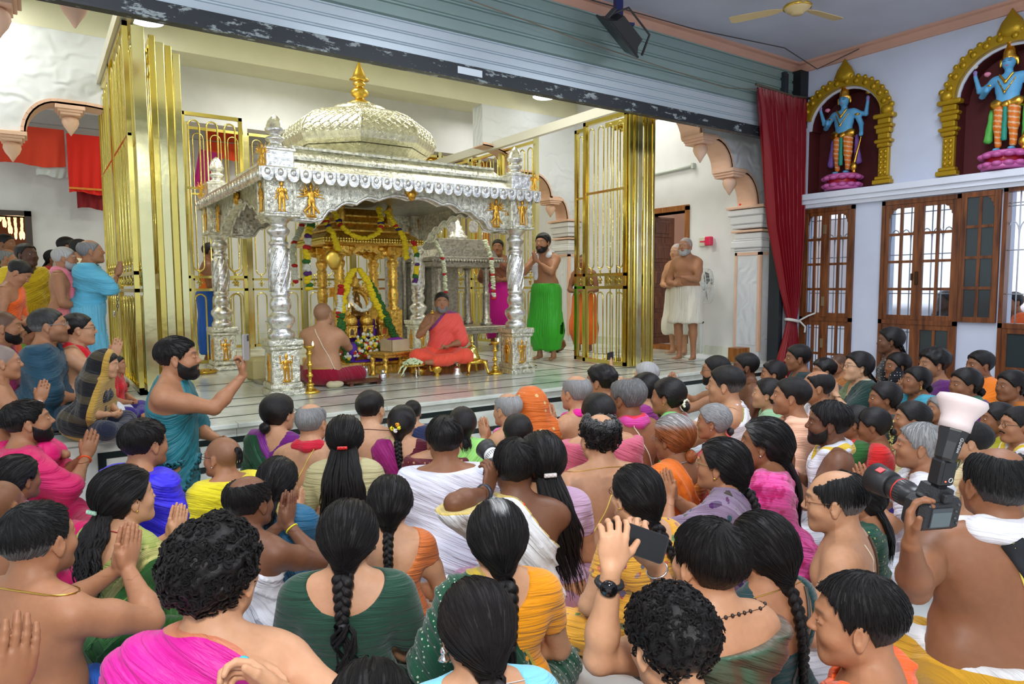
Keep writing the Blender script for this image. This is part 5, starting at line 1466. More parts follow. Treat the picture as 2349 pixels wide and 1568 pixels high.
 arms_=[seg((-.12,0,.70),(-.19,.0,.58),.030,.026,.02),seg((-.19,0,.58),(-.13,-.09,.60),.024,.018,.01),ell((-.125,-.10,.62),(.02,.014,.03),.01),seg((.12,0,.70),(.165,.02,.56),.030,.026,.02),seg((.165,.02,.56),(.20,-.04,.45),.024,.018,.01),ell((.20,-.045,.43),(.022,.02,.028),.01),seg((-.12,.02,.70),(-.22,.02,.64),.028,.024,.02),seg((-.22,.02,.64),(-.25,-.01,.80),.022,.016,.01),ell((-.25,-.01,.83),(.018,.012,.028),.01),seg((.12,.02,.70),(.21,.02,.66),.028,.024,.02),seg((.21,.02,.66),(.24,-.01,.80),.022,.016,.01),ell((.24,-.01,.83),(.020,.014,.030),.01)]
 belt=[seg((-.075,-.0,.47),(.075,0,.47),.058,.058,.01),ell((0,-.06,.45),(.03,.015,.03),.01)]
 def build_p(name,prims,col,disp=0.,pats=None,h=.0105,m=None):
  lo,hi=bounds(prims,.02)
  V,Q=iso(lambda X:field(prims,X)-disp*wob(X,110,3),lo,hi,h)
  me=fast_mesh(name,V,Q);c=np.tile(np.array(col),(len(V),1))
  if pats is not None:c=pats(V.astype(np.float32),c)
  set_attr(me,'skc',c);ob=link(name,me,m or M_SKIN,st);ob.location=(0,0,.18);ob.rotation_euler=(0,0,-PI/2);ob.scale=(1.22,1.1,1.04)
  return ob
 BLU=srgb(96,168,214)
 def face(V,c):
  f_=(V[:,1]<-.045)&(V[:,2]>.78)
  for s in(-1,1):
   m_=np.exp(-((V[:,0]-s*.021)/.012)**4-((V[:,2]-.862)/.005)**4)*f_;c=c*(1-m_[:,None])+np.array((.02,.02,.03))*m_[:,None]
   m_=np.exp(-((V[:,0]-s*.021)/.016)**4-((V[:,2]-.882)/.003)**4)*f_;c=c*(1-m_[:,None])+np.array((.02,.02,.03))*m_[:,None]
  m_=np.exp(-((V[:,0])/.014)**4-((V[:,2]-.822)/.005)**4)*f_;c=c*(1-m_[:,None])+np.array((.55,.05,.08))*m_[:,None]
  hnd=(np.abs(V[:,0])>.235)&(V[:,2]>.80);c[hnd]=srgb(150,120,190)
  return c
 build_p('figure',p+arms_+feet,BLU,0,face)
 build_p('crown',crown,srgb(200,150,40),.004,m=M_GOLDF)
 build_p('dhoti',legs_,srgb(226,120,34),.003,lambda V,c:np.where((np.abs(np.sin(V[:,2]*60+V[:,0]*20))>.93)[:,None],np.array(srgb(232,190,150)),c))
 build_p('belt',belt,srgb(200,150,30),.004,m=M_GOLDF)
 build_p('sash',[seg((0,-.055,.45),(.0,-.05,.12),.016,.022,.01)],srgb(36,140,120),.004)
 build_p('side_scarf',[seg((s*.12,.03,.44),(s*.14,.03,.14),.018,.035,.01)for s in(-1,1)],srgb(122,84,160)if seed==0 else srgb(90,180,80),.006)
 build_p('mace',[seg((.205,-.05,.40),(.15,-.06,.12),.008,.016,.01),ell((.145,-.06,.07),(.035,.035,.05),.01),ell((.15,-.06,.01),(.02,.02,.02),.01)],(.6,.4,.1),m=M_GOLDF)
 build_p('conch',[ell((-.25,-.01,.90),(.022,.02,.035),.01),seg((-.25,-.01,.92),(-.25,-.01,.96),.012,.003,.01)],srgb(226,214,206))
 build_p('disc_emblem',[ell((.245,-.01,.90),(.036,.010,.036),.01)],(.6,.4,.1),m=M_GOLDF)
 build_p('lotus',[seg((-.125,-.10,.66),(-.125,-.10,.74),.006,.006,.01),ell((-.125,-.10,.765),(.028,.024,.022),.01)],srgb(214,130,160))
 build_p('necklace',[seg((-.05,-.055,.745),(0,-.075,.66),.010,.012,.01),seg((.05,-.055,.745),(0,-.075,.66),.010,.012,.01),seg((-.075,-.04,.72),(0,-.085,.56),.007,.008,.01),seg((.075,-.04,.72),(0,-.085,.56),.007,.008,.01),ell((.135,0,.67),(.034,.034,.018),.006),ell((-.135,0,.67),(.034,.034,.018),.006)],(.6,.4,.1),m=M_GOLDF)
niche(4.70,.88,2.62,3.40,'golden carved arch frame on the right wall above the window beside the curtain','blue four-armed statue in an orange dhoti on a pink lotus, nearer the curtain',0)
niche(2.97,.94,2.62,3.40,'golden carved arch frame partly cut by the right edge of the picture','blue four-armed statue on a pink lotus at the right edge of the picture',1)
# ---- cloths on the line, small wall things
def hanging_cloth(x0,x1,y,zt,zb,col,label,col2=None,skew=0.,border=None):
 n,m=40,14;V=[]
 for i in range(m):
  z=zt+(zb-zt)*i/(m-1)
  for j in range(n):
   u=j/(n-1);V.append((x0+(x1-x0)*u+skew*i/(m-1),y+.02*math.sin(u*26+i*.2)*(i/(m-1)),z+.02*math.sin(u*7)*(i/(m-1))-.05*u*(skew!=0)))
 nn=len(V);V+=[(a,b+.008,c)for a,b,c in V]
 Q=[]
 for i in range(m-1):
  for j in range(n-1):q=(i*n+j,i*n+j+1,(i+1)*n+j+1,(i+1)*n+j);Q.append(q);Q.append(tuple(k+nn for k in q[::-1]))
 o=link('hanging_cloth',fast_mesh('cloth',np.array(V),np.array(Q)),flatmat(col,.75));tag(o,label,'cloth')
 if border:
  mb=MB();mb.box(x1-.05,x1-.02,y-.03,y-.026,zb+.02,zt);mb.box(x0,x1,y-.03,y-.026,zb+.05,zb+.08);b_=mb.build('border_stripe',flatmat(border,.5),o)
 return o
hanging_cloth(-.34,.50,12.6,3.86,3.30,srgb(226,66,38),'wide orange-red cloth hung high on the left back wall')
hanging_cloth(.52,1.08,12.5,3.80,2.92,srgb(226,30,8),'bright red cloth with a gold stripe hanging beside the left golden gate',border=srgb(220,130,30))
hanging_cloth(.62,1.15,12.62,3.2,2.70,srgb(130,6,16),'dark red cloth hanging behind the bright red one')
hanging_cloth(.12,.52,12.66,3.3,3.16,srgb(214,220,220),'thin white towel behind the wide orange-red cloth')
hanging_cloth(2.50,3.16,12.6,4.12,3.66,srgb(226,70,30),'orange cloth hanging above the pavilion left of the dome')
hanging_cloth(2.36,2.72,12.4,3.75,3.10,srgb(168,14,110),'magenta cloth hanging between the fence bars left of the pavilion',skew=-.12)
hanging_cloth(6.05,7.0,12.6,4.22,3.9,srgb(250,176,20),'yellow cloth hanging behind the dome at its right')
hanging_cloth(7.05,7.5,12.55,4.0,3.4,srgb(220,30,50),'red cloth seen through the bars at the right rear screen')
hanging_cloth(7.6,8.1,12.5,4.1,1.7,srgb(240,130,20),'long orange cloth hanging in the right back corner')
mb=MB();mb.tube([(-1,12.58,3.9),(8.2,12.58,3.98)],.008,5);tag(mb.build('clothes_line',flatmat((.3,.3,.3),.5)),'thin line stretched along the back wall with cloths on it','clothes line')
mb=MB();mb.box(XR-.03,XR,6.78,6.90,2.04,2.17,bev=.005);tag(mb.build('switch_plate',flatmat(srgb(214,216,196),.5)),'cream switch plate on the wall right of the old man','switch')
mb=MB();mb.box(XR-.12,XR-.03,6.62,6.72,2.04,2.17,bev=.012);mb.box(XR-.12,XR-.06,6.70,6.80,2.09,2.11);tag(mb.build('wall_holder',flatmat(srgb(228,40,90),.4)),'small pink plastic holder plugged in beside the switch plate','holder')
mb=MB();mb.tube([(XR-.03,8.1,3.21),(XR-.03,7.06,3.24)],.022,8);mb.box(XR-.06,XR,7.0,7.04,3.2,3.28);tag(mb.build('tube_light',flatmat(srgb(196,204,196),.4)),'unlit tube light fitting on the wall above the sanctum door','tube light')
mb=MB();mb.ball((0,0,.03),(.10,.07,.04),10,6);mb.ball((.08,.02,.05),(.05,.05,.04),8,6);o=mb.build('folded_cloth',flatmat(srgb(232,70,20),.7));o.location=(8.02,5.98,2.52);tag(o,'little orange cloth on top of the pilaster capital by the curtain','cloth')
pf=empty('pedestal_fan',(7.62,6.35,P),math.radians(55),'white pedestal fan standing behind the old man in white','fan')
M_PW=flatmat(srgb(222,226,222),.4)
mb=MB();mb.lathe([(.22,0),(.23,.015),(.20,.03),(.04,.05),(.03,.06)],(0,0,0),26);mb.build('base',M_PW,pf)
mb=MB();mb.lathe([(.022,.05),(.022,.55),(.016,.56),(.016,.92)],(0,0,0),12);mb.build('pole',M_PW,pf)
mb=MB();mb.lathe([(.01,-.14),(.06,-.12),(.07,.0),(.05,.06)],(0,0,0),14,M=Matrix.Translation((0,0,1.0))@Matrix.Rotation(PI/2,4,'X'));mb.build('motor',M_PW,pf)
mb=MB()
for dy in(-.11,.01):
 mb.tube([(.24*math.cos(t),dy-.0,1.0+.24*math.sin(t))for t in[2*PI*k/28 for k in range(28)]],.006,5,closed=True)
for k in range(28):
 t=2*PI*k/28;mb.tube([(.03*math.cos(t),-.13,1.0+.03*math.sin(t)),(.15*math.cos(t),-.13,1+.15*math.sin(t)),(.24*math.cos(t),-.11,1+.24*math.sin(t)),(.24*math.cos(t),.01,1+.24*math.sin(t)),(.05*math.cos(t),.03,1+.05*math.sin(t))],.0025,4)
mb.build('guard',M_PW,pf)
mb=MB()
for k in range(3):
 Mb=Matrix.Translation((0,-.05,1.0))@Matrix.Rotation(k*2*PI/3,4,'Y')@Matrix.Rotation(.4,4,'X')
 mb.prism([(.03,-.02),(.12,-.07),(.20,-.06),(.21,.03),(.12,.07),(.03,.02)],-.002,.002,axis='z',M=Mb@Matrix.Rotation(PI/2,4,'X'))
mb.build('fan_blades',flatmat(srgb(120,128,130),.4),pf)
mb=MB();mb.box(7.50,7.72,5.62,5.80,P,P+.19,bev=.006);tag(mb.build('wooden_box',M_WOOD2),'small wooden box standing near the right end of the raised floor','box')
# ---- people
def ik(S,W,l1,l2,pole):
 S=np.asarray(S,float);W=np.asarray(W,float)
 d=W-S;L=np.linalg.norm(d)
 if L>(l1+l2)*.995:
  W=S+d/L*(l1+l2)*.995;d=W-S;L=np.linalg.norm(d)
 a=(l1*l1-l2*l2+L*L)/(2*L)
 hgt=math.sqrt(max(0,l1*l1-a*a))
 u=d/L;p=np.asarray(pole,float);p=p-u*(p@u);p/=np.linalg.norm(p)+1e-9
 return S+u*a+p*hgt,W
def hand_prims(W,fd,sd,side,curl=.15,spread=.0,thumb=.5,s=1.,k=.007):
 """W wrist, fd finger direction, sd direction from little finger to thumb; palm normal = sd x fd * side"""
 fd=nrm(fd);sd=np.asarray(sd,float);sd=nrm(sd-fd*(sd@fd))
 pn=nrm(np.cross(sd,fd))*side
 W=np.asarray(W,float)
 P=[]
 pc=W+fd*.05*s
 R=np.stack([sd,fd,pn],1).astype(np.float32)
 P.append(ell(pc,(.040*s,.052*s,.016*s),.02,R=R))
 P.append(seg(W+fd*.02*s+sd*.022*s+pn*.004*s,W+fd*.05*s+sd*.03*s+pn*.006*s,.014*s,.011*s,.012))
 L=[.066,.076,.072,.056]
 for i in range(4):
  o=(1.5-i)*.0195*s
  b=W+fd*(.088-.004*abs(i-1))*s+sd*o
  dirn=nrm(fd+sd*(1.5-i)*spread)
  p=W+fd*.045*s+sd*o*.8
  P.append(seg(p,b,.010*s,.0095*s,k))
  c=curl*(1+.12*i)
  ang=0
  l=L[i]*s
  for j,(fr,r0,r1)in enumerate(((.45,.0092,.0086),(.30,.0086,.0078),(.25,.0078,.0066))):
   ang+=c*(1.15 if j else .9)
   dd=dirn*math.cos(ang)+pn*math.sin(ang)
   e=b+dd*l*fr
   P.append(seg(b,e,r0*s,r1*s,.003))
   b=e
 t0=W+fd*.03*s+sd*.026*s+pn*.006*s
 td=nrm(fd*(.75-thumb*.3)+sd*(.25+thumb*.6)+pn*.25)
 t1=t0+td*.036*s
 td2=nrm(td+fd*.45+pn*.2*curl)
 t2=t1+td2*.03*s
 P.append(seg(t0,t1,.0135*s,.011*s,.01));P.append(seg(t1,t2,.0105*s,.008*s,.003))
 return P
def head_prims(H,sex,fat=0.):
 P=[]
 a=lambda*q,**kw:P.append(ell(*q,F=H,**kw))
 g=lambda*q,**kw:P.append(seg(*q,F=H,**kw))
 a((0,-.018,.030),(.077,.098,.088),k=.02)
 a((0,.020,-.012),(.064,.074,.090),k=.03)
 a((0,.030,-.060),(.050+.008*fat,.056,.050),k=.03)
 a((0,.070,-.094),(.022,.018,.018),k=.03)
 for s in(-1,1):
  g((s*.045,.0,-.055),(s*.022,.068,-.092),.016+.006*fat,.013,k=.03)
  a((s*.042,.058,-.028),(.020+.004*fat,.022,.020),k=.03)
  g((s*.012,.084,.030),(s*.046,.068,.028),.009 if sex=='m' else .007,.007,k=.014)
 for s in(-1,1):
  P.append(neg(ell((s*.031,.097,.008),(.019,.016,.012),k=.014,F=H)))
 for s in(-1,1):
  a((s*.031,.077,.008),(.0145,.0125,.0125),k=.004)
  g((s*.017,.0915,.0045),(s*.044,.082,.0045),.0022,.0018,k=.004)
 ns=1. if sex=='m' else .88
 g((0,.086,.016),(0,.106*ns+.010*(1-ns),-.020),.0065,.0105,k=.012)
 for s in(-1,1):a((s*.0105,.098,-.024),(.0075,.009,.0065),k=.006)
 g((-.017,.087,-.052),(.017,.087,-.052),.0055,.0055,k=.006)
 g((-.014,.086,-.062),(.014,.086,-.062),.0068,.0068,k=.006)
 P.append(neg(seg((-.021,.094,-.057),(.021,.094,-.057),.0016,.0016,k=.003,F=H)))
 for s in(-1,1):
  R=rotz(s*-.35)@rotx(.12)
  P.append(ell((s*.079,-.006,-.006),(.0075,.019,.031),k=.006,F=H,R=R))
  a((s*.079,-.002,-.034),(.006,.010,.011),k=.006)
  P.append(neg(ell((s*.088,.0,-.004),(.006,.010,.018),k=.005,F=H,R=R)))
 return P
def torso_prims(T,sex,fat,wide):
 P=[]
 f=fat
 w=wide
 P.append(ell((0,0.00,.03),(.165*w+.02*f,.125+.02*f,.13),F=T))
 P.append(ell((0,.012+.02*f,.15),((.138 if sex=='m' else .128)*w+.035*f,.100+.04*f,.13),k=.05,F=T))
 P.append(ell((0,.0,.32),((.158 if sex=='m' else .138)*w+.018*f,.108+.015*f,.16),k=.06,F=T))
 P.append(seg((-.125*w,-.012,.415),(.125*w,-.012,.415),.068 if sex=='m' else .058,k=.07,F=T))
 for s in(-1,1):
  P.append(ell((s*.085*w,-.062,.335),(.062,.040,.085),k=.035,F=T,R=roty(s*.25)))
  if sex=='m':P.append(ell((s*.075,.075,.34),(.07,.04,.055),k=.04,F=T))
  else:P.append(ell((s*.068,.082,.31),(.060,.055,.058),k=.03,F=T))
  P.append(ell((s*.11*w,-.03,.09),(.05+.03*f,.07,.08),k=.05,F=T))
 P.append(neg(seg((0,-.138-.012*f,.08),(0,-.124-.008*f,.36),.014,.012,k=.05,F=T)))
 return P
SKINS=dict(fair=(.62,.35,.205),light=(.53,.275,.152),tan=(.385,.175,.088),brown=(.27,.112,.052),dark=(.165,.068,.034),deep=(.09,.04,.024))
HS=1.07
def person(spec):
 g=spec.get
 sex=g('sex','m');fat=g('fat',.2);wide=g('wide',1.)
 legs=g('legs','cross')
 s=g('s',1.)
 q=g('q',1.)
 yaw=math.radians(g('yaw',0));lean=math.radians(g('lean',4));tl=math.radians(g('tilt',0))
 hy,hp_,hr=[math.radians(a)for a in g('head',(0,0,0))]
 pz_={'cross':.115,'kneel':.47,'stand':.90}[legs]
 if 'pz' in spec:pz_=spec['pz']
 T=Fr(rotz(math.radians(g('twist',0)))@roty(tl)@rotx(-lean),(0,0,pz_))
 B=torso_prims(T,sex,fat,wide)
 torso=list(B)
 nb=T((0,-.012,.44));
 hc=T((0,.012+.02*math.sin(-hp_),.615 if sex=='m' else .604))+v3(0,.015*math.cos(hy)*1.,0)
 HR=rotz(hy)@rotx(hp_)@roty(hr)
 H=Fr(HR,hc,HS)
 nr=.054 if sex=='m' else .046
 neck=[seg(nb,H((0,-.03,-.045)),nr+.006+.008*fat,nr+.003*fat,.035)]
 for sd in(-1,1):
  neck.append(seg(T((sd*.035,-.02,.475)),T((sd*.125*wide,-.015,.435)),.040,.042,.05))
 B+=neck
 torso+=neck
 l1,l2=.275,.245
 pose=g('pose','anjali')
 hand=[];arms={}
 up_only=[];fore=[]
 hands_boxes=[]
 wr={}
 def tolocal(u,v,D):
  w=at_d(u,v,D)
  return(rotz(-yaw)@(np.array(w-np.array(spec['hw']),dtype=np.float32)))/s+hc
 spec['tolocal']=tolocal
 for sd,nm in((-1,'L'),(1,'R')):
  S=T((sd*.172*wide if sex=='m' else sd*.152*wide,-.010,.405))
  ps=g('pose'+nm,pose)
  W=g('w'+nm)
  if g('px'+nm):W=tolocal(*g('px'+nm))
  pole=v3(sd*.8,-.35,-.6)
  if g('pole'+nm):pole=v3(*spec['pole'+nm])
  fd=sdv=None;curl=.12;spread=0.;thumb=.4
  if ps=='anjali':
   ao=g('ao',(0,0,0))
   Wd=T((0,.265,.375))+v3(*ao)
   Wp=Wd+v3(sd*.019,0,0)
   fd=nrm((0,g('atilt',.30),1));sdv=nrm((0,-1,.2));curl=.02;thumb=.15
  elif ps=='lap':
   Wp=v3(sd*.075,.26,pz_+.10);fd=nrm((-sd*.8,.35,-.25));sdv=(0,.4,.6);curl=.35
  elif ps=='knee':
   Wp=v3(sd*.25,.23,pz_+.10);fd=nrm((sd*.25,.8,-.5));sdv=(-sd,.2,0);curl=.4
  elif ps=='down':
   Wp=T((sd*.235,.03,-.10));fd=nrm((0,.1,-1));sdv=(0,1,0);curl=.35
  elif ps=='belly':
   Wp=T((sd*.05,.19,.12));fd=nrm((-sd,.15,.1));sdv=(0,.3,1);curl=.4
  elif ps=='none':
   up_only.append(seg(S,S+v3(0,0,-.05),.05,.045,.04));continue
  if W is not None:Wp=v3(*W)
  if g('fd'+nm):fd=nrm(spec['fd'+nm]);
  if g('sd'+nm):sdv=spec['sd'+nm]
  cam=lambda c:rotz(-yaw)@(CAM_R.T@np.array((c[0],c[1],-c[2]))).astype(np.float32)
  if g('cf'+nm):fd=nrm(cam(spec['cf'+nm]));sdv=cam(spec['cs'+nm])
  if fd is None:fd=nrm((0,.3,1));sdv=(0,-1,.2)
  if g('curl'+nm)is not None:curl=spec['curl'+nm]
  if g('thumb'+nm)is not None:thumb=spec['thumb'+nm]
  if g('spread'+nm)is not None:spread=spec['spread'+nm]
  Eb,Wp=ik(S,Wp,l1,l2,pole)
  a0=.052+.012*fat if sex=='m' else .046+.012*fat
  arms[sd]=(S,Eb,Wp)
  mid=S+(Eb-S)*.45
  ua=[seg(S,mid,a0,a0-.004,.035),seg(mid,Eb,a0-.004,.037+.006*fat,.03)]
  m2=Eb+(Wp-Eb)*.3
  fa=[seg(Eb,m2,.037+.006*fat,.039+.006*fat,.02),seg(m2,Wp,.039+.006*fat,.025,.03)]
  up_only+=ua;fore+=fa
  hs=1. if sex=='m' else .9
  side={1:1,-1:-1}[sd]
  if ps=='anjali':side=-sd*-1
  hp2=hand_prims(Wp,fd,sdv,side,curl,spread,thumb,hs)
  hand+=hp2
  wr[nm]=(Wp,fd)
  lo,hi=bounds(hp2,.012)
  hands_boxes.append([lo,hi])
 B+=up_only+fore
 LG=[]
 if legs=='cross':
  for sd in(-1,1):
   hj=v3(sd*.10,0.0,pz_);kn=v3(sd*.29,.26,.10);an=v3(-sd*.06,.34-.03*sd,.055)
   LG+=[seg(hj,kn,.09+.01*fat,.062,.04),seg(kn,an,.058,.04,.02),ell(an+v3(-sd*.07,.02,-.01),(.09,.04,.035),.02)]
 elif legs=='kneel':
  for sd in(-1,1):
   hj=v3(sd*.095,0.0,pz_);kn=v3(sd*.12,.04+.5*max(0,.42-pz_),.06);an=v3(sd*.10,kn[1]-.40,.05)
   LG+=[seg(hj,kn,.092+.01*fat,.06,.04),seg(kn,an,.056,.04,.02),ell(an+v3(0,-.07,-.01),(.035,.08,.035),.02)]
 else:
  st=g('stance',.10)
  for sd in(-1,1):
   hj=v3(sd*.09,0.0,pz_);kn=v3(sd*.105,.02*1,.48);an=v3(sd*st,-.02,.085)
   m=kn+(an-kn)*.3
   LG+=[seg(hj,kn,.088,.058,.04),seg(kn,m,.056,.056,.03),seg(m,an,.056,.034,.03),seg(an+v3(0,-.015,-.045),an+v3(sd*.015,.14,-.058),.034,.026,.03),seg(an,an+v3(0,-.02,-.045),.034,.033,.02)]
   for j in range(5):
    LG.append(seg(an+v3(sd*(.015+(j-2)*-.014),.13,-.062),an+v3(sd*(.018+(j-2)*-.016),.178-.006*j,-.068),.011 if j else .014,.009 if j else .012,.006))
 body=LG+B
 HP=head_prims(H,sex,fat)
 full=body+HP+hand
 # --- resolution
 hb=.0125*q;hh=.0042*q;hn=.0034*q
 lo=H((0,0,0))-v3(.142,.142,.142);hi=H((0,0,0))+v3(.142,.142,.148)
 boxes=[]
 if g('nohands')is None and q<2.6:
  for l,h_ in hands_boxes:boxes.append((l,h_,hn))
 boxes=[(lo,hi,hh)]+boxes
 if g('headhidden'):boxes=boxes[1:]
 V,Q=multires(full,hb,boxes)
 me=fast_mesh('body',V,Q)
 # --- skin colour per vertex
 base=np.array(SKINS[g('skin','tan')]if isinstance(g('skin','tan'),str)else g('skin'))
 Vf=V.astype(np.float32)
 c=np.tile(base,(len(V),1))
 n=wob(Vf,14,3)*.5+wob(Vf,40,5)*.3
 c*=(1+.07*n)[:,None]
 hv=H.inv(Vf)
 dh=np.linalg.norm(hv-np.array([0,.087,-.057]),axis=1)
 lip=np.exp(-(((hv[:,0])/.022)**4)-(((hv[:,2]+.057)/.010)**4))*(hv[:,1]>.075)
 c=c*(1-lip[:,None])+(base*np.array([.78,.50,.50]))*lip[:,None]
 if g('stubble'):
  st_=((hv[:,2]<-.035)&(hv[:,1]>.0)&(np.abs(hv).max(1)<.13)).astype(float)
  st_*=np.clip((-.035-hv[:,2])/.02,0,1)*g('stubble')*np.clip((.13+hv[:,2])/.02,0,1)
  c=c*(1-st_[:,None]*.55)
 hairc=np.array(g('hairc',(.010,.008,.008)))
 browc=np.array(g('browc',hairc*1.2+.01))
 br=np.zeros(len(V))
 for sd in(-1,1):
  x=np.abs(hv[:,0]-sd*.031);zc=.0315-.10*np.maximum(x-.004,0)*1.
  br=np.maximum(br,np.exp(-((x/.021)**4)-(((hv[:,2]-zc)/.0045)**2))*(hv[:,1]>.055))
 c=c*(1-.8*br[:,None])+browc*.8*br[:,None]
 hair=g('hair','short')
 if hair in('shaved','crop'):
  yh=np.interp(hv[:,2],[-1,.0,.035,.07,.09],[.008,.012,.05,.076,.2])
  zl=np.interp(hv[:,1],[-.12,-.04,-.015,.02],[-.055,-.04,.005,-.02])
  m=np.clip((yh-hv[:,1])/.006,0,1)*np.clip((hv[:,2]-zl)/.006,0,1)*(np.abs(hv).max(1)<.14)*(np.abs(hv[:,0])<.0785)
  k_=.35 if hair=='shaved' else .75
  c=c*(1-m[:,None]*k_)+hairc*m[:,None]*k_
 if g('tilak'):
  m=np.exp(-((hv[:,0]/.006)**2)-(((hv[:,2]-.050)/.016)**4))*(hv[:,1]>.05)
  c=c*(1-m[:,None])+np.array(g('tilak'))*m[:,None]
 if g('bindi'):
  m=np.exp(-((hv[:,0]/.005)**4)-(((hv[:,2]-.036)/.005)**4))*(hv[:,1]>.05)
  c=c*(1-m[:,None])+np.array((.35,.01,.02))*m[:,None]
 if g('backhair'):
  tv=T.inv(Vf)
  m=np.clip(.5+.7*wob(Vf,28,9)+.5*wob(Vf,60,2),0,1)*(tv[:,1]<.0)*(tv[:,2]<.45)*(tv[:,2]>.0)*g('backhair')
  m*=(np.abs(tv[:,0])<.2)
  c=c*(1-.32*m[:,None])
 if g('patches'):
  m=np.clip((wob(Vf,38,12)+.15)*6,0,1)*(hv[:,2]<-.2)
  c=c*(1-m[:,None])+np.array((.78,.45,.36))*m[:,None]
 set_attr(me,'skc',np.clip(c,.002,1))
 root=empty('person',(0,0,0),yaw,spec['label'],'person',g('group'),s)
 bo=link('body',me,M_SKIN,root)
 # --- eyes
 if not g('noeyes')and not g('headhidden')and q<3:
  for sd in(-1,1):
   e=MB();e.ball((0,0,0),(.0128,.0112,.0052),16,10)
   eo=e.build('eye',[M_EYE],root)
   cpos=H((sd*.031,.0800,.0060))
   gz=g('gaze',(0,0))
   RR=Matrix((HR@rotz(math.radians(gz[0]))@rotx(math.radians(gz[1]))).tolist()).to_4x4();RR.translation=Vector(cpos.tolist())
   eo.matrix_local=RR
 ctx=dict(spec=spec,H=H,T=T,torso=torso,up=up_only,fore=fore,LG=LG,HP=HP,full=full,root=root,q=q,sex=sex,arms=arms,wr=wr,pz=pz_,hc=hc,wide=wide,fat=fat,hairc=tuple(hairc),legs=legs)
 build_hair(ctx)
 for gm in g('wear',[]):
  WEAR[gm[0]](ctx,*gm[1:])
 loc=g('loc')
 if loc is None:
  hw=np.array(spec['hw'])
  lc=rotz(yaw)@(np.array(hc)*s)
  root.location=(hw[0]-lc[0],hw[1]-lc[1],hw[2]-lc[2])
 else:
  root.location=loc
 spec['root']=root;ctx['root_loc']=root.location
 return ctx
 # ---- hair
def skull_d(ctx,P):
 H=ctx['H']
 pr=[p for p in ctx['HP'][:3]]
 return field(pr,P)
def strands(ctx,ho,capfn,V,kind,G,ax,swept,rs,mat,gr):
 H=ctx['H'];q=ctx['q'];g=ctx['spec'].get
 curly=kind in('curly','curlyring')
 n=int((620 if curly else 760)/max(1,q)**1.6)
 V=V.astype(np.float32);n=min(n,len(V))
 d0=skull_d(ctx,V);ok=np.where(d0>.004)[0]
 if len(ok)<20:return
 if not swept and not curly:ok=ok[H.inv(V[ok])[:,2]>.015]
 P=V[rs.choice(ok,n)]
 def grad(X):
  e=.002;return np.stack([capfn(X+v3(*(e*(np.arange(3)==i))))-capfn(X-v3(*(e*(np.arange(3)==i))))for i in range(3)],1)/(2*e)
 def unit(X):return X/(np.linalg.norm(X,axis=1)[:,None]+1e-9)
 paths=[];m=9
 cur=P.copy();tr=[cur]
 if curly:
  nr=unit(grad(P));a=unit(np.cross(nr,rs.normal(size=P.shape)));b=np.cross(nr,a)
  R=rs.uniform(.005,.010,(n,1));ph=rs.uniform(0,6.28,(n,1));tr=[]
  for i in range(m):
   t=i/(m-1)*5.0
   tr.append(P+nr*(.001+.009*i/(m-1))+a*R*np.cos(t+ph)+b*R*np.sin(t+ph))
  rad=.0030
 else:
  st={'short':.0052,'side':.0058,'ring':.005}.get(kind,.009)
  off=rs.uniform(.0002,.0022,n)
  for i in range(m-1):
   nr=unit(grad(cur));h=H.inv(cur)
   if swept:t=np.cross(nr,np.cross(H.R@ax.astype(np.float32),cur-H(G)))
   else:
    c=H(g('crown',(.008,-.055,.125)));t=cur-c;t=t-nr*(t*nr).sum(1)[:,None];t=unit(t)+.55*np.cross(nr,unit(t))
   t=unit(t)
   if swept:t*=np.sign((t*(H(G)-cur)).sum(1))[:,None]
   if not swept:t=t*np.clip((H.inv(cur)[:,2]+.02)/.05,.05,1)[:,None]
   cur=cur+t*st+rs.normal(size=cur.shape)*.0004
   cur=cur-unit(grad(cur))*(capfn(cur)-off*(1+i*.12))[:,None]
   tr.append(cur)
  rad=.0013
 tr=np.stack(tr,1)
 rr=rad*(np.sin(np.linspace(.25,1,m)*PI*.93)**.6)+.0002
 Vs,Q,U=sweep(list(tr),[rr*rs.uniform(.7,1.3)for _ in range(n)],4)
 me=fast_mesh('hair_strands',Vs,Q);set_attr(me,'hv',U*3)
 h=H.inv(Vs.astype(np.float32));gs=g('streak');gv=np.full(len(Vs),gr)
 if gs:gv=np.maximum(gv,gs*np.exp(-(h[:,0]/.026)**2)*np.clip((h[:,1]+.105)/.05,0,1)*np.clip((h[:,2]-.0)/.06,0,1))
 if g('topgrey'):gv=np.maximum(gv,g('topgrey')*np.clip((h[:,2]-.04)/.05,0,1))
 set_attr(me,'gry',gv)
 link('hair_strands',me,mat,ho)
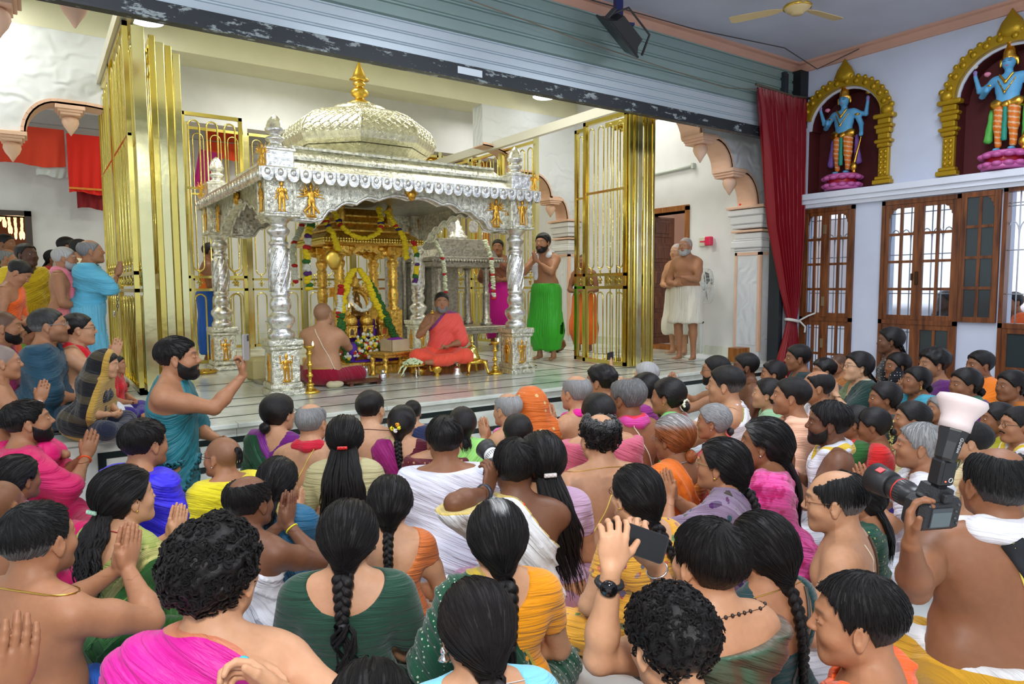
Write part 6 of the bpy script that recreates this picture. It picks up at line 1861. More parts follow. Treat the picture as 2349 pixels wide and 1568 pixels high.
def build_hair(ctx):
 g=ctx['spec'].get
 H=ctx['H'];q=ctx['q'];root=ctx['root']
 kind=g('hair','short')
 if kind in('none','bald','shaved','crop'):
  pass
 hc=ctx['hairc'];mat=hair_mat(hc,g('grey',0.))
 rs=np.random.RandomState(g('seed',1))
 S3=rs.randint(0,999)
 G=np.array([0,-.10,-.05]);Fp=np.array([0,.10,.06])
 ax=nrm(Fp-G);e1=nrm(np.cross(ax,(1,0,0)));e2=np.cross(ax,e1)
 swept=kind in('bun','braid','long','pony')
 t={'short':.011,'crop':.004,'curly':.026,'ring':.012,'curlyring':.020,'bun':.018,'braid':.019,'long':.020,'pony':.018,'side':.018}.get(kind,.01)
 t=g('hairt',t)
 top=g('balden',0.)
 def strand_ang(p):
  if swept:
   d=p-G
   return np.arctan2(d@e2,d@e1)
  d=p-np.array([0,-.055,.1])
  return np.arctan2(d[:,0],d[:,1])+2.2*np.hypot(d[:,0],d[:,1])*3
 def capfn(P):
  d=skull_d(ctx,P)
  p=H.inv(P)
  x,y,z=p[:,0],p[:,1],p[:,2]
  up=np.clip((z+.02)/.1,0,1)
  tt=t*(.22+.78*np.clip((z+.03)/.09,0,1))if not swept else t*(.85+.15*up)+.008*np.exp(-((y+.03)/.06)**2)*np.exp(-((z-.0)/.06)**2)
  if kind=='side':tt=t*(.3+.7*up)
  if kind in('curly','curlyring'):
   tt=tt+.006*wob(p,150,S3)+.006*wob(p,85,S3+1)
  elif kind=='wavy':
   tt=.018*(.4+.6*up)+.004*wob(p,70,S3)
  else:
   a=strand_ang(p)
   tt=tt+.0011*np.sin(a*34+3*wob(p,25,S3))+.0009*np.sin(a*61)+.0022*wob(p,38,S3)
  if swept and g('part',1):
   tt=tt-.006*np.exp(-(x/.004)**2)*(y>-.03)
  rec=g('recede',0.)
  xs=np.abs(x)
  yh=np.interp(z,[-1,-.02,.02,.045,.075,.095],[.004,.014,.040-.02*rec,.058-.03*rec,.084-.03*rec,.2])-.0
  yh=yh+.012*np.exp(-(x/.03)**2)*0-rec*.03*np.exp(-((xs-.04)/.018)**2)
  yh=yh+.004*np.sin(xs*260)*(0 if swept else 1)
  lowz=-.070 if ctx['sex']=='m' else-.075
  zl=np.interp(y,[-.12,-.045,-.018,.004,.03],[lowz,lowz+.012,.018,-.012,-.030])
  if swept:zl=np.interp(y,[-.12,-.045,-.018,.004,.03],[lowz,lowz+.005,-.02,-.005,-.0])
  r=smax(y-yh,zl-z,.01)
  out=smax(d-tt,r,.008 if kind not in('curly','curlyring')else .012)
  if kind in('braid','pony'):
   e,_=pdist(seg((0,-.078,-.010),(0,-.100,-.100),.066,.024),p)
   out=smin(out,e*HS-.0012*np.sin(strand_ang(p)*34),.03)
  for s_ in(-1,1):
   e,_=pdist(ell((s_*.083,-.002,-.010),(.020,.021,.033)),p)
   if not g('coverears'):out=smax(out,-e,.004)
  if kind in('ring','curlyring')or top:
   bt=g('baldr',(.058,.092,.072))
   by=g('baldy',.006)
   e,_=pdist(ell((0,by,.115),bt),p)
   out=smax(out,-(e+.006*wob(p,60,4)),.010)
  return out
 if kind not in('none','bald','shaved','crop'):
  lo=H((0,0,0))-v3(.18,.18,.17);hi=H((0,0,0))+v3(.18,.18,.19)
  V,Q=iso(capfn,lo,hi,.0046*q if kind not in('curly','curlyring')else .0042*q)
  if len(Q):
   me=fast_mesh('hair',V,Q)
   p=H.inv(V.astype(np.float32));a=strand_ang(p)
   if kind in('curly','curlyring'):
    hv=p*60
   else:
    hv=np.stack([np.cos(a)*26,np.sin(a)*26,np.linalg.norm(p-G,axis=1)*9],1)
   set_attr(me,'hv',hv)
   gs=g('streak')
   gr=np.full(len(V),float(g('grey',0.)))
   if gs:
    gr=np.maximum(gr,gs*np.exp(-(p[:,0]/.026)**2)*np.clip((p[:,1]+.105)/.05,0,1)*np.clip((p[:,2]-.0)/.06,0,1))
   if g('greyroot'):
    gr=np.maximum(gr,g('greyroot')*np.clip(p[:,1]/.05+.2,0,1))
   if g('topgrey'):
    gr=np.maximum(gr,g('topgrey')*np.clip((p[:,2]-.04)/.05,0,1))
   if g('sidegrey'):
    gr=np.maximum(gr,g('sidegrey')*np.clip((.05-p[:,2])/.05,0,1))
   set_attr(me,'gry',gr)
   ho=link('hair',me,mat,root)
   if q<1.75 and not g('nostr'):strands(ctx,ho,capfn,V,kind,G,ax,swept,rs,mat,float(g('grey',0.)))
 def tubes(name,paths,rads,n=7,flat=1.,m=None,parent=None):
  V,Q,U=sweep(paths,rads,n,flat)
  me=fast_mesh(name,V,Q);set_attr(me,'hv',U);set_attr(me,'gry',np.full(len(V),float(g('tailgrey',g('grey',0.)))))
  return link(name,me,m or mat,parent or root)
 T=ctx['T']
 def backtrace(pts,off):
  """push points out of the body so that hair lies on the back"""
  P=np.array(pts,dtype=np.float32)
  fn=ctx.get('cover')or(lambda X:field(ctx['torso']+ctx['up'],X))
  for it in range(12):
   d=fn(P)
   P[:,1]-=np.maximum(0,off-d)*.8
  return P
 back=g('down')
 sw=g('sway',0.)
 if kind=='bun' or kind=='bald_bun':
  bp=g('bunp',(0,-.125,-.055));br=g('bunr',.036)
  def f(P):
   p=H.inv(P)-np.array(bp,dtype=np.float32)
   e,_=pdist(ell((0,0,0),(br*1.1,br*.8,br)),p)
   a=np.arctan2(p[:,2],p[:,0]);r=np.hypot(p[:,0],p[:,2])
   return e-.0022*np.sin(a*2+r*330)-.0009*np.sin(a*17+r*90)
  c=H(bp)
  V,Q=iso(f,c-v3(.07,.07,.07),c+v3(.07,.07,.07),.0046*q)
  me=fast_mesh('hair_bun',V,Q);p=H.inv(V.astype(np.float32))-np.array(bp)
  a=np.arctan2(p[:,2],p[:,0]);r=np.hypot(p[:,0],p[:,2])
  set_attr(me,'hv',np.stack([r*260+a*1.5,p[:,1]*60,a*1.2],1));set_attr(me,'gry',np.full(len(V),float(g('tailgrey',g('grey',0.)))))
  link('hair_bun',me,mat,root)
 if kind=='braid':
  L=g('blen',.34);r0=g('brad',.019)
  n=80
  ss=np.linspace(0,1,n)
  st=H((0,-.112,-.085));
  en=T((sw,-.14,.02))if L is None else None
  P=np.zeros((n,3),dtype=np.float32)
  z0=st[2];
  P[:,0]=st[0]+sw*ss**1.3*1.
  P[:,1]=st[1]-.012*np.sin(ss*PI)-.02*ss
  P[:,2]=z0-L*ss
  P=backtrace(P,r0*1.35)
  k=np.ones(5)/5
  for i in(0,1,2):P[:,i]=np.convolve(np.pad(P[:,i],2,'edge'),k,'valid')
  paths=[];rads=[]
  w=r0*(1-.45*ss)*np.clip(ss*8+.6,0,1)
  loops=L/.042
  for j in range(3):
   ph=ss*loops*PI+j*2*PI/3
   off=np.stack([np.cos(ph)*w*1.0,np.sin(2*ph)*w*.45,ss*0],1)
   paths.append(P+off);rads.append(w*.80)
  tubes('braid',paths,rads,9)
  tie=g('tie')
  e=P[-1]
  if tie:
   mb=MB();mb.tube([tuple(P[-4]),tuple(P[-1]+v3(0,0,-.012))],float(w[-1]*1.5),10);mb.build('hair_tie',flatmat(tie,.6),root)
  TL=g('tassel',.07);paths=[];rads=[]
  for j in range(16 if q<2 else 8):
   m=8;s2=np.linspace(0,1,m)
   a=rs.uniform(0,6.28);rr=rs.uniform(.0,1)
   p=np.stack([e[0]+np.cos(a)*rr*(.004+g('tw',.018)*np.sin(s2*2.2)),e[1]-.005+np.sin(a)*rr*(.003+.012*s2),e[2]-TL*s2*rs.uniform(.75,1.1)],1)
   wv=g('tasselwave',.002)
   p[:,0]+=wv*np.sin(s2*9+a);p[:,1]+=wv*np.cos(s2*9+a)
   paths.append(p);rads.append(.0055*(1-.8*s2)+.0006)
  tubes('hair_tail',paths,rads,5)
 if kind in('long','pony'):
  L=g('blen',.40);W0=g('hw0',.045 if kind=='long' else .022);W1=g('hw1',.075 if kind=='long' else .035)
  nl=g('locks',110 if q<2 else 60);wave=g('wave',.006)
  paths=[];rads=[]
  allp=[]
  m=26;ss=np.linspace(0,1,m)
  for j in range(nl):
   a=rs.uniform(-1,1);dpt=rs.uniform(0,1)
   st=H((a*W0,-.088+.022*abs(a)-.006*dpt,-.030+rs.uniform(-.012,.05)*(1 if kind=='long' else .4)))
   ll=L*rs.uniform(.72,1.02)*(1-.18*abs(a))
   p=np.zeros((m,3),dtype=np.float32)
   gather=g('gather',0.)
   p[:,0]=st[0]+(a*(W1-W0))*np.sin(ss*PI*.55)+sw*ss**1.2
   if gather:p[:,0]-=a*W0*gather*np.exp(-((ss-.16)/.10)**2)
   p[:,1]=st[1]-.02*ss-.012*dpt
   p[:,2]=st[2]-ll*ss
   ph=rs.uniform(0,6.28);fr=rs.uniform(.8,1.25)*g('wfreq',5)
   p[:,0]+=wave*np.sin(ss*fr*2+ph)*ss**.5;p[:,1]+=wave*.8*np.cos(ss*fr*2+ph)*ss**.5
   allp.append((p,dpt))
  PP=np.concatenate([p for p,_ in allp]);off=np.concatenate([np.full(m,.008+.022*d)for _,d in allp])
  P2=PP.copy()
  fn=ctx.get('cover')or(lambda X:field(ctx['torso']+ctx['up'],X))
  for it in range(10):
   d=fn(P2);P2[:,1]-=np.maximum(0,off-d)*.8
  for j in range(nl):
   p=P2[j*m:(j+1)*m]
   p[:,1]=np.convolve(np.pad(p[:,1],2,'edge'),np.ones(5)/5,'valid')
   paths.append(p);rads.append((.0082*(np.sin(np.clip(ss*1.0+.12,0,1)*PI))**.5*(1-.55*ss)+.0008)*g('lockr',1.))
  tubes('long_hair',paths,rads,5,flat=.7)
  if g('clip'):
   mb=MB();c=H((0,-.130,-.02))
   mb.box(-.028,.028,-.006,.006,-.009,.009,M=Matrix.Translation(Vector(c.tolist())),bev=.003)
   for xx in(-.018,0,.018):mb.ball(tuple(c+v3(xx,-.004,0)),.007,8,6)
   mb.build('hair_clip',flatmat(g('clip'),.3),root)
 if g('tuft'):
  paths=[];rads=[]
  for j in range(26):
   m=9;ss=np.linspace(0,1,m);a=rs.uniform(0,6.28)
   st=H((np.cos(a)*.014,-.095+.0*a,.045+np.sin(a)*.014))
   p=np.stack([st[0]+np.cos(a)*.012*ss,st[1]-.045*np.sin(ss*2.2),st[2]+.02*np.sin(ss*3)-.07*ss**1.6],1)
   paths.append(p);rads.append(.005*(1-.7*ss)+.0008)
  tubes('hair_tuft',paths,rads,5)
 bd=g('beard')
 if bd:
  kind2,bc,bg=bd
  def f(P):
   p=H.inv(P);x,y,z=p[:,0],p[:,1],p[:,2]
   fd=field(ctx['HP'][:10],P)
   if kind2=='moustache':
    r=np.maximum(np.abs(z+.0415+.22*np.abs(x)*.8)-.0065,np.abs(x)-.031);r=np.maximum(r,.07-y)
    return smax(fd-.0055,r,.004)
   th={'full':.006,'short':.0035,'long':.012}[kind2]
   th=th+.0015*wob(p,160,3)
   top_=np.interp(y,[-.0,.03,.06,.09],[.0,-.030,-.048,-.036])
   r=smax(z-top_,-y-.0+.002,.006)
   mo=-(np.maximum(np.abs(x)/.020,np.abs(z+.057)/.009)-1)*.01
   r=np.maximum(r,np.where(y>.06,mo,-1))
   e=smax(fd-th,r,.005)
   if kind2=='long':
    b,_=pdist(ell((0,.065,-.115),(.034,.032,.045)),p);e=smin(e,b-.002*wob(p,120,2),.02)
   return e
  lo=H((0,0,0))-v3(.13,.13,.19);hi=H((0,0,0))+v3(.13,.13,.08)
  V,Q=iso(f,lo,hi,.0042*q)
  if len(Q):
   me=fast_mesh('beard',V,Q);p=H.inv(V.astype(np.float32))
   set_attr(me,'hv',np.stack([p[:,0]*320,p[:,1]*160,p[:,2]*40],1));set_attr(me,'gry',np.full(len(V),float(bg)))
   link('moustache' if kind2=='moustache' else 'beard',me,hair_mat(bc,bg),root)
 if g('flowers'):
  fl=g('flowers');kindf=fl[0]
  mb=MB();cols=fl[1]
  if kindf=='garland':
   m=34
   for j in range(m):
    s_=j/m
    c=H((fl[2]*.03+.012*math.sin(j*2.4),-.118-.01*math.cos(j*2.4),.01))
    c=c+v3(sw*.6*s_,-.012*s_,-fl[3]*s_)
    mb.ball(tuple(c+rs.normal(size=3)*.004),rs.uniform(.006,.010),6,4)
  elif kindf=='ring':
   for j in range(40):
    a=PI*(-.15+1.1*rs.uniform());R_=g('bunr',.036)+.012
    bp=g('bunp',(0,-.125,-.055))
    c=H((bp[0]+math.cos(a)*R_,bp[1]+.004,bp[2]+math.sin(a)*R_))+rs.normal(size=3)*.004
    mb.ball(tuple(c),rs.uniform(.006,.010),6,4)
  mb.build('hair_flowers',flatmat(cols,.7),root)
 if g('blossoms'):
  for(p,col,r)in g('blossoms'):
   mb=MB();c=H(p)
   for j in range(26):
    dv=nrm(rs.normal(size=3));mb.ball(tuple(c+dv*r*.6),(r*.32,r*.32,r*.32),6,4)
   mb.build('hair_flower',flatmat(col,.7),root)
 if g('earring'):
  for s_ in(-1,1):
   mb=MB();c=H((s_*.086,.0,-.040));rr=g('earr',.0055)
   mb.ball(tuple(c),rr,8,6)
   if rr>.007:
    mb.lathe([(0.001,0),(rr*1.3,-rr*1.2),(rr*1.5,-rr*1.7),(.001,-rr*1.8)],tuple(c+v3(0,0,-rr*.5)),10)
   mb.build('earring',flatmat(g('earring'),.25,metal=1.),root)
 if g('glasses'):
  mb=MB()
  for s_ in(-1,1):
   ring=[tuple(H((s_*.031+.022*math.cos(a),.098-.10*abs(s_*.022*math.cos(a)+s_*.004)*.6,.004+.017*math.sin(a))))for a in[2*PI*j/16 for j in range(16)]]
   mb.tube(ring,.0014,5,closed=True)
   mb.tube([tuple(H((s_*.053,.094,.010))),tuple(H((s_*.078,.05,.012))),tuple(H((s_*.082,-.0,.012))),tuple(H((s_*.080,-.012,-.002)))],.0016,5)
  mb.tube([tuple(H((-.009,.100,.008))),tuple(H((.009,.100,.008)))],.0014,5)
  mb.build('glasses',flatmat(g('glasses'),.3),root)
  # ---- clothes
def fold(u,P,fr,seed=3,warp=2.2):
 w=u*fr+warp*wob(P,7,seed)
 w2=u*fr*2.3+warp*1.3*wob(P,10,seed+4)
 return(1-2*np.abs(np.sin(w*.5))**.8)*.75+.45*np.sin(w2)
def cloth(ctx,name,fn,lo,hi,mat,h=.011,edge=None,fu=None):
 V,Q=iso(fn,lo,hi,h*max(1.,ctx['q']*.9))
 if len(Q)==0:return None
 me=fast_mesh(name,V,Q)
 Vf=V.astype(np.float32)
 set_attr(me,'bd',edge(Vf)if edge is not None else np.full(len(V),1.))
 set_attr(me,'tv',ctx['T'].inv(Vf))
 set_attr(me,'fu',fu(Vf)if fu is not None else ctx['T'].inv(Vf)[:,2])
 ctx.setdefault('cloths',[]).append(fn)
 return link(name,me,mat,ctx['root'])
def _box(ctx,prims,pad=.06):return bounds(prims,pad)
def w_lower(ctx,mat,folds=.006,fat=.014,zc=None,name='dhoti',freq=70,high=None):
 """cloth wrapped round hips and legs"""
 LG=ctx['LG'];T=ctx['T'];legs=ctx['legs']
 tor=ctx['torso'][:2]
 if legs=='cross':
  zc=ctx['pz']+.09 if zc is None else zc
  pr=[('s',p[1],p[2],p[3],p[4],.09)if p[0]=='s' else p for p in LG if p[0]=='s']+tor
  def reg(P):return P[:,2]-zc-.15*(-P[:,1]).clip(-.2,.1)*0
 elif legs=='kneel':
  zc=ctx['pz']+.06 if zc is None else zc
  pr=[('s',p[1],p[2],p[3],p[4],.12)if p[0]=='s' else p for p in LG if p[0]=='s']+tor
  def reg(P):return P[:,2]-zc
 else:
  bot=high if high is not None else .12
  zc=ctx['pz']+.10 if zc is None else zc
  pr=[seg(p[1],p[2],p[3]+.012,p[4]+.03,.14)for p in LG if p[0]=='s' and min(p[1][2],p[2][2])>.07][:6]+tor
  def reg(P):return np.maximum(P[:,2]-zc,bot-P[:,2]+.012*np.sin(P[:,0]*30))
 def fn(P):
  d=field(pr,P)
  a=np.arctan2(P[:,0],P[:,1]+.05)
  if legs=='stand':
   f=folds*np.abs(np.sin(a*9+2*wob(P,9,4)+P[:,2]*2))*np.clip((zc-P[:,2])*4,.2,1)
  else:
   f=folds*fold(P@v3(.75,.5,.5),P,freq,2)
  return smax(d-fat-f,reg(P),.006)
 lo,hi=bounds(pr,.05)
 return cloth(ctx,name,fn,lo,hi,mat,.0125,lambda P:-np.abs(reg(P))*0+np.abs(P[:,2]-(high if high else 0))*1. if legs=='stand' else np.abs(reg(P)),(lambda P:np.arctan2(P[:,0],P[:,1]+.05)*.25)if legs=='stand' else(lambda P:P@v3(.75,.5,.5)))
def w_blouse(ctx,mat,neckr=(.105,.10,.15),necky=-.07,neckz=.45,sleeve=.62,name='blouse',bot=.10,puff=0.,th=.006):
 T=ctx['T']
 arms=[]
 for sd,(S,E,W)in ctx['arms'].items():
  e2=S+(E-S)*min(1,sleeve)
  arms.append(seg(S,e2,.056+.012*ctx['fat']+puff,.047+puff*.6,.03))
  if sleeve>1:arms.append(seg(E,E+(W-E)*(sleeve-1),.045,.035,.02))
 pr=ctx['torso']+arms
 nk=[ell((0,necky,neckz+.06),neckr,F=T)]
 nf=[ell((0,.10,neckz+.03),(.085,.08,.11),F=T)]
 caps=[]
 for sd,(S,E,W)in ctx['arms'].items():
  if sleeve<=1:
   caps.append((v3(*(S+(E-S)*sleeve)),nrm(E-S),v3(*S)))
 def reg(P):
  tv=T.inv(P)
  r=smax(bot-tv[:,2],-field(nk,P),.01)
  r=smax(r,-field(nf,P),.01)
  r=smax(r,tv[:,2]-.50,.01)
  for c,n,S in caps:
   near=np.linalg.norm(P-S,axis=1)
   m_=((P-S)@n>0.05)&(np.linalg.norm((P-S)-((P-S)@n)[:,None]*n,axis=1)<.085)
   r=np.maximum(r,np.where(m_,(P-c)@n,-1))
  return r
 def fn(P):
  d=field(pr,P)
  tv=T.inv(P)
  f=.0022*np.sin(tv[:,2]*120+5*wob(P,12,6))*np.clip((.35-tv[:,2])*5,0,1)+.003*wob(P,30,8)
  return smax(d-th-f,reg(P),.004)
 lo,hi=bounds(pr,.04)
 return cloth(ctx,name,fn,lo,hi,mat,.0095,lambda P:np.abs(reg(P)))
def w_diag(ctx,mat,side=-1,slope=.95,c=.015,name='shawl',th=.012,folds=.008,bot=-.25,fr=95,arm=True,low=None):
 """cloth over one shoulder (side -1 = left), falling diagonally to the opposite hip, front and back"""
 T=ctx['T']
 pr=[p for p in ctx['torso']]
 if arm and side in ctx['arms']:
  S,E,W=ctx['arms'][side]
  pr=pr+[seg(S,S+(E-S)*.95,.062,.075,.06)]
 pr=pr+ctx['LG'][:1]*0
 n=nrm((-side,0,slope))
 p0=np.array([side*-c,0,.46],dtype=np.float32)
 def reg(P):
  tv=T.inv(P)
  r=(tv-p0)@n+.006*np.sin(tv[:,2]*22)
  r=smax(r,tv[:,2]-.52,.02)
  return np.maximum(r,bot-tv[:,2])
 def fn(P):
  d=field(pr,P);tv=T.inv(P)
  u=tv@n.astype(np.float32)
  f=folds*fold(u,P,fr)
  dn=np.sqrt(((P[:,:2]-ctx['hc'][:2])**2).sum(1))
  return smax(d-th-f,reg(P),.006)
 lo,hi=bounds(pr,.05)
 lo[2]-=.02
 return cloth(ctx,name,fn,lo,hi,mat,.0105,lambda P:np.abs(reg(P)),lambda P:T.inv(P)@n.astype(np.float32))
def w_wrap(ctx,mat,name='shawl',th=.016,folds=.010,top=.50,bot=-.12,fr=75,front=False,neck=.072,arms_len=.9,barearm=0):
 """shawl wrapped round both shoulders and upper arms"""
 T=ctx['T']
 pr=list(ctx['torso'])
 for sd,(S,E,W)in ctx['arms'].items():
  if sd==barearm:continue
  pr.append(seg(S,S+(E-S)*arms_len,.066,.07,.09))
 if bot<.0 and ctx['legs']=='cross':
  pr.append(ell((0,-.02,.02),(.24,.19,.13),k=.12,F=T))
 H=ctx['H']
 nk=T((0,.01,.50))
 def reg(P):
  tv=T.inv(P)
  r=tv[:,2]-top-.02*np.cos(np.arctan2(tv[:,0],tv[:,1]))
  q=np.hypot(tv[:,0],tv[:,1]-.02)
  r=smax(r,np.where(tv[:,2]>.38,(neck-q),-.2),.01)
  r=np.maximum(r,bot-tv[:,2])
  if barearm:
   r=smax(r,barearm*tv[:,0]-.10-.5*(tv[:,2]-.4).clip(-.3,0)*-1,.02)
  if front:
   r=smax(r,(tv[:,1]-.03)-(np.abs(tv[:,0])-.05)*1.5,.02)
  return r
 def fn(P):
  d=field(pr,P);tv=T.inv(P)
  u=tv[:,2]+.45*tv[:,0]
  f=folds*fold(u,P,fr)
  return smax(d-th-f,reg(P),.008)
 lo,hi=bounds(pr,.06)
 return cloth(ctx,name,fn,lo,hi,mat,.0105,lambda P:np.abs(T.inv(P)[:,2]-bot)+np.where(T.inv(P)[:,2]>.3,.0,.0),lambda P:T.inv(P)@v3(.45,0,1))
def w_scarf(ctx,mat,name='scarf',r=.030,drop=.22,sides=(1,1),low=.0,fl=.55):
 """folded cloth round the neck with ends down the chest"""
 T=ctx['T']
 pts=[]
 pts.append((-.085,.125,.43-drop));pts.append((-.080,.115,.38));pts.append((-.088,.045,.462))
 pts.append((-.070,-.045,.485-low));pts.append((0,-.080,.478-low));pts.append((.070,-.045,.485-low))
 pts.append((.088,.045,.462));pts.append((.080,.115,.38));pts.append((.085,.125,.43-drop))
 if not sides[0]:pts=pts[2:]
 if not sides[1]:pts=pts[:-2]
 pr=[seg(pts[i],pts[i+1],r,r,.02,F=T)for i in range(len(pts)-1)]
 bod=ctx['torso']+ctx['up']
 def fn(P):
  d=field(pr,P);b=field(bod,P)
  tv=T.inv(P)
  a=np.arctan2(tv[:,2]-.45,np.hypot(tv[:,0],tv[:,1])-.075)
  d2=d-.003*np.sin(a*5+wob(P,12,2)*2)-.002*wob(P,50,3)
  return smax(smin(d2,np.abs(b-.008)+(d2-.01).clip(0,1)*2+.004,.01)*1.,b-.030,.01)
 lo,hi=bounds(pr,.03)
 return cloth(ctx,name,fn,lo,hi,mat,.0085,lambda P:np.abs(np.hypot(T.inv(P)[:,0],T.inv(P)[:,1]+.0)-.115-.0*P[:,0])*.5)
def w_veil(ctx,mat,name='head_veil',th=.020,fr=70,bot=-.10,folds=.006):
 """saree end drawn over the head and down the back"""
 T=ctx['T'];H=ctx['H']
 hc=H((0,-.015,.02))
 pr=[ell(hc,(.098,.112,.110),k=.05),seg(H((0,-.05,-.02)),T((0,-.04,.40)),.09,.13,.10)]
 pr+=list(ctx['torso'])
 for sd,(S,E,W)in ctx['arms'].items():pr.append(seg(S,S+(E-S)*.95,.068,.08,.10))
 pr.append(ell((0,-.03,.02),(.25,.20,.14),k=.14,F=T))
 def reg(P):
  p=H.inv(P);tv=T.inv(P)
  r=p[:,1]-.045
  r=np.where(p[:,2]>-.12,r,np.minimum(r,tv[:,1]-.10+1.2*np.abs(p[:,2]+.12)*-.0))
  return np.maximum(r,bot-tv[:,2])
 def fn(P):
  d=field(pr,P);tv=T.inv(P)
  f=folds*fold(tv[:,0]+.35*tv[:,2]+.3*tv[:,1],P,fr)
  return smax(d-th-f,reg(P),.008)
 lo,hi=bounds(pr,.05)
 return cloth(ctx,name,fn,lo,hi,mat,.0105,lambda P:np.abs(reg(P)))
def trace_back(ctx,pts,off=.0025,d=(0,1,0),start=.45,fields=None):
 P=np.array(pts,dtype=np.float32);dv=nrm(d).astype(np.float32)
 P=P-dv*start
 pr=ctx['torso']+ctx['up']
 for i in range(60):
  e=field(pr,P)
  for f in ctx.get('cloths',[]):e=np.minimum(e,f(P))
  P=P+dv*np.clip(e-off,-.02,.05)[:,None]
 return P
def w_thread(ctx,mat,r=.0022,side=-1,name='sacred_thread',bend=.0,x0=.055,x1=.16,z0=.47,z1=.06):
 """cord over one shoulder, diagonal across the back"""
 T=ctx['T']
 n=30;t=np.linspace(0,1,n)
 x=side*(x0+(-x0-x1)*t+bend*np.sin(t*PI));z=z0+(z1-z0)*t
 L=np.stack([x,np.zeros(n),z],1)
 P=np.array([T(p)for p in L])
 d=T.R@v3(0,1,0)
 P=trace_back(ctx,P,r*.6,d)
 ok=np.abs(np.gradient(P[:,1]))<.08
 V,Q,U=sweep([P[ok]],[np.full(ok.sum(),r)],6)
 link(name,fast_mesh(name,V,Q),mat,ctx['root'])
def w_strap(ctx,mat,w=.03,side=1,x0=.05,x1=-.14,z0=.47,z1=.05,name='bag_strap',th=.008):
 T=ctx['T']
 n=26;t=np.linspace(0,1,n)
 a=np.array([x0*side,0,z0]);b=np.array([x1*side,0,z1])
 dr=nrm(b-a);pn=np.cross(dr,(0,1,0))
 rows=[]
 for e in(-.5,-.17,.17,.5):
  L=a+(b-a)*t[:,None]+pn*w*e
  P=np.array([T(p)for p in L]);P=trace_back(ctx,P,th,T.R@v3(0,1,0))
  rows.append(P)
 R_=np.stack(rows,1)
 V=np.concatenate([R_.reshape(-1,3),(R_+(T.R@v3(0,.006,0))).reshape(-1,3)])
 Q=[]
 m=4
 for i in range(n-1):
  for j in range(m-1):
   q=(i*m+j,i*m+j+1,(i+1)*m+j+1,(i+1)*m+j);Q.append(q);Q.append(tuple(k+n*m for k in q[::-1]))
  Q.append((i*m,(i+1)*m,(i+1)*m+n*m,i*m+n*m));Q.append((i*m+3,i*m+3+n*m,(i+1)*m+3+n*m,(i+1)*m+3))
 link(name,fast_mesh(name,V,np.array(Q)),mat,ctx['root'])
def w_necklace(ctx,mat,r=.0025,name='necklace',R0=.066,z=.462,tilt=.25,bead=0):
 T=ctx['T']
 pts=[]
 n=44
 for i in range(n):
  a=2*PI*i/n
  pts.append((R0*1.15*math.sin(a),-.008-R0*math.cos(a),z+tilt*R0*math.cos(a)+.015))
 c=np.array(T((0,-.008,z)))
 P=np.array([T(p)for p in pts],dtype=np.float32)
 dirs=P-c;dirs[:,2]=0;dirs/=np.linalg.norm(dirs,axis=1)[:,None]
 pr=ctx['torso']+ctx['up']
 for i in range(30):P=P-dirs*np.clip(field(pr,P)-r*.6,-.02,.02)[:,None]
 if bead:
  mb=MB()
  for i in range(0,n,2):mb.ball(tuple(P[i]),(bead,bead,bead*1.15),8,6)
  mb.tube([tuple(p)for p in P],.0012,4,closed=True)
  mb.build(name,mat,ctx['root'])
 else:
  V,Q,U=sweep([np.concatenate([P,P[:1]])],[np.full(n+1,r)],6)
  link(name,fast_mesh(name,V,Q),mat,ctx['root'])
def w_bangle(ctx,mat,arm='R',at=.92,r=.031,w=.0035,name='bangle'):
 sd=1 if arm=='R' else-1
 S,E,W=ctx['arms'][sd]
 c=E+(W-E)*at;d=nrm(W-E)
 e1=nrm(np.cross(d,(0.3,.2,1)));e2=np.cross(d,e1)
 ring=[tuple(c+(e1*math.cos(a)+e2*math.sin(a))*r)for a in[2*PI*j/20 for j in range(20)]]
 mb=MB();mb.tube(ring,w,6,closed=True);mb.build(name,mat,ctx['root'])
def w_sari(ctx,mat,side=-1,slope=.85,c=.0,name='saree_drape',**kw):
 return w_diag(ctx,mat,side,slope,c,name,**kw)
WEAR=dict(lower=w_lower,blouse=w_blouse,diag=w_diag,wrap=w_wrap,scarf=w_scarf,veil=w_veil,thread=w_thread,strap=w_strap,necklace=w_necklace,bangle=w_bangle,sari=w_sari)
# ---- everybody in the picture
TGT=(3.5,7.2)
CTX={}
def place(u,v,hp,hz,b):
 d=ray(u,v)/F_PX
 s=(1.45-b)/(hz-d[2]*.245*F_PX/hp)
 s=min(1.14,max(.60 if hp<60 else .82,s))if abs(d[2])>.04 else s
 if abs(d[2])>.04:D=(b+hz*s-1.45)/d[2]
 else:D=.245*s*F_PX/hp
 w=CAM_C+d*D
 return w,s
def pp(key,u,v,hp,label,sex='m',base=0.,dy=0.,**kw):
 legs=kw.get('legs','cross')
 pzz=kw.get('pz',{'cross':.115,'kneel':.47,'stand':.90}[legs])
 hz=pzz+(.615 if sex=='m' else .604)
 w,s=place(u,v,hp,hz,base)
 if 'D' in kw:
  w=CAM_C+ray(u,v)/F_PX*kw['D'];s=(w[2]-base)/hz
 yaw=kw.get('yaw')
 if yaw is None:yaw=math.degrees(math.atan2(-(TGT[0]-w[0]),TGT[1]-w[1]))+dy
 q=min(2.7,max(.85,165./hp))*kw.get('qf',1.)
 spec=dict(kw);spec.update(label=label,sex=sex,yaw=yaw,s=s,hw=w,q=q)
 c=person(spec);CTX[key]=c
 return c
def C_(r,g,b,**k):return cloth_mat(srgb(r,g,b),**k)
GOLD_=(.75,.48,.10)
GB=dict(border=(.55,.36,.08),bw=.018)
THY=flatmat(srgb(226,206,96),.6);THW=flatmat(srgb(232,228,206),.6);MG=flatmat((.7,.45,.1),.3,1.)
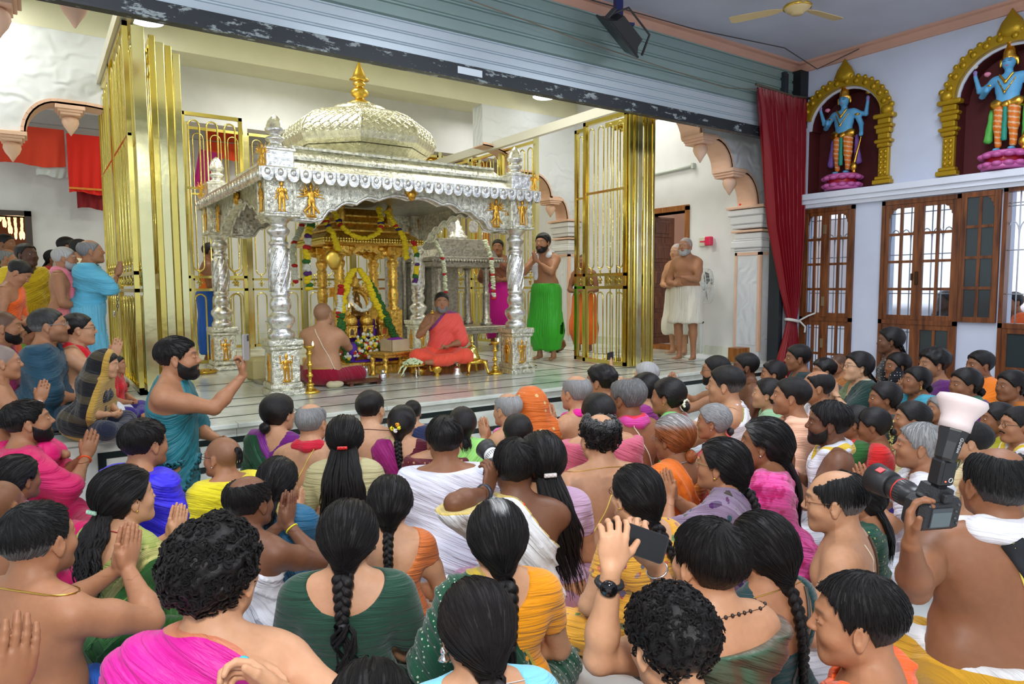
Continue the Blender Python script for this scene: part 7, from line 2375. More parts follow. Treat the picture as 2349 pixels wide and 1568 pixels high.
WHITE=C_(228,230,236);WHITEG=C_(230,230,232,border=(.62,.46,.10),bw=.010)
CREAM=C_(224,214,178)
def low(c):return('lower',c)
MO=lambda g=0:('moustache',(.012,.010,.010),g)
BF=lambda g=0:('full',(.012,.010,.010),g)
BS=lambda g=0:('short',(.012,.010,.010),g)
GREYH=(.26,.26,.27);DGREY=(.06,.06,.062);BLK=(.009,.008,.009);WHT=(.62,.62,.60)
# ---- on the raised floor
pp('priest',742,722,66,'bald priest with bare back and crimson dhoti, sitting with joined palms before the idol',base=P,D=7.05,yaw=-38,skin='light',hair='shaved',tuft=0,balden=1,fat=.75,wide=1.05,pose='anjali',ao=(.0,.0,.06),head=(-12,6,0),wear=[low(C_(156,8,48,**GB)),('thread',THW,.004,-1)])
pp('swami',1013,694,62,'grey-bearded man in coral robes sitting cross-legged on the wooden seat',base=P+.12,D=7.95,yaw=148,skin='tan',hair='short',hairt=.007,hairc=(.02,.02,.02),beard=('short',(.10,.10,.10),.35),fat=.3,browc=(.01,.01,.01),head=(8,0,0),gaze=(0,0),poseR='x',wR=(.10,.27,.50),fdR=(-.1,-.1,1),sdR=(-1,.2,0),curlR=1.0,poleR=(.8,-.2,-.8),poseL='lap',wear=[low(C_(255,92,66,silk=.3)),('diag',C_(252,96,84,silk=.3,border=srgb(140,60,130),bw=.03),-1)])
pp('green_dhoti',1245,558,46,'standing man with black beard, white shoulder cloth and bright green dhoti',base=P,D=9.2,yaw=115,legs='stand',skin='tan',hair='side',beard=BF(),pose='anjali',ao=(0,-.02,.04),lean=6,tailgrey=0,wear=[('lower',C_(52,176,30,silk=.7),.016,.02),('scarf',WHITE,'shoulder_cloth',.045,.24,(0,1))])
pp('old_white',1572,566,50,'standing old man with white beard and bare chest in a short white dhoti',base=P,D=9.1,yaw=105,legs='stand',skin='tan',hair='crop',hairc=(.4,.4,.4),beard=('full',(.35,.34,.33),.5),fat=.55,stance=.10,pose='belly',head=(4,4,0),lean=3,poseL='x',wL=(-.06,.33,1.12),fdL=(0,1,.2),sdL=(0,0,1),curlL=.5,wear=[('lower',C_(222,216,200),.012,.03,None,'dhoti',70,.50),('thread',THW,.003,1)])
pp('old_behind',1552,578,46,'second old man in white standing mostly behind the old man with the white beard',base=P,yaw=100,legs='stand',skin='light',hair='crop',hairc=(.5,.5,.5),D=9.9,pose='belly',ao=(0,0,0),wear=[('lower',C_(226,222,208),.012,.02,None,'dhoti',70,.30),('diag',CREAM,-1)])
pp('blue_dhoti',486,578,38,'man in a royal blue dhoti and orange shoulder cloth behind the left fence panel',base=P,D=9.35,yaw=-110,legs='stand',skin='brown',hair='short',beard=BS(),pose='belly',wear=[('lower',C_(10,92,200,silk=.5),.014,.03),('diag',C_(236,120,36),-1)])
pp('magenta_dhoti',1142,568,32,'person in a magenta dhoti standing behind the right rear pillar and screen',base=P,D=11.5,yaw=140,legs='stand',skin='brown',hair='short',pose='belly',wear=[('lower',C_(214,22,150),.014,.02),('diag',C_(120,70,50),1)])
pp('orange_behind_gate',1337,600,38,'dark man in an orange cloth standing behind the right golden gate',base=P,D=10.4,yaw=120,legs='stand',skin='brown',hair='crop',pose='belly',wear=[('lower',C_(240,112,30),.014,.02)])
# ---- standing group at far left
pp('lightblue',210,578,54,'old man wrapped in a light blue shawl, standing with joined palms beside the left gate',base=P,yaw=-95,dy=0,legs='stand',skin='tan',hair='ring',hairc=GREYH,beard=('moustache',(.5,.5,.5),.6),fat=.5,pose='anjali',ao=(0,0,.02),head=(0,8,0),wear=[('lower',C_(104,190,222,silk=.5),.03,.03),('wrap',C_(92,184,218,silk=.5),'shawl',.03,.016,.50,-.5,40)])
pp('pinkscarf',150,594,52,'standing old man with white hair and beard and a pink scarf over his bare chest',base=P,yaw=-100,legs='stand',skin='tan',hair='short',hairc=WHT,grey=.5,beard=('full',(.5,.5,.48),.6),fat=.5,pose='belly',wear=[('lower',C_(214,120,124),.02,.01),('scarf',C_(232,130,150),'scarf',.045,.40),('thread',THW,.003,1)])
pp('behind1',186,572,46,'black-haired bearded man looking right between the pink-scarfed and light-blue men',base=P,D=8.6,yaw=-95,legs='stand',skin='tan',hair='short',beard=BF(),pose='down',wear=[('wrap',C_(214,208,180)),low(WHITE)])
pp('behind2',156,566,38,'man standing furthest back, only black hair showing above the white-bearded man',base=P,D=9.4,yaw=-95,legs='stand',skin='brown',hair='short',pose='down',wear=[('wrap',C_(200,190,170)),low(WHITE)])
pp('redwoman',124,594,34,'small black-haired woman in red behind the white-bearded man',sex='f',base=P,D=9.8,yaw=-120,legs='stand',skin='brown',hair='long',blen=.3,pose='down',wear=[('blouse',C_(190,20,40)),low(C_(190,20,40))])
pp('yellow',62,586,52,'dark-skinned stout man draped in yellow, standing in front of the dark doorway',base=P,yaw=-150,legs='stand',skin='deep',hair='short',recede=.5,hairt=.014,fat=.7,pose='down',head=(10,4,0),wear=[('lower',C_(214,176,10),.02,.02),('wrap',C_(216,184,14,silk=.4),'shawl',.018,.010)])
pp('orange',44,626,54,'man in an orange drape bending his head over his clasped hands at far left',base=P,yaw=-105,legs='stand',skin='tan',hair='short',hairt=.009,pose='belly',lean=14,head=(0,-40,0),wear=[('lower',C_(232,92,14,silk=.3),.024,.016),('diag',C_(236,96,14,silk=.3),-1,.95,.015,'shawl',.018,.008)])
pp('green_left',-14,628,60,'person in a long dark green tunic cut by the left edge',base=P,yaw=-110,legs='stand',skin='tan',hair='short',pose='down',D=6.6,wear=[('blouse',C_(10,96,40),(.06,.06,.08),-.03,.5,.9),('lower',C_(8,84,36),.03,.01)])
pp('left_peek',14,560,36,'young man at the very left edge peeping from the doorway',base=P,D=9.5,yaw=-120,legs='stand',skin='brown',hair='short',pose='down',wear=[('wrap',C_(60,90,60)),low(WHITE)])
pp('left_peek2',20,592,40,'small grey-haired old man at the left edge behind the bending man in orange',base=P,D=9.0,yaw=-110,legs='stand',skin='tan',hair='ring',hairc=GREYH,pose='down',wear=[('wrap',C_(120,130,110)),low(WHITE)])
# ---- seated on the raised floor, left
pp('tealshawl',114,748,80,'spectacled grey-stubbled man wrapped in a dark teal shawl, seated at left',base=P,yaw=-100,skin='tan',hair='short',hairt=.008,hairc=(.03,.03,.03),sidegrey=.3,glasses=(.3,.3,.3),stubble=.7,fat=.4,pose='lap',head=(0,4,0),wear=[low(C_(20,54,70)),('wrap',C_(16,66,88,silk=.4),'shawl',.022,.010)])
pp('redscarf',182,756,72,'moustached man with spectacles, bare shoulders and a red scarf, palms joined',base=P,yaw=-95,skin='light',hair='short',beard=MO(),glasses=(.02,.02,.02),fat=.6,pose='anjali',ao=(0,0,.03),head=(0,2,0),wear=[low(WHITE),('scarf',C_(222,20,40),'scarf',.034,.34)])
pp('greyglasses',166,706,44,'small grey-haired man with spectacles seated behind the teal shawl',base=P,D=8.2,yaw=-110,skin='tan',hair='short',hairc=DGREY,grey=.35,glasses=(.03,.03,.03),pose='lap',wear=[('wrap',WHITE),low(WHITE)])
pp('behindred',205,742,50,'dark man with spectacles just behind the man with the red scarf',base=P,D=6.8,yaw=-95,skin='brown',hair='short',glasses=(.03,.03,.03),pose='lap',wear=[('wrap',C_(220,60,60)),low(WHITE)])
pp('curlychild',60,762,56,'curly-haired youngster in green bowing behind the teal-shawled man',base=P,D=6.2,yaw=-95,skin='tan',hair='curly',pose='lap',head=(0,-25,0),wear=[('blouse',C_(110,190,30),(.06,.06,.08),-.03,.5,.9),low(C_(30,80,40))])
pp('leftface',10,752,66,'man with a short beard at the left edge, in front of the green tunic',base=P,D=5.0,yaw=-95,skin='tan',hair='crop',beard=BS(),pose='lap',wear=[('wrap',C_(160,40,90)),low(C_(190,20,90))])
pp('leftpray',6,832,80,'bald greying man at the left edge with joined palms and a steel bangle',base=P,D=3.9,yaw=-85,skin='tan',hair='crop',hairc=(.15,.15,.15),pose='anjali',ao=(0,-.02,-.04),wear=[low(C_(226,10,110,silk=.5)),('bangle',flatmat((.7,.7,.7),.2,1.))])
pp('blackveil',244,836,88,'woman under a black saree end with wide gold border, sitting on the raised edge',sex='f',base=P,D=4.6,yaw=-112,skin='light',hair='bun',lean=16,pose='lap',head=(0,-10,0),wear=[('blouse',C_(36,36,44,pat='dots',pc=(.3,.3,.3),ps=60)),('lower',C_(26,34,56)),('veil',C_(14,14,20,border=(.50,.30,.05),bw=.045,pat='bands',pc=(.055,.042,.02),ps=1.6),'head_veil',.022,44,-.13)])
pp('redchild',268,836,46,'small child in red and blue sitting behind the black veil',sex='f',base=P,D=5.3,yaw=-110,skin='tan',hair='short',pose='lap',wear=[('blouse',C_(214,16,30),(.06,.06,.08),-.03,.5,.8,'frock',.05,.02),low(C_(40,20,120))])
# ---- kneeling man with the phone
pp('phoneman',410,822,96,'kneeling man with a black beard in a teal drape, holding up a phone',yaw=-112,legs='kneel',skin='tan',hair='short',hairt=.010,beard=BF(),fat=.35,wide=1.02,head=(2,2,0),qf=.8,poseR='x',pxR=(557,862,3.98),cfR=(.05,1,.1),csR=(.2,0,-1),curlR=.75,poleR=(.2,.1,-1),thumbR=.6,poseL='lap',wear=[('diag',C_(8,108,120,silk=.75),-1,.75,.06,'shawl',.014,.007,-.35,70),('lower',C_(8,100,112,silk=.75),.03,.02),('scarf',flatmat(srgb(250,100,40),.6),'lanyard',.009,.10,(0,0))])
# ---- left rows on the floor
pp('pinkshawl',66,968,100,'bearded man in a bright pink shawl with palms joined, profile to the right',dy=-34,skin='tan',hair='short',beard=BS(),pose='anjali',ao=(.0,.04,.02),head=(0,8,0),stubble=.5,wear=[low(C_(214,20,100)),('wrap',C_(214,18,98,silk=.5,border=(.6,.3,.1),bw=.008),'shawl',.016,.009,.50,-.12,60),('bangle',flatmat(srgb(240,90,30),.5),'R',.93,.030,.005)])
pp('girl_left',42,1098,100,'dark-haired girl low at the left behind the large bare-shouldered man',sex='f',dy=-10,skin='brown',hair='bun',pose='lap',wear=[('blouse',C_(120,20,60)),low(C_(190,20,90)),('necklace',MG)])
pp('baldedge',2,1160,96,'bald shaven head at the left edge above the large praying man',skin='brown',hair='shaved',pose='lap',wear=[low(WHITE)])
pp('bigpray',92,1238,172,'large bare-shouldered man at lower left, palms joined, gold chain round his neck',dy=-14,skin='tan',hair='short',hairt=.008,recede=.6,sidegrey=.25,hairc=(.018,.018,.018),fat=.55,wide=1.05,pose='anjali',ao=(.04,.06,.05),stubble=.5,poleR=(1,-.3,-.7),wear=[low(C_(10,80,170,silk=.5)),('necklace',MG,.003)])
pp('handsedge',-190,1400,230,'person beyond the left edge with joined hands showing in the corner',dy=-30,skin='brown',hair='short',pose='x',pxL=(4,1600,1.3),pxR=(20,1602,1.3),fdL=(0,.25,1),fdR=(0,.25,1),sdL=(0,-1,.2),sdR=(0,-1,.2),curlL=.1,curlR=.1,headhidden=1,wear=[low(WHITE)])
pp('blueshawl',334,1018,108,'young man in a vivid royal blue silk shawl with a gold edge',dy=-20,skin='tan',hair='short',hairt=.016,pose='lap',stubble=.3,wear=[low(C_(44,20,190)),('wrap',C_(44,26,214,silk=.7,border=(.45,.30,.12),bw=.012),'shawl',.020,.010,.50,-.12,55)])
pp('clipwoman',290,1140,132,'woman with long wavy black hair in a pale clip and a green and gold blouse',sex='f',dy=-22,skin='light',hair='long',blen=.44,hw0=.04,hw1=.085,wave=.022,wfreq=10,clip=srgb(160,200,176),sway=-.03,earring=GOLD_,pose='anjali',head=(-14,4,0),fat=.5,wear=[('blouse',C_(150,160,76,silk=.6),(.115,.12,.17),-.09,.45,.5,'blouse',.10,.006),('sari',C_(54,116,44,silk=.6,border=(.42,.40,.12),bw=.05),1,.8,-.22),('necklace',flatmat((.3,.02,.02),.4)),low(C_(48,110,40,silk=.6))])
pp('tuftboy',508,1048,84,'shaven-headed boy with a back tuft, spectacles and a yellow shawl',dy=-40,skin='tan',hair='shaved',tuft=1,glasses=(.02,.02,.03),earring=(.6,.6,.6),pose='lap',head=(20,0,0),yaw=20,wear=[low(C_(228,206,20)),('wrap',C_(232,214,22,silk=.3),'shawl',.016,.007)])
pp('baldtop',574,1152,122,'dark bare-shouldered man with a balding crown, palms joined, in a white cloth',dy=-18,skin='dark',hair='ring',baldr=(.062,.092,.082),baldy=-.008,fat=.5,pose='anjali',ao=(.03,.0,.08),head=(-8,0,0),wear=[low(WHITE),('diag',WHITE,-1,.80,.05,'shawl',.014,.009),('bangle',flatmat(srgb(220,210,40),.6),'R',.9,.030,.004)])
pp('curlyfront',495,1322,232,'curly-haired young man seen from behind with a magenta cloth knotted on his left shoulder',dy=4,skin='light',hair='curly',hairt=.024,fat=.3,pose='x',pxR=(640,1588,1.5),cfR=(-.8,.55,.1),csR=(.3,.6,-.5),curlR=.6,pxL=(556,1522,1.62),cfL=(.9,-.3,-.1),csL=(0,.7,-.5),curlL=.4,head=(-16,4,0),qf=1.,wide=1.02,seed=5,wear=[low(WHITE),('diag',C_(214,16,150,silk=.6,border=(.6,.2,.1),bw=.006),-1,1.7,.10,'shoulder_cloth',.012,.008)])
pp('bunwoman',640,948,84,'spectacled woman with a low black bun in a green and purple saree',sex='f',dy=-14,skin='light',hair='bun',bunp=(0,-.118,-.07),glasses=(.05,.05,.05),pose='lap',head=(-10,0,0),wear=[('blouse',C_(110,20,120)),('sari',C_(12,80,44,silk=.6,border=srgb(120,24,130),bw=.05),-1,.7,-.02),low(C_(12,80,44))])
pp('redneck',716,970,88,'grey balding man with a red cloth round his neck, hairy back and yellow thread',dy=-5,skin='light',hair='ring',hairc=(.09,.09,.09),grey=.38,fat=.7,wide=1.06,pose='lap',backhair=.9,head=(-10,0,0),wear=[low(C_(190,140,40)),('scarf',C_(196,24,50),'scarf',.034,.2),('thread',THY,.0028,1)])
pp('puffwoman',640,1104,104,'woman in a deep teal blouse with puffed sleeves behind the praying hands',sex='f',dy=-8,skin='light',hair='pony',blen=.2,pose='anjali',wear=[('blouse',C_(12,90,126,silk=.6),(.10,.11,.17),-.09,.46,.6,'blouse',.10,.014),low(C_(16,84,120)),('sari',C_(20,84,116,silk=.5,border=(.5,.4,.1),bw=.03),-1,.8,.08)])
pp('longhair',792,1006,98,'woman with very long loose black hair held by a small red clip, cream blouse',sex='f',dy=2,skin='light',hair='long',blen=.62,hw0=.05,hw1=.12,clip=(.6,.02,.02),wave=.010,wfreq=5,locks=150,pose='lap',fat=.4,wear=[('blouse',C_(186,176,130,silk=.5),(.09,.09,.12),-.07,.47,.8),low(C_(196,186,140))])
pp('fairback',851,938,82,'man with neat black hair and a bare fair back near the marble edge',dy=-8,skin='fair',hair='short',hairt=.012,fat=.5,pose='lap',head=(-14,0,0),wear=[low(WHITE),('necklace',flatmat((.1,.02,.01),.5),.0025)])
pp('flowerbraid',924,970,76,'woman in a magenta saree with yellow, white and orange flowers in her braid',sex='f',dy=-6,skin='light',hair='braid',blen=.36,brad=.018,sway=.06,blossoms=[((-.028,-.140,.0),(.85,.75,.03),.020),((.0,-.150,-.012),(.85,.85,.8),.020),((.022,-.146,.008),(.85,.75,.03),.018),((.010,-.144,.028),(.85,.35,.02),.018)],pose='anjali',head=(-12,4,0),wear=[('blouse',C_(90,14,40)),('sari',C_(150,8,110,silk=.5,border=(.55,.42,.2),bw=.02),-1,.55,-.04),low(C_(120,16,60))])
pp('smallchild',946,946,50,'child with short black hair half hidden behind the woman with flowers',D=5.1,skin='light',hair='short',pose='anjali',wear=[('wrap',C_(40,50,90)),low(WHITE)])
pp('limewoman',1060,974,76,'woman with loosely tied black hair and a pale lime blouse near the lens',sex='f',dy=0,skin='light',hair='pony',blen=.16,wave=.006,pose='lap',fat=.4,wear=[('blouse',C_(170,226,130),(.11,.11,.17),-.09,.45,.5),low(C_(150,220,120)),('sari',C_(160,226,120),1,.8,.02)])
pp('maroonwoman',1004,1000,74,'person in a maroon saree with gold dots, head hidden behind the man in white',sex='f',D=4.2,skin='light',hair='bun',pose='lap',fat=.9,wide=1.3,wear=[('wrap',C_(96,12,30,pat='dots',pc=(.5,.3,.15),ps=24,silk=.4),'saree_drape',.02,.006,.46),low(C_(96,12,30))])
pp('whiteback',1020,1010,108,'young man with cropped black hair, back entirely wrapped in plain white',dy=2,skin='brown',hair='short',hairt=.013,fat=.5,wide=1.04,pose='lap',wear=[low(WHITE),('wrap',C_(222,222,236),'shawl',.018,.006,.49,-.12,36)])
pp('braidorange',896,1154,118,'woman with a thin long braid and a low-backed orange blouse',sex='f',dy=-4,skin='light',hair='braid',blen=.42,brad=.0155,tie=(.02,.015,.02),tassel=.05,sway=.012,fat=.45,pose='lap',wear=[('blouse',C_(206,112,52,silk=.4),(.150,.15,.23),-.11,.45,.30),low(C_(206,190,170,pat='stripes',pc=srgb(196,120,60),ps=3)),('scarf',flatmat((.5,.02,.02),.6),'red_tie',.003,.1,(0,0),.12)])
pp('greendress',800,1232,156,'woman in a dark green puff-sleeved dress with a thick braid ending in curls',sex='f',dy=-2,skin='light',hair='braid',blen=.15,brad=.023,tie=(.012,.014,.02),tassel=.26,tw=.06,tasselwave=.022,earring=(.5,.4,.3),fat=.3,wide=1.05,pose='lap',head=(0,-4,0),wear=[('blouse',C_(28,66,50),(.150,.13,.165),-.09,.475,.78,'dress',-.06,.016,.008),low(C_(24,60,46))])
pp('topofhead',850,1640,220,'parted dark hair of someone cut off by the bottom edge',sex='f',skin='light',hair='bun',noeyes=1,pose='none',wear=[('blouse',C_(60,40,40))])
pp('greystreak',1138,1232,160,'woman with a grey streak down her black hair, mango blouse and green stitched saree',sex='f',dy=3,skin='light',hair='braid',blen=.20,brad=.024,tie=(.02,.02,.02),tassel=.10,streak=.85,greyroot=.0,hairt=.017,fat=.4,wide=1.03,pose='lap',head=(0,4,0),wear=[('blouse',C_(238,152,12),(.10,.11,.15),-.08,.47,.55,'blouse',.12,.004),('sari',C_(14,74,50,pat='dots',pc=(.5,.55,.4),ps=55,border=(.5,.35,.03),bw=.012),-1,.5,-.035),low(C_(14,74,50,pat='dots',pc=(.5,.55,.4),ps=55))])
pp('smoothhair',1090,1440,205,'woman with smooth parted black hair, jingling silver earrings and a light blue sleeve',sex='f',dy=6,skin='light',hair='braid',blen=.16,brad=.025,earring=(.7,.7,.7),earr=.011,hairt=.016,hairc=(.016,.012,.012),fat=.3,pose='lap',head=(6,-8,0),wear=[('blouse',C_(130,208,236,silk=.2),(.12,.12,.15),-.09,.45,.4,'blouse',.1,.012),low(C_(120,200,230)),('necklace',flatmat((.7,.68,.66),.3,.8),.0018)])
# ---- centre
pp('photographer',1180,1072,132,'dark-skinned photographer with short hair, an orange lanyard and a white shoulder cloth',dy=-2,skin='dark',hair='short',hairt=.008,fat=.3,wide=1.05,pose='x',pxL=(1118,1128,2.75),fdL=(.25,.25,1),sdL=(.6,.5,0),pxR=(1190,1110,2.85),fdR=(-.25,.25,1),sdR=(-.6,.5,0),curlL=.5,curlR=.5,poleL=(-.7,-.2,-1),poleR=(.7,-.2,-1),wear=[low(WHITE),('diag',C_(228,230,232,border=(.6,.45,.12),bw=.006),-1,.85,.03,'shawl',.014,.009),('scarf',flatmat(srgb(236,70,30),.5),'lanyard',.010,.10,(0,0)),('bangle',flatmat((.03,.035,.05),.4),'L',.9,.031,.009,'watch'),('bangle',flatmat(srgb(220,80,20),.4),'R',.9,.031,.004)])
pp('clippedhair',1240,1060,104,'woman with long wavy hair in a white square clip, pale mauve dress',sex='f',D=2.95,skin='light',hair='long',blen=.56,hw0=.04,hw1=.07,wave=.008,wfreq=6,clip=(.75,.68,.66),sway=.09,pose='lap',wear=[('blouse',C_(196,160,190),(.10,.10,.13),-.08,.47,.5),low(C_(176,130,156))])
pp('blackhair2',1186,992,66,'black parted hair of a woman just beyond the photographer',sex='f',D=4.0,skin='light',hair='bun',hairt=.016,pose='lap',wear=[('blouse',C_(50,40,60)),low(C_(60,40,60))])
pp('pinkpray',1163,940,76,'balding grey man with a light pink scarf raising joined palms at the marble edge',dy=10,skin='light',hair='ring',hairc=(.16,.16,.16),grey=.45,yaw=12,fat=.5,pose='anjali',ao=(-.02,-.02,.02),wear=[low(WHITE),('scarf',C_(240,120,190),'scarf',.034,.35)])
pp('orangeveil',1214,930,76,'woman with an orange saree drawn over her head down her back',sex='f',dy=-4,skin='light',hair='bun',pose='lap',wear=[('blouse',C_(200,90,20)),('veil',C_(214,104,26,pat='dots',pc=(.7,.5,.2),ps=16,silk=.4),'head_veil',.02,60),low(C_(206,96,24))])
pp('strapman',1320,902,80,'bald man with a magenta neck cloth and a grey bag strap across his back',dy=14,skin='light',hair='ring',hairc=(.20,.20,.20),grey=.35,baldr=(.06,.095,.075),fat=.7,wide=1.05,pose='anjali',ao=(-.01,0,.0),wear=[low(CREAM),('scarf',C_(228,30,150),'scarf',.032,.30),('strap',flatmat(srgb(110,110,112),.6),.045,1,.14,-.12),('thread',THY,.003,-1)])
pp('peacock',1376,876,74,'spectacled curly-haired person in a blue, green and yellow printed drape',dy=28,skin='tan',hair='curly',hairt=.02,glasses=(.02,.02,.02),pose='lap',wear=[('wrap',C_(24,110,160,pat='blotch',pc=srgb(190,196,60),ps=9),'shawl',.016,.006),low(C_(24,110,160))])
pp('redpinkscarf',1436,914,92,'man with grey curls, bare back and a red and pink scarf round his neck',dy=4,skin='brown',hair='ring',hairc=(.05,.05,.05),grey=.30,hairt=.018,baldr=(.045,.07,.06),fat=.6,wide=1.08,pose='lap',head=(16,0,0),wear=[low(CREAM),('scarf',C_(222,30,60,border=srgb(210,60,150),bw=.01,silk=.4),'scarf',.038,.25),('thread',THW,.0035,-1)])
pp('curlyring',1374,1006,112,'big hairy-backed man with a ring of black curls, bald crown and yellow thread',dy=-2,skin='light',hair='curlyring',hairt=.016,baldr=(.052,.082,.075),baldy=-.014,topgrey=.3,fat=.8,wide=1.12,pose='lap',backhair=1.,wear=[('lower',C_(226,196,110,border=(.5,.08,.05),bw=.012),.02),('thread',THY,.0028,1),('necklace',MG,.002)])
pp('pinkhidden',1370,950,70,'person in dusty pink hidden in front of the big hairy-backed man',sex='f',D=4.1,skin='light',hair='bun',pose='lap',fat=.8,wide=1.35,wear=[('wrap',C_(206,96,120),'shawl',.02,.006,.46),low(C_(206,96,120))])
pp('whitehair',1480,862,58,'white-haired person holding up a small phone near the golden gate',dy=10,skin='fair',hair='short',hairt=.02,hairc=(.70,.70,.68),grey=.6,pose='x',wL=(-.12,.36,.80),fdL=(0,.2,1),sdL=(1,0,0),wR=(.02,.30,.62),fdR=(0,.2,1),sdR=(-1,0,0),wear=[('wrap',C_(150,140,150)),low(WHITE)])
pp('darkwoman2',1478,892,68,'woman with long dark hair behind the man with the red and pink scarf',sex='f',dy=20,skin='light',hair='long',blen=.28,pose='lap',wear=[('blouse',C_(150,40,130)),low(C_(120,200,120))])
pp('jasminebun',1530,910,80,'woman with white jasmine round her bun and a light green saree',sex='f',dy=28,skin='tan',hair='bun',bunp=(0,-.125,-.055),bunr=.034,flowers=('ring',srgb(232,232,206)),earring=GOLD_,pose='lap',wear=[('blouse',C_(50,60,60,pat='floral',pc=(.6,.3,.3),ps=14)),('sari',C_(120,222,110),-1,.7,-.02),low(C_(110,214,100)),('necklace',MG,.003)])
pp('hennahair',1543,1006,100,'old woman with orange henna-dyed hair in a bright orange saree',sex='f',dy=14,skin='brown',hair='bun',bunp=(0,-.105,-.085),bunr=.034,hairc=(.36,.10,.025),topgrey=.55,hairt=.018,glasses=(.2,.2,.2),fat=.5,pose='lap',head=(4,-6,0),wear=[('blouse',C_(200,110,20)),('sari',C_(236,116,20,silk=.3),-1,.5,-.05),low(C_(236,116,20)),('necklace',flatmat((.6,.6,.6),.3,.8),.004)])
pp('floralwoman',1456,1136,128,'woman with spectacles and a braid tied in mauve, yellow blouse printed with flowers',sex='f',dy=12,skin='fair',hair='braid',blen=.20,brad=.019,sway=.09,tie=srgb(170,70,130),tassel=.16,tw=.03,glasses=(.02,.02,.02),earring=GOLD_,fat=.4,pose='lap',head=(4,0,0),wear=[('blouse',C_(232,170,60,pat='floral',pc=(.75,.30,.24),ps=22),(.13,.13,.15),-.10,.46,.5,'blouse',-.05,.006),low(C_(228,166,56,pat='floral',pc=(.75,.30,.24),ps=22))])
pp('purplesaree',1652,1068,116,'spectacled woman with joined palms in a grey-purple saree with a navy and gold sleeve band',sex='f',dy=30,skin='tan',hair='braid',blen=.30,brad=.019,sway=.08,glasses=(.3,.25,.1),earring=GOLD_,earr=.007,fat=.6,pose='anjali',ao=(-.02,.02,.05),head=(6,4,0),wear=[('blouse',C_(110,90,120,border=(.04,.02,.15),bw=.02)),('sari',C_(134,114,140,pat='floral',pc=(.12,.08,.16),ps=16),-1,.8,.0),low(C_(134,114,140))])
pp('redsaree',1634,968,78,'grey-haired woman with a neat low bun in a red and maroon saree',sex='f',dy=36,skin='tan',hair='bun',bunp=(0,-.118,-.055),bunr=.030,hairc=(.03,.03,.032),grey=.42,tailgrey=0,earring=(.8,.8,.8),pose='anjali',ao=(0,0,-.04),wear=[('blouse',C_(160,30,40)),('wrap',C_(214,40,50,border=srgb(110,20,60),bw=.03),'saree_drape',.014,.007),low(C_(200,30,50))])
pp('pinkblouse',1750,1018,112,'dark woman in a bright pink printed saree with a long black ponytail',sex='f',dy=34,skin='brown',hair='pony',blen=.52,hw1=.04,sway=.10,wave=.005,earring=(.8,.8,.8),fat=.4,pose='anjali',ao=(0,.02,-.02),head=(4,4,0),greyroot=.25,wear=[('wrap',C_(232,80,160,pat='blotch',pc=srgb(200,30,110),ps=16),'saree_drape',.014,.007),low(C_(226,70,150,pat='blotch',pc=srgb(200,30,110),ps=16))])
# ---- right centre
pp('clapping',1640,850,66,'dark-haired man with glasses and a beard raising his cupped hands, red bracelet',dy=18,skin='tan',hair='short',glasses=(.05,.05,.05),beard=BS(),pose='anjali',ao=(-.02,.10,.08),wear=[low(WHITE),('bangle',flatmat((.2,.03,.02),.4),'L',.9,.03,.006)])
pp('knotman',1662,884,84,'bare-shouldered man with thick black hair and a white cloth knotted behind his neck',dy=26,skin='light',hair='short',hairt=.016,sidegrey=.3,fat=.6,pose='anjali',ao=(0,.10,.0),wear=[low(WHITE),('diag',C_(230,232,236,border=srgb(150,150,60),bw=.008),1,2.2,.05,'shoulder_cloth',.012,.008),('scarf',C_(226,226,240),'neck_cloth',.018,.2,(0,0))])
pp('darkbare',1708,842,60,'young dark bare-shouldered man with a fade haircut looking left',dy=20,skin='dark',hair='side',beard=BS(),pose='lap',wear=[low(C_(200,30,30))])
pp('womanfar',1772,858,58,'woman in profile with pinned-up black hair and a gold earring',sex='f',dy=16,skin='tan',hair='bun',bunp=(0,-.11,-.03),flowers=('ring',srgb(230,90,60)),earring=GOLD_,pose='lap',wear=[('blouse',C_(190,40,60)),low(C_(180,40,60))])
pp('darkshirt',1828,822,56,'slim young man in a dark green shirt in front of the red curtain',dy=12,D=6.7,skin='brown',hair='side',hairt=.02,pose='anjali',ao=(0,-.04,-.04),wear=[('blouse',C_(20,50,54),(.05,.05,.06),-.02,.5,.9,'shirt'),low(C_(40,40,50))])
pp('greenpale',1758,904,68,'woman in a pale green drape looking up to the left',sex='f',dy=24,skin='light',hair='pony',blen=.2,hw1=.03,pose='lap',head=(0,6,0),wear=[('blouse',C_(150,200,150)),('wrap',C_(160,206,160),'saree_drape',.012,.006),low(C_(150,200,150))])
pp('peachman',1812,910,84,'man with thick black hair wrapped in a peach shawl with an orange edge',dy=30,skin='tan',hair='short',hairt=.015,stubble=.5,beard=MO(),pose='lap',head=(0,4,0),wear=[('wrap',C_(246,190,158,border=srgb(240,150,40),bw=.012),'shawl',.018,.009,.5,-.12,50),low(C_(246,190,158))])
pp('baldwhite',1872,888,74,'balding man with a chalk mark on his temple and a white shawl',dy=30,skin='tan',hair='ring',sidegrey=.2,baldr=(.055,.09,.07),pose='anjali',head=(0,4,0),wear=[('diag',C_(230,224,236),1,1.,.0,'shawl',.014,.008),low(WHITE),('necklace',MG,.003)])
pp('curlyfar',1888,852,58,'person with a mop of black curls behind the balding man',dy=20,D=6.4,skin='tan',hair='curly',pose='lap',wear=[('wrap',C_(70,60,60)),low(WHITE)])
pp('cropfar',1921,836,46,'person with cropped hair far back near the window shutters',dy=20,D=7.2,skin='tan',hair='crop',pose='lap',wear=[('wrap',C_(190,120,60)),low(WHITE)])
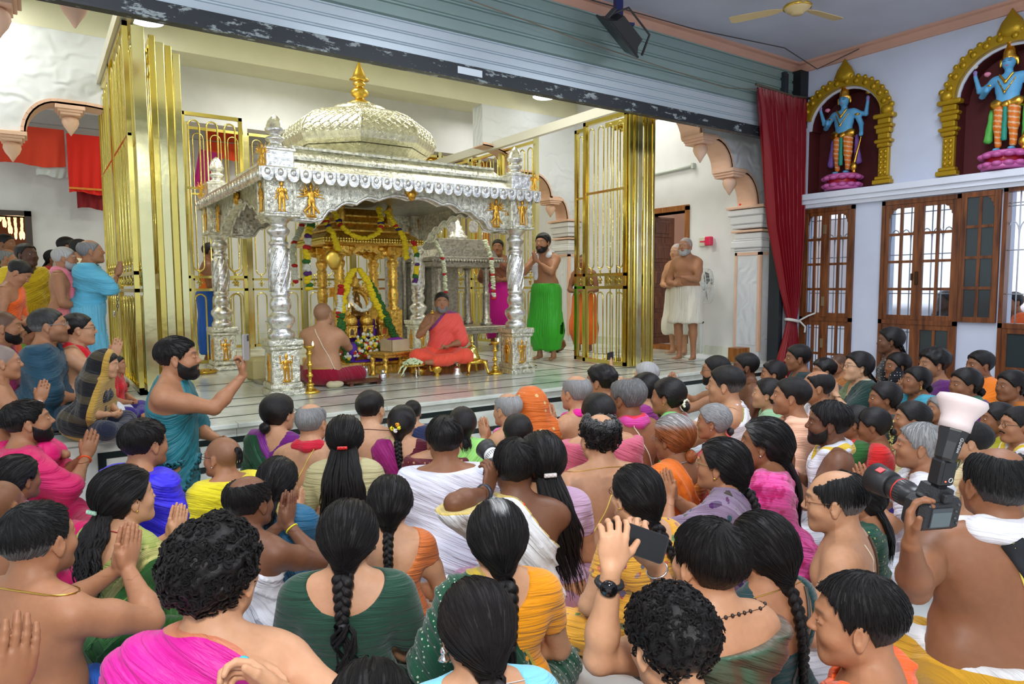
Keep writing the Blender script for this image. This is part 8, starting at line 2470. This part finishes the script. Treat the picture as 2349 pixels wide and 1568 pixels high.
pp('scarfyellow',1898,972,96,'dark young man with a white scarf striped in yellow round his neck',dy=34,skin='dark',hair='short',hairt=.018,stubble=.8,beard=BS(),fat=.4,wide=1.05,pose='anjali',ao=(0,-.02,-.04),head=(4,2,0),wear=[low(WHITE),('scarf',C_(228,230,240,border=srgb(226,190,60),bw=.006),'scarf',.040,.30)])
pp('whiteglasses',1966,842,66,'fair woman with spectacles and jasmine-decked wrist in a dark green saree',sex='f',dy=24,skin='fair',hair='long',blen=.30,glasses=(.05,.03,.03),pose='anjali',ao=(0,-.04,.02),head=(0,6,0),wear=[('blouse',C_(110,130,90)),('sari',C_(14,50,44,border=(.5,.45,.3),bw=.014),-1,.7,-.02),low(C_(14,50,44))])
pp('dottedwoman',2040,782,58,'curly-haired woman in a black dress with white dots rising in front of the window',sex='f',yaw=40,legs='kneel',pz=.33,skin='dark',hair='long',blen=.14,wave=.016,wfreq=10,hw1=.06,hairt=.02,fat=.6,pose='lap',wear=[('blouse',C_(20,22,30,pat='dots',pc=(.6,.6,.6),ps=40),(.06,.06,.07),-.03,.5,.8,'dress',-.1),low(C_(20,22,30))])
pp('maroonpray',2057,840,58,'woman in maroon with her joined palms under her chin, in front of the dotted dress',sex='f',dy=20,skin='brown',hair='bun',bunp=(0,-.1,.02),pose='anjali',ao=(0,-.03,.02),wear=[('blouse',C_(110,20,40)),low(C_(110,20,40))])
pp('purplecurly',2140,836,66,'young man with a mass of curly hair and a purple drape near the brown shutters',dy=20,skin='tan',hair='curly',hairt=.032,stubble=.5,pose='anjali',ao=(0,0,-.02),wear=[('wrap',C_(88,20,100),'shawl',.014,.006),low(C_(88,20,100))])
pp('orangeboy',2246,838,62,'young man with short dark hair in a bright orange drape beside the white pier',dy=20,skin='brown',hair='side',pose='anjali',ao=(0,0,0),wear=[('diag',C_(250,130,20),-1),low(C_(250,130,20))])
pp('skybluewoman',2100,874,62,'woman in a turquoise drape with a jasmine string and a gold earring',sex='f',dy=28,skin='brown',hair='bun',flowers=('garland',srgb(230,230,210),.6,.16),earring=GOLD_,earr=.008,pose='anjali',ao=(0,-.03,-.02),head=(0,5,0),wear=[('wrap',C_(60,160,186,silk=.4),'saree_drape',.014,.007),low(C_(60,160,186))])
pp('purplewoman',2212,882,70,'heavy woman in a purple saree with a long jasmine string hanging behind',sex='f',dy=30,skin='brown',hair='bun',flowers=('garland',srgb(232,232,210),0,.20),fat=.9,wide=1.08,pose='anjali',ao=(0,0,0),wear=[('blouse',C_(80,26,86)),('sari',C_(80,26,90,border=srgb(30,110,80),bw=.02),-1,.8,.02),low(C_(80,26,86))])
pp('rightedgewoman',2318,886,68,'woman at the right edge with joined hands and a pink bangle',sex='f',dy=28,skin='brown',hair='bun',pose='anjali',ao=(0,.02,.0),wear=[('blouse',C_(190,110,30)),low(C_(190,110,30)),('bangle',flatmat(srgb(220,60,110),.4),'L',.9)])
pp('looklefthair',2026,914,70,'dark woman with loose black hair looking left in the middle of the right-hand crowd',sex='f',dy=28,skin='brown',hair='long',blen=.26,pose='anjali',ao=(0,0,-.02),wear=[('blouse',C_(40,50,50)),low(C_(40,50,50))])
pp('noseringwoman',2088,962,78,'woman with a nose stud and smooth tied hair, cream and navy drape',sex='f',dy=30,skin='tan',hair='bun',pose='anjali',ao=(0,-.04,.02),head=(0,4,0),wear=[('blouse',C_(60,20,60)),('sari',C_(208,196,140),-1,.8,.0),low(C_(40,26,110))])
pp('greywoman',2156,938,58,'grey-haired woman between the purple saree and the flash',sex='f',dy=26,skin='tan',hair='bun',hairc=(.07,.07,.07),grey=.4,bunp=(0,-.105,-.04),pose='lap',wear=[('wrap',C_(150,140,120)),low(C_(140,30,80))])
pp('jasminegirl',2000,976,62,'girl with yellow-green flowers and jasmine strung down her braid',sex='f',dy=20,skin='brown',hair='bun',bunr=.028,flowers=('garland',srgb(206,204,120),.8,.22),pose='lap',head=(0,-10,0),wear=[('blouse',C_(210,30,30)),low(C_(40,100,40))])
pp('jasminewoman',1960,970,64,'woman with a white and orange jasmine string, red and green drape',sex='f',dy=20,skin='brown',hair='bun',flowers=('garland',srgb(232,226,214),1,.28),pose='anjali',ao=(0,0,0),wear=[('blouse',C_(40,96,40)),('scarf',C_(214,30,30),'scarf',.03),low(C_(40,110,40))])
pp('tilakman',2106,1024,104,'grey-haired man with a pale mark on his temple, palms joined, in a white cloth',dy=32,skin='tan',hair='short',hairc=(.13,.13,.13),grey=.5,hairt=.012,stubble=.3,pose='anjali',ao=(0,.02,-.02),head=(0,4,0),wear=[low(WHITE),('wrap',C_(228,228,234,border=srgb(214,180,40),bw=.010),'shawl',.014,.008,.50,.0,70,False,.072,.5)])
pp('creamscarf',2226,1012,84,'man with black hair and a cream striped shawl behind the flash',dy=16,skin='light',hair='short',hairt=.014,fat=.5,pose='lap',wear=[low(WHITE),('scarf',C_(226,206,160,border=srgb(70,90,70),bw=.004),'scarf',.04,.25)])
pp('edgeglasses',2335,975,82,'man with glasses and a moustache praying at the right edge, white and yellow cloth',dy=34,skin='tan',hair='short',glasses=(.03,.03,.03),beard=MO(),pose='anjali',ao=(0,0,.04),wear=[low(C_(190,180,20)),('scarf',C_(228,230,236,border=srgb(214,180,40),bw=.008),'scarf',.04,.3)])
pp('yellowgreen',2285,962,60,'person in yellow-green printed cloth just behind the praying man at the right edge',sex='f',dy=26,skin='brown',hair='bun',pose='anjali',ao=(0,0,.02),wear=[('wrap',C_(176,170,20,pat='dots',pc=(.6,.6,.5),ps=20),'saree_drape'),low(C_(176,170,20))])
# ---- near right
pp('baldglasses',1912,1150,138,'bald bare-backed man with spectacles, brown bag strap and white thread',dy=34,skin='light',hair='ring',baldr=(.062,.098,.078),baldy=.028,sidegrey=.3,hairc=(.022,.022,.022),glasses=(.16,.05,.02),stubble=.4,fat=.5,wide=1.05,pose='lap',head=(8,-4,0),wear=[low(WHITE),('thread',THW,.0028,-1),('strap',flatmat(srgb(92,66,52),.6),.034,1,.09,.05,.46)])
pp('greenblouse',1980,1150,112,'woman with dark hair and a green patterned blouse hidden beyond the bald man',sex='f',D=3.05,yaw=20,skin='tan',patches=1,hair='long',blen=.42,hw1=.06,wave=.010,wfreq=8,sway=.05,pose='lap',wide=1.1,wear=[('blouse',C_(16,74,54,pat='dots',pc=(.4,.4,.15),ps=30),(.1,.1,.12),-.08,.47,.7),low(C_(24,66,36,pat='floral',pc=(.25,.35,.12),ps=8))])
pp('cameraman',2284,1112,172,'broad bare-backed cameraman with a balding crown, white neck cloth and black strap',yaw=-44,skin='brown',hair='ring',hairc=(.02,.02,.02),sidegrey=.2,baldr=(.05,.085,.065),hairt=.008,fat=.7,wide=1.24,head=(8,4,0),pose='x',pxL=(2090,1250,1.98),cfL=(.12,1,.25),csL=(-.5,.1,-.8),curlL=.5,thumbL=.9,poseR='lap',poleL=(-.2,-.3,-1),poleR=(.8,-.2,-1),wear=[low(C_(214,160,40,border=(.8,.8,.8),bw=.02)),('scarf',C_(230,230,236),'neck_cloth',.044,.2),('strap',flatmat(srgb(26,30,36),.7),.062,-1,.02,-.22,.47,.10),('thread',THY,.004,-1,'sacred_thread',.0,.02,.10)])
pp('orangefront',1962,1424,205,'black-haired man in profile at lower right with an orange cloth on his shoulders',dy=44,skin='tan',hair='short',hairt=.012,recede=.5,topgrey=.12,fat=.4,stubble=.25,pose='lap',head=(6,-4,0),wear=[low(WHITE),('wrap',C_(246,92,14,silk=.35),'shawl',.016,.009,.47,-.1,60)])
pp('tealbraid',1742,1258,156,'woman with a very long thin braid, low-backed bottle green blouse and red saree',sex='f',dy=12,skin='tan',hair='braid',blen=.58,brad=.0155,sway=.05,tie=(.4,.4,.38),tassel=.12,hairt=.017,fat=.3,pose='lap',head=(4,0,0),wear=[('blouse',C_(12,54,56),(.135,.12,.22),-.10,.43,.38),('necklace',MG,.0022),('strap',flatmat(srgb(70,70,66),.6),.012,1,.12,-.06),('lower',C_(170,20,34),.02,.02,.17)])
pp('phonefront',1622,1290,188,'young man with straight black hair holding a phone in both hands, green shot-silk drape',dy=8,pz=.16,skin='light',hair='short',hairt=.018,fat=.2,wide=1.0,head=(4,4,0),pose='x',pxL=(1402,1308,1.60),cfL=(.12,1,.1),csL=(1,-.1,.1),fdL=(.35,.1,1),sdL=(.7,-.5,0),curlL=.5,poleL=(-1.8,-.25,-.4),thumbL=.7,spreadL=.12,pxR=(1500,1290,1.76),cfR=(-.5,.8,.0),csR=(-.6,-.4,.3),fdR=(-.5,.1,.8),sdR=(-.4,-.6,.2),curlR=.5,poleR=(.8,.1,-1),wear=[low(C_(44,92,70,silk=.8,c2=srgb(120,40,40))),('wrap',C_(44,96,72,silk=.8,c2=srgb(130,44,40)),'shawl',.016,.010,.42,-.12,45,False,.072,.3),('necklace',flatmat((.03,.015,.01),.4),.002,'bead_necklace',.070,.462,.25,.006),('bangle',M_BLK,'L',.86,.031,.009,'watch_strap'),('bangle',flatmat((.6,.6,.6),.25,1.),'R',.88,.030,.003)])
pp('frontcurls',1536,1478,225,'head of wavy black hair at the bottom centre, next to the watch-wearing arm',dy=10,skin='light',hair='curly',hairt=.022,seed=9,pose='lap',head=(0,-8,0),wear=[low(C_(120,30,40)),('wrap',C_(110,30,36,silk=.5),'shawl',.014,.008,.40)])
# ---- outside the window
pp('outside',2322,694,30,'person in orange seen through the grille outside the right window',base=-.5,D=9.3,yaw=60,legs='stand',skin='brown',hair='short',pose='belly',wear=[('wrap',C_(250,110,50)),low(C_(30,30,60))])
pp('silhouette',2168,690,48,'dark figure with a bun seen through the frosted panes outside',sex='f',base=-.5,D=9.6,yaw=60,legs='stand',skin='deep',hair='bun',pose='belly',wear=[('wrap',C_(30,30,34)),low(C_(30,30,34))])
# ---- things held in hands
def wmat(ctx,F):
 """person frame F -> world matrix"""
 sp=ctx['spec']
 M=Matrix(F.R.tolist()).to_4x4();M.translation=Vector(F.t.tolist())
 return Matrix.Translation(ctx['root'].location)@Matrix.Rotation(math.radians(sp['yaw']),4,'Z')@Matrix.Scale(sp['s'],4)@M
def phone(ctx,pos,R,label,w=.036,h=.077,col=(.02,.02,.022)):
 o=empty('phone',(0,0,0),0,label,'phone');M=wmat(ctx,Fr(R,pos))
 o.matrix_world=M
 rp=lambda w_,h_,r:[(sx*(w_-r)+r*math.cos(a0+t*PI/8),sz*(h_-r)+r*math.sin(a0+t*PI/8))for sx,sz,a0 in((1,1,0),(-1,1,PI/2),(-1,-1,PI),(1,-1,PI*1.5))for t in range(5)]
 mb=MB();mb.prism(rp(w,h,.011),-.004,.004,axis='y');mb.build('phone_body',flatmat(col,.25),o)
 mb=MB();mb.prism(rp(w*.94,h*.96,.009),-.0046,-.0039,axis='y');mb.build('screen',flatmat((.004,.004,.005),.3),o)
 mb=MB();mb.box(-w*.85,-w*.2,.004,.006,h*.45,h*.9,bev=.0008)
 for k in range(2):mb.lathe([(.007,0),(.007,.002),(.004,.0025)],(0,0,0),10,M=Matrix.Translation((-w*.52,.006,h*(.56+.22*k)))@Matrix.Rotation(-PI/2,4,'X'))
 mb.build('camera_lens',flatmat((.05,.05,.055),.15),o)
 return o
c=CTX['phoneman'];W,fd=c['wr']['R']
phone(c,c['spec']['tolocal'](564,796,3.93),rotz(-.3),'phone held upright in the kneeling man\'s raised hand',col=(.35,.33,.32))
c=CTX['phonefront'];W,fd=c['wr']['L']
yl=nrm(rotz(-math.radians(c['spec']['yaw']))@np.array(ray(1462,1240),dtype=np.float32));zl=nrm(rotz(-math.radians(c['spec']['yaw']))@(CAM_R.T@np.array((1,-.35,0))).astype(np.float32));zl=nrm(zl-yl*(zl@yl)+yl*.25);yl=nrm(yl-zl*(yl@zl))
phone(c,c['spec']['tolocal'](1462,1240,1.66),np.stack([np.cross(yl,zl),yl,zl],1),'black phone held out by the young man in green silk',.038,.08)
c=CTX['whitehair'];W,fd=c['wr']['L']
phone(c,W+v3(.02,.03,.12),roty(1.57)@rotx(.0),'small dark phone lifted over the heads near the golden gate')
c=CTX['swami'];W,fd=c['wr']['R']
mb=MB();mb.ball((0,0,0),(.022,.02,.018),10,8);mb.ball((0,0,.022),(.012,.012,.014),8,6)
o=mb.build('golden_ornament',M_GOLD);o.matrix_world=wmat(c,Fr(ID3,W+v3(0,.01,.115)));tag(o,'tiny golden ornament held up in the fingers of the robed man','ornament')
def slr(ctx,pos,R,label,lens_r,lens_l,white=False,flash=True,sc_=1.):
 """camera looking along local +y"""
 o=empty('camera',(0,0,0),0,label,'camera');o.matrix_world=wmat(ctx,Fr(R*sc_,pos))
 B=flatmat((.018,.018,.02),.45,bump=.3,bscale=300)
 mb=MB();mb.box(-.075,.075,-.04,.035,-.06,.035,bev=.014);mb.box(.035,.08,-.035,.055,-.06,.03,bev=.012)
 mb.prism([(-.035,.03),(.035,.03),(.022,.065),(-.022,.065)],-.035,.03,axis='y');mb.box(-.016,.016,-.05,-.03,.03,.055,bev=.004)
 mb.lathe([(.012,0),(.012,.012),(.0,.012)],(.055,0,.035),14);mb.lathe([(.014,0),(.014,.008),(.0,.008)],(-.05,-.005,.035),14)
 mb.build('camera_body',B,o)
 mb=MB();mb.box(-.042,.03,-.0425,-.040,-.045,.012);mb.build('rear_screen',flatmat((.05,.06,.07),.1),o)
 mb=MB();mb.box(-.04,.028,-.0435,-.0425,-.042,.0,);mb.build('display_image',flatmat(srgb(92,104,108),.2),o)
 mb=MB()
 for(x,z)in((.045,.0),(.045,-.02),(.055,-.035),(.05,.02),(-.055,.02)):mb.ball((x,-.041,z),.004,8,6)
 mb.build('buttons',flatmat((.08,.08,.085),.4),o)
 Mx=Matrix.Rotation(-PI/2,4,'X')
 mb=MB();r=lens_r;l=lens_l
 mb.lathe([(r*.75,.03),(r*.80,.05),(r*.80,l*.40),(r*.92,l*.44),(r*.92,l*.72),(r*.86,l*.74),(r*.86,l*.80)],(0,0,0),30,M=Mx)
 mb.build('lens_barrel',flatmat(srgb(226,226,224),.35)if white else flatmat((.02,.02,.022),.35),o)
 mb=MB();mb.lathe([(r*.90,l*.78),(r*1.02,l*.80),(r*1.18,l*1.18),(r*1.12,l*1.18),(r*.9,l*.86),(.0,l*.84)],(0,0,0),30,M=Mx)
 mb.build('lens_hood',flatmat((.02,.02,.022),.5)if not white else flatmat(srgb(40,40,42),.5),o)
 mb=MB();mb.lathe([(r*.935,l*.60),(r*.945,l*.61),(r*.935,l*.62)],(0,0,0),30,M=Mx);mb.build('ring',flatmat((.7,.02,.02),.4)if not white else flatmat((.1,.1,.1),.5),o)
 mb=MB()
 for k in range(26):a=2*PI*k/26;mb.box(-.0012,.0012,l*.46,l*.58,-.001,.001,M=Matrix.Rotation(a,4,'Y')@Matrix.Translation((0,0,r*.925)))
 mb.build('focus_grip',flatmat((.05,.05,.05),.6),o)
 if not white:
  mb=MB();mb.box(-.010,.010,l*.92,l*1.04,-.0012,.0012,M=Matrix.Rotation(-.5,4,'Y')@Matrix.Translation((0,0,r*1.10)));mb.build('red_badge',flatmat((.75,.04,.04),.4),o)
 if flash:
  f=empty('flash_unit',(0,0,0),0);f.parent=o;f.location=(0,-.01,.066);f.scale=(.82,.82,.78)
  mb=MB();mb.box(-.018,.018,-.018,.018,-.008,.008,bev=.003);mb.box(-.034,.034,-.026,.026,.006,.105,bev=.008);mb.build('flash_body',flatmat((.015,.015,.017),.25),f)
  mb=MB();mb.box(-.026,.026,-.0275,-.026,.018,.098);mb.build('control_panel',flatmat((.006,.006,.008),.05),f)
  mb=MB();mb.tube([(.012+.008*math.cos(t),-.028,.032+.008*math.sin(t))for t in[2*PI*k/20 for k in range(20)]],.0012,5,closed=True);mb.build('dial_ring',flatmat((.8,.8,.8),.4),f)
  mb=MB();mb.ball((-.010,-.028,.028),.003,8,6);mb.build('red_light',flatmat((1,.08,.05),.4,emis=3),f)
  Mh=Matrix.Translation((0,0,.105))@Matrix.Rotation(.30,4,'Y')@Matrix.Rotation(-.15,4,'X')
  mb=MB();mb.lathe([(.028,-.01),(.034,.0),(.036,.03),(.038,.06),(.045,.10),(.044,.125),(.0,.125)],(0,0,0),8,smooth=False,M=Mh);mb.build('flash_head',flatmat((.015,.015,.017),.35),f)
  mb=MB();mb.lathe([(.030,.105),(.049,.108),(.049,.13),(.050,.15),(.062,.175),(.074,.195),(.078,.210),(.072,.224),(.045,.230),(.0,.232)],(0,0,0),32,M=Mh)
  dm,nt,b=newmat('frosted_dome');b.inputs['Base Color'].default_value=c4(srgb(244,226,224));b.inputs['Roughness'].default_value=.35;b.inputs['Transmission Weight'].default_value=.25;b.inputs['Subsurface Weight'].default_value=.0
  mb.build('diffuser_dome',dm,f)
  cu=bpy.data.curves.new('lettering','FONT');cu.body='Godox';cu.size=.020;cu.extrude=.0006;cu.align_x='CENTER'
  tmp=bpy.data.objects.new('tmp',cu);COL.objects.link(tmp);bpy.context.view_layer.update()
  lm=bpy.data.meshes.new_from_object(tmp.evaluated_get(bpy.context.evaluated_depsgraph_get()));bpy.data.objects.remove(tmp);lm.materials.clear()
  to_=link('lettering',lm,flatmat((.5,.5,.5),.4),f)
  to_.matrix_local=Mh@Matrix.Translation((-.008,-.0385,.055))@Matrix.Rotation(PI/2,4,'X')@Matrix.Rotation(-PI/2*1.02,4,'Z')
 return o
c=CTX['cameraman']
slr(c,c['spec']['tolocal'](2136,1160,2.04),rotz(.45)@rotx(.14)@roty(.05),'black camera with a long lens and a flash with a round dome diffuser',.040,.175)
c=CTX['photographer']
slr(c,c['spec']['tolocal'](1150,1068,2.92),rotz(.35)@rotx(.35),'camera with a white telephoto lens held by the dark-skinned photographer',.040,.13,white=True,flash=False)
c=CTX['phonefront'];S,E,W=c['arms'][-1]
p=E+(W-E)*.86;d=nrm(W-E);out=nrm(np.cross(d,(0,1,0)))
n_=nrm(np.array(ray(1385,1310))*-1)
yaw_=math.radians(c['spec']['yaw']);nl=rotz(-yaw_)@n_.astype(np.float32);nl=nrm(nl-d*(nl@d))
R=np.stack([d,np.cross(nl,d),nl],1)
o=empty('watch_face',(0,0,0),0);o.parent=c['root'];Mw=Matrix(R.tolist()).to_4x4();Mw.translation=Vector((p+nl*.030).tolist());o.matrix_local=Mw
mb=MB();mb.lathe([(.020,-.002),(.022,.0),(.022,.006),(.019,.008)],(0,0,0),26);mb.build('watch_case',flatmat((.03,.03,.032),.2,.8),o)
mb=MB();mb.lathe([(.018,.0078),(.018,.0084),(0,.0084)],(0,0,0),26);mb.build('dial',flatmat((.005,.005,.006),.05),o)
c=CTX['curlyfront'];W,fd=c['wr']['R']
mb=MB();q=W+fd*.10;mb.tube([tuple(q+v3(.012*math.cos(t),.012*math.sin(t)*.4,.012*math.sin(t)))for t in[2*PI*k/14 for k in range(14)]],.005,6,closed=True)
mb.build('turquoise_ring',flatmat(srgb(40,170,190),.4),c['root'])
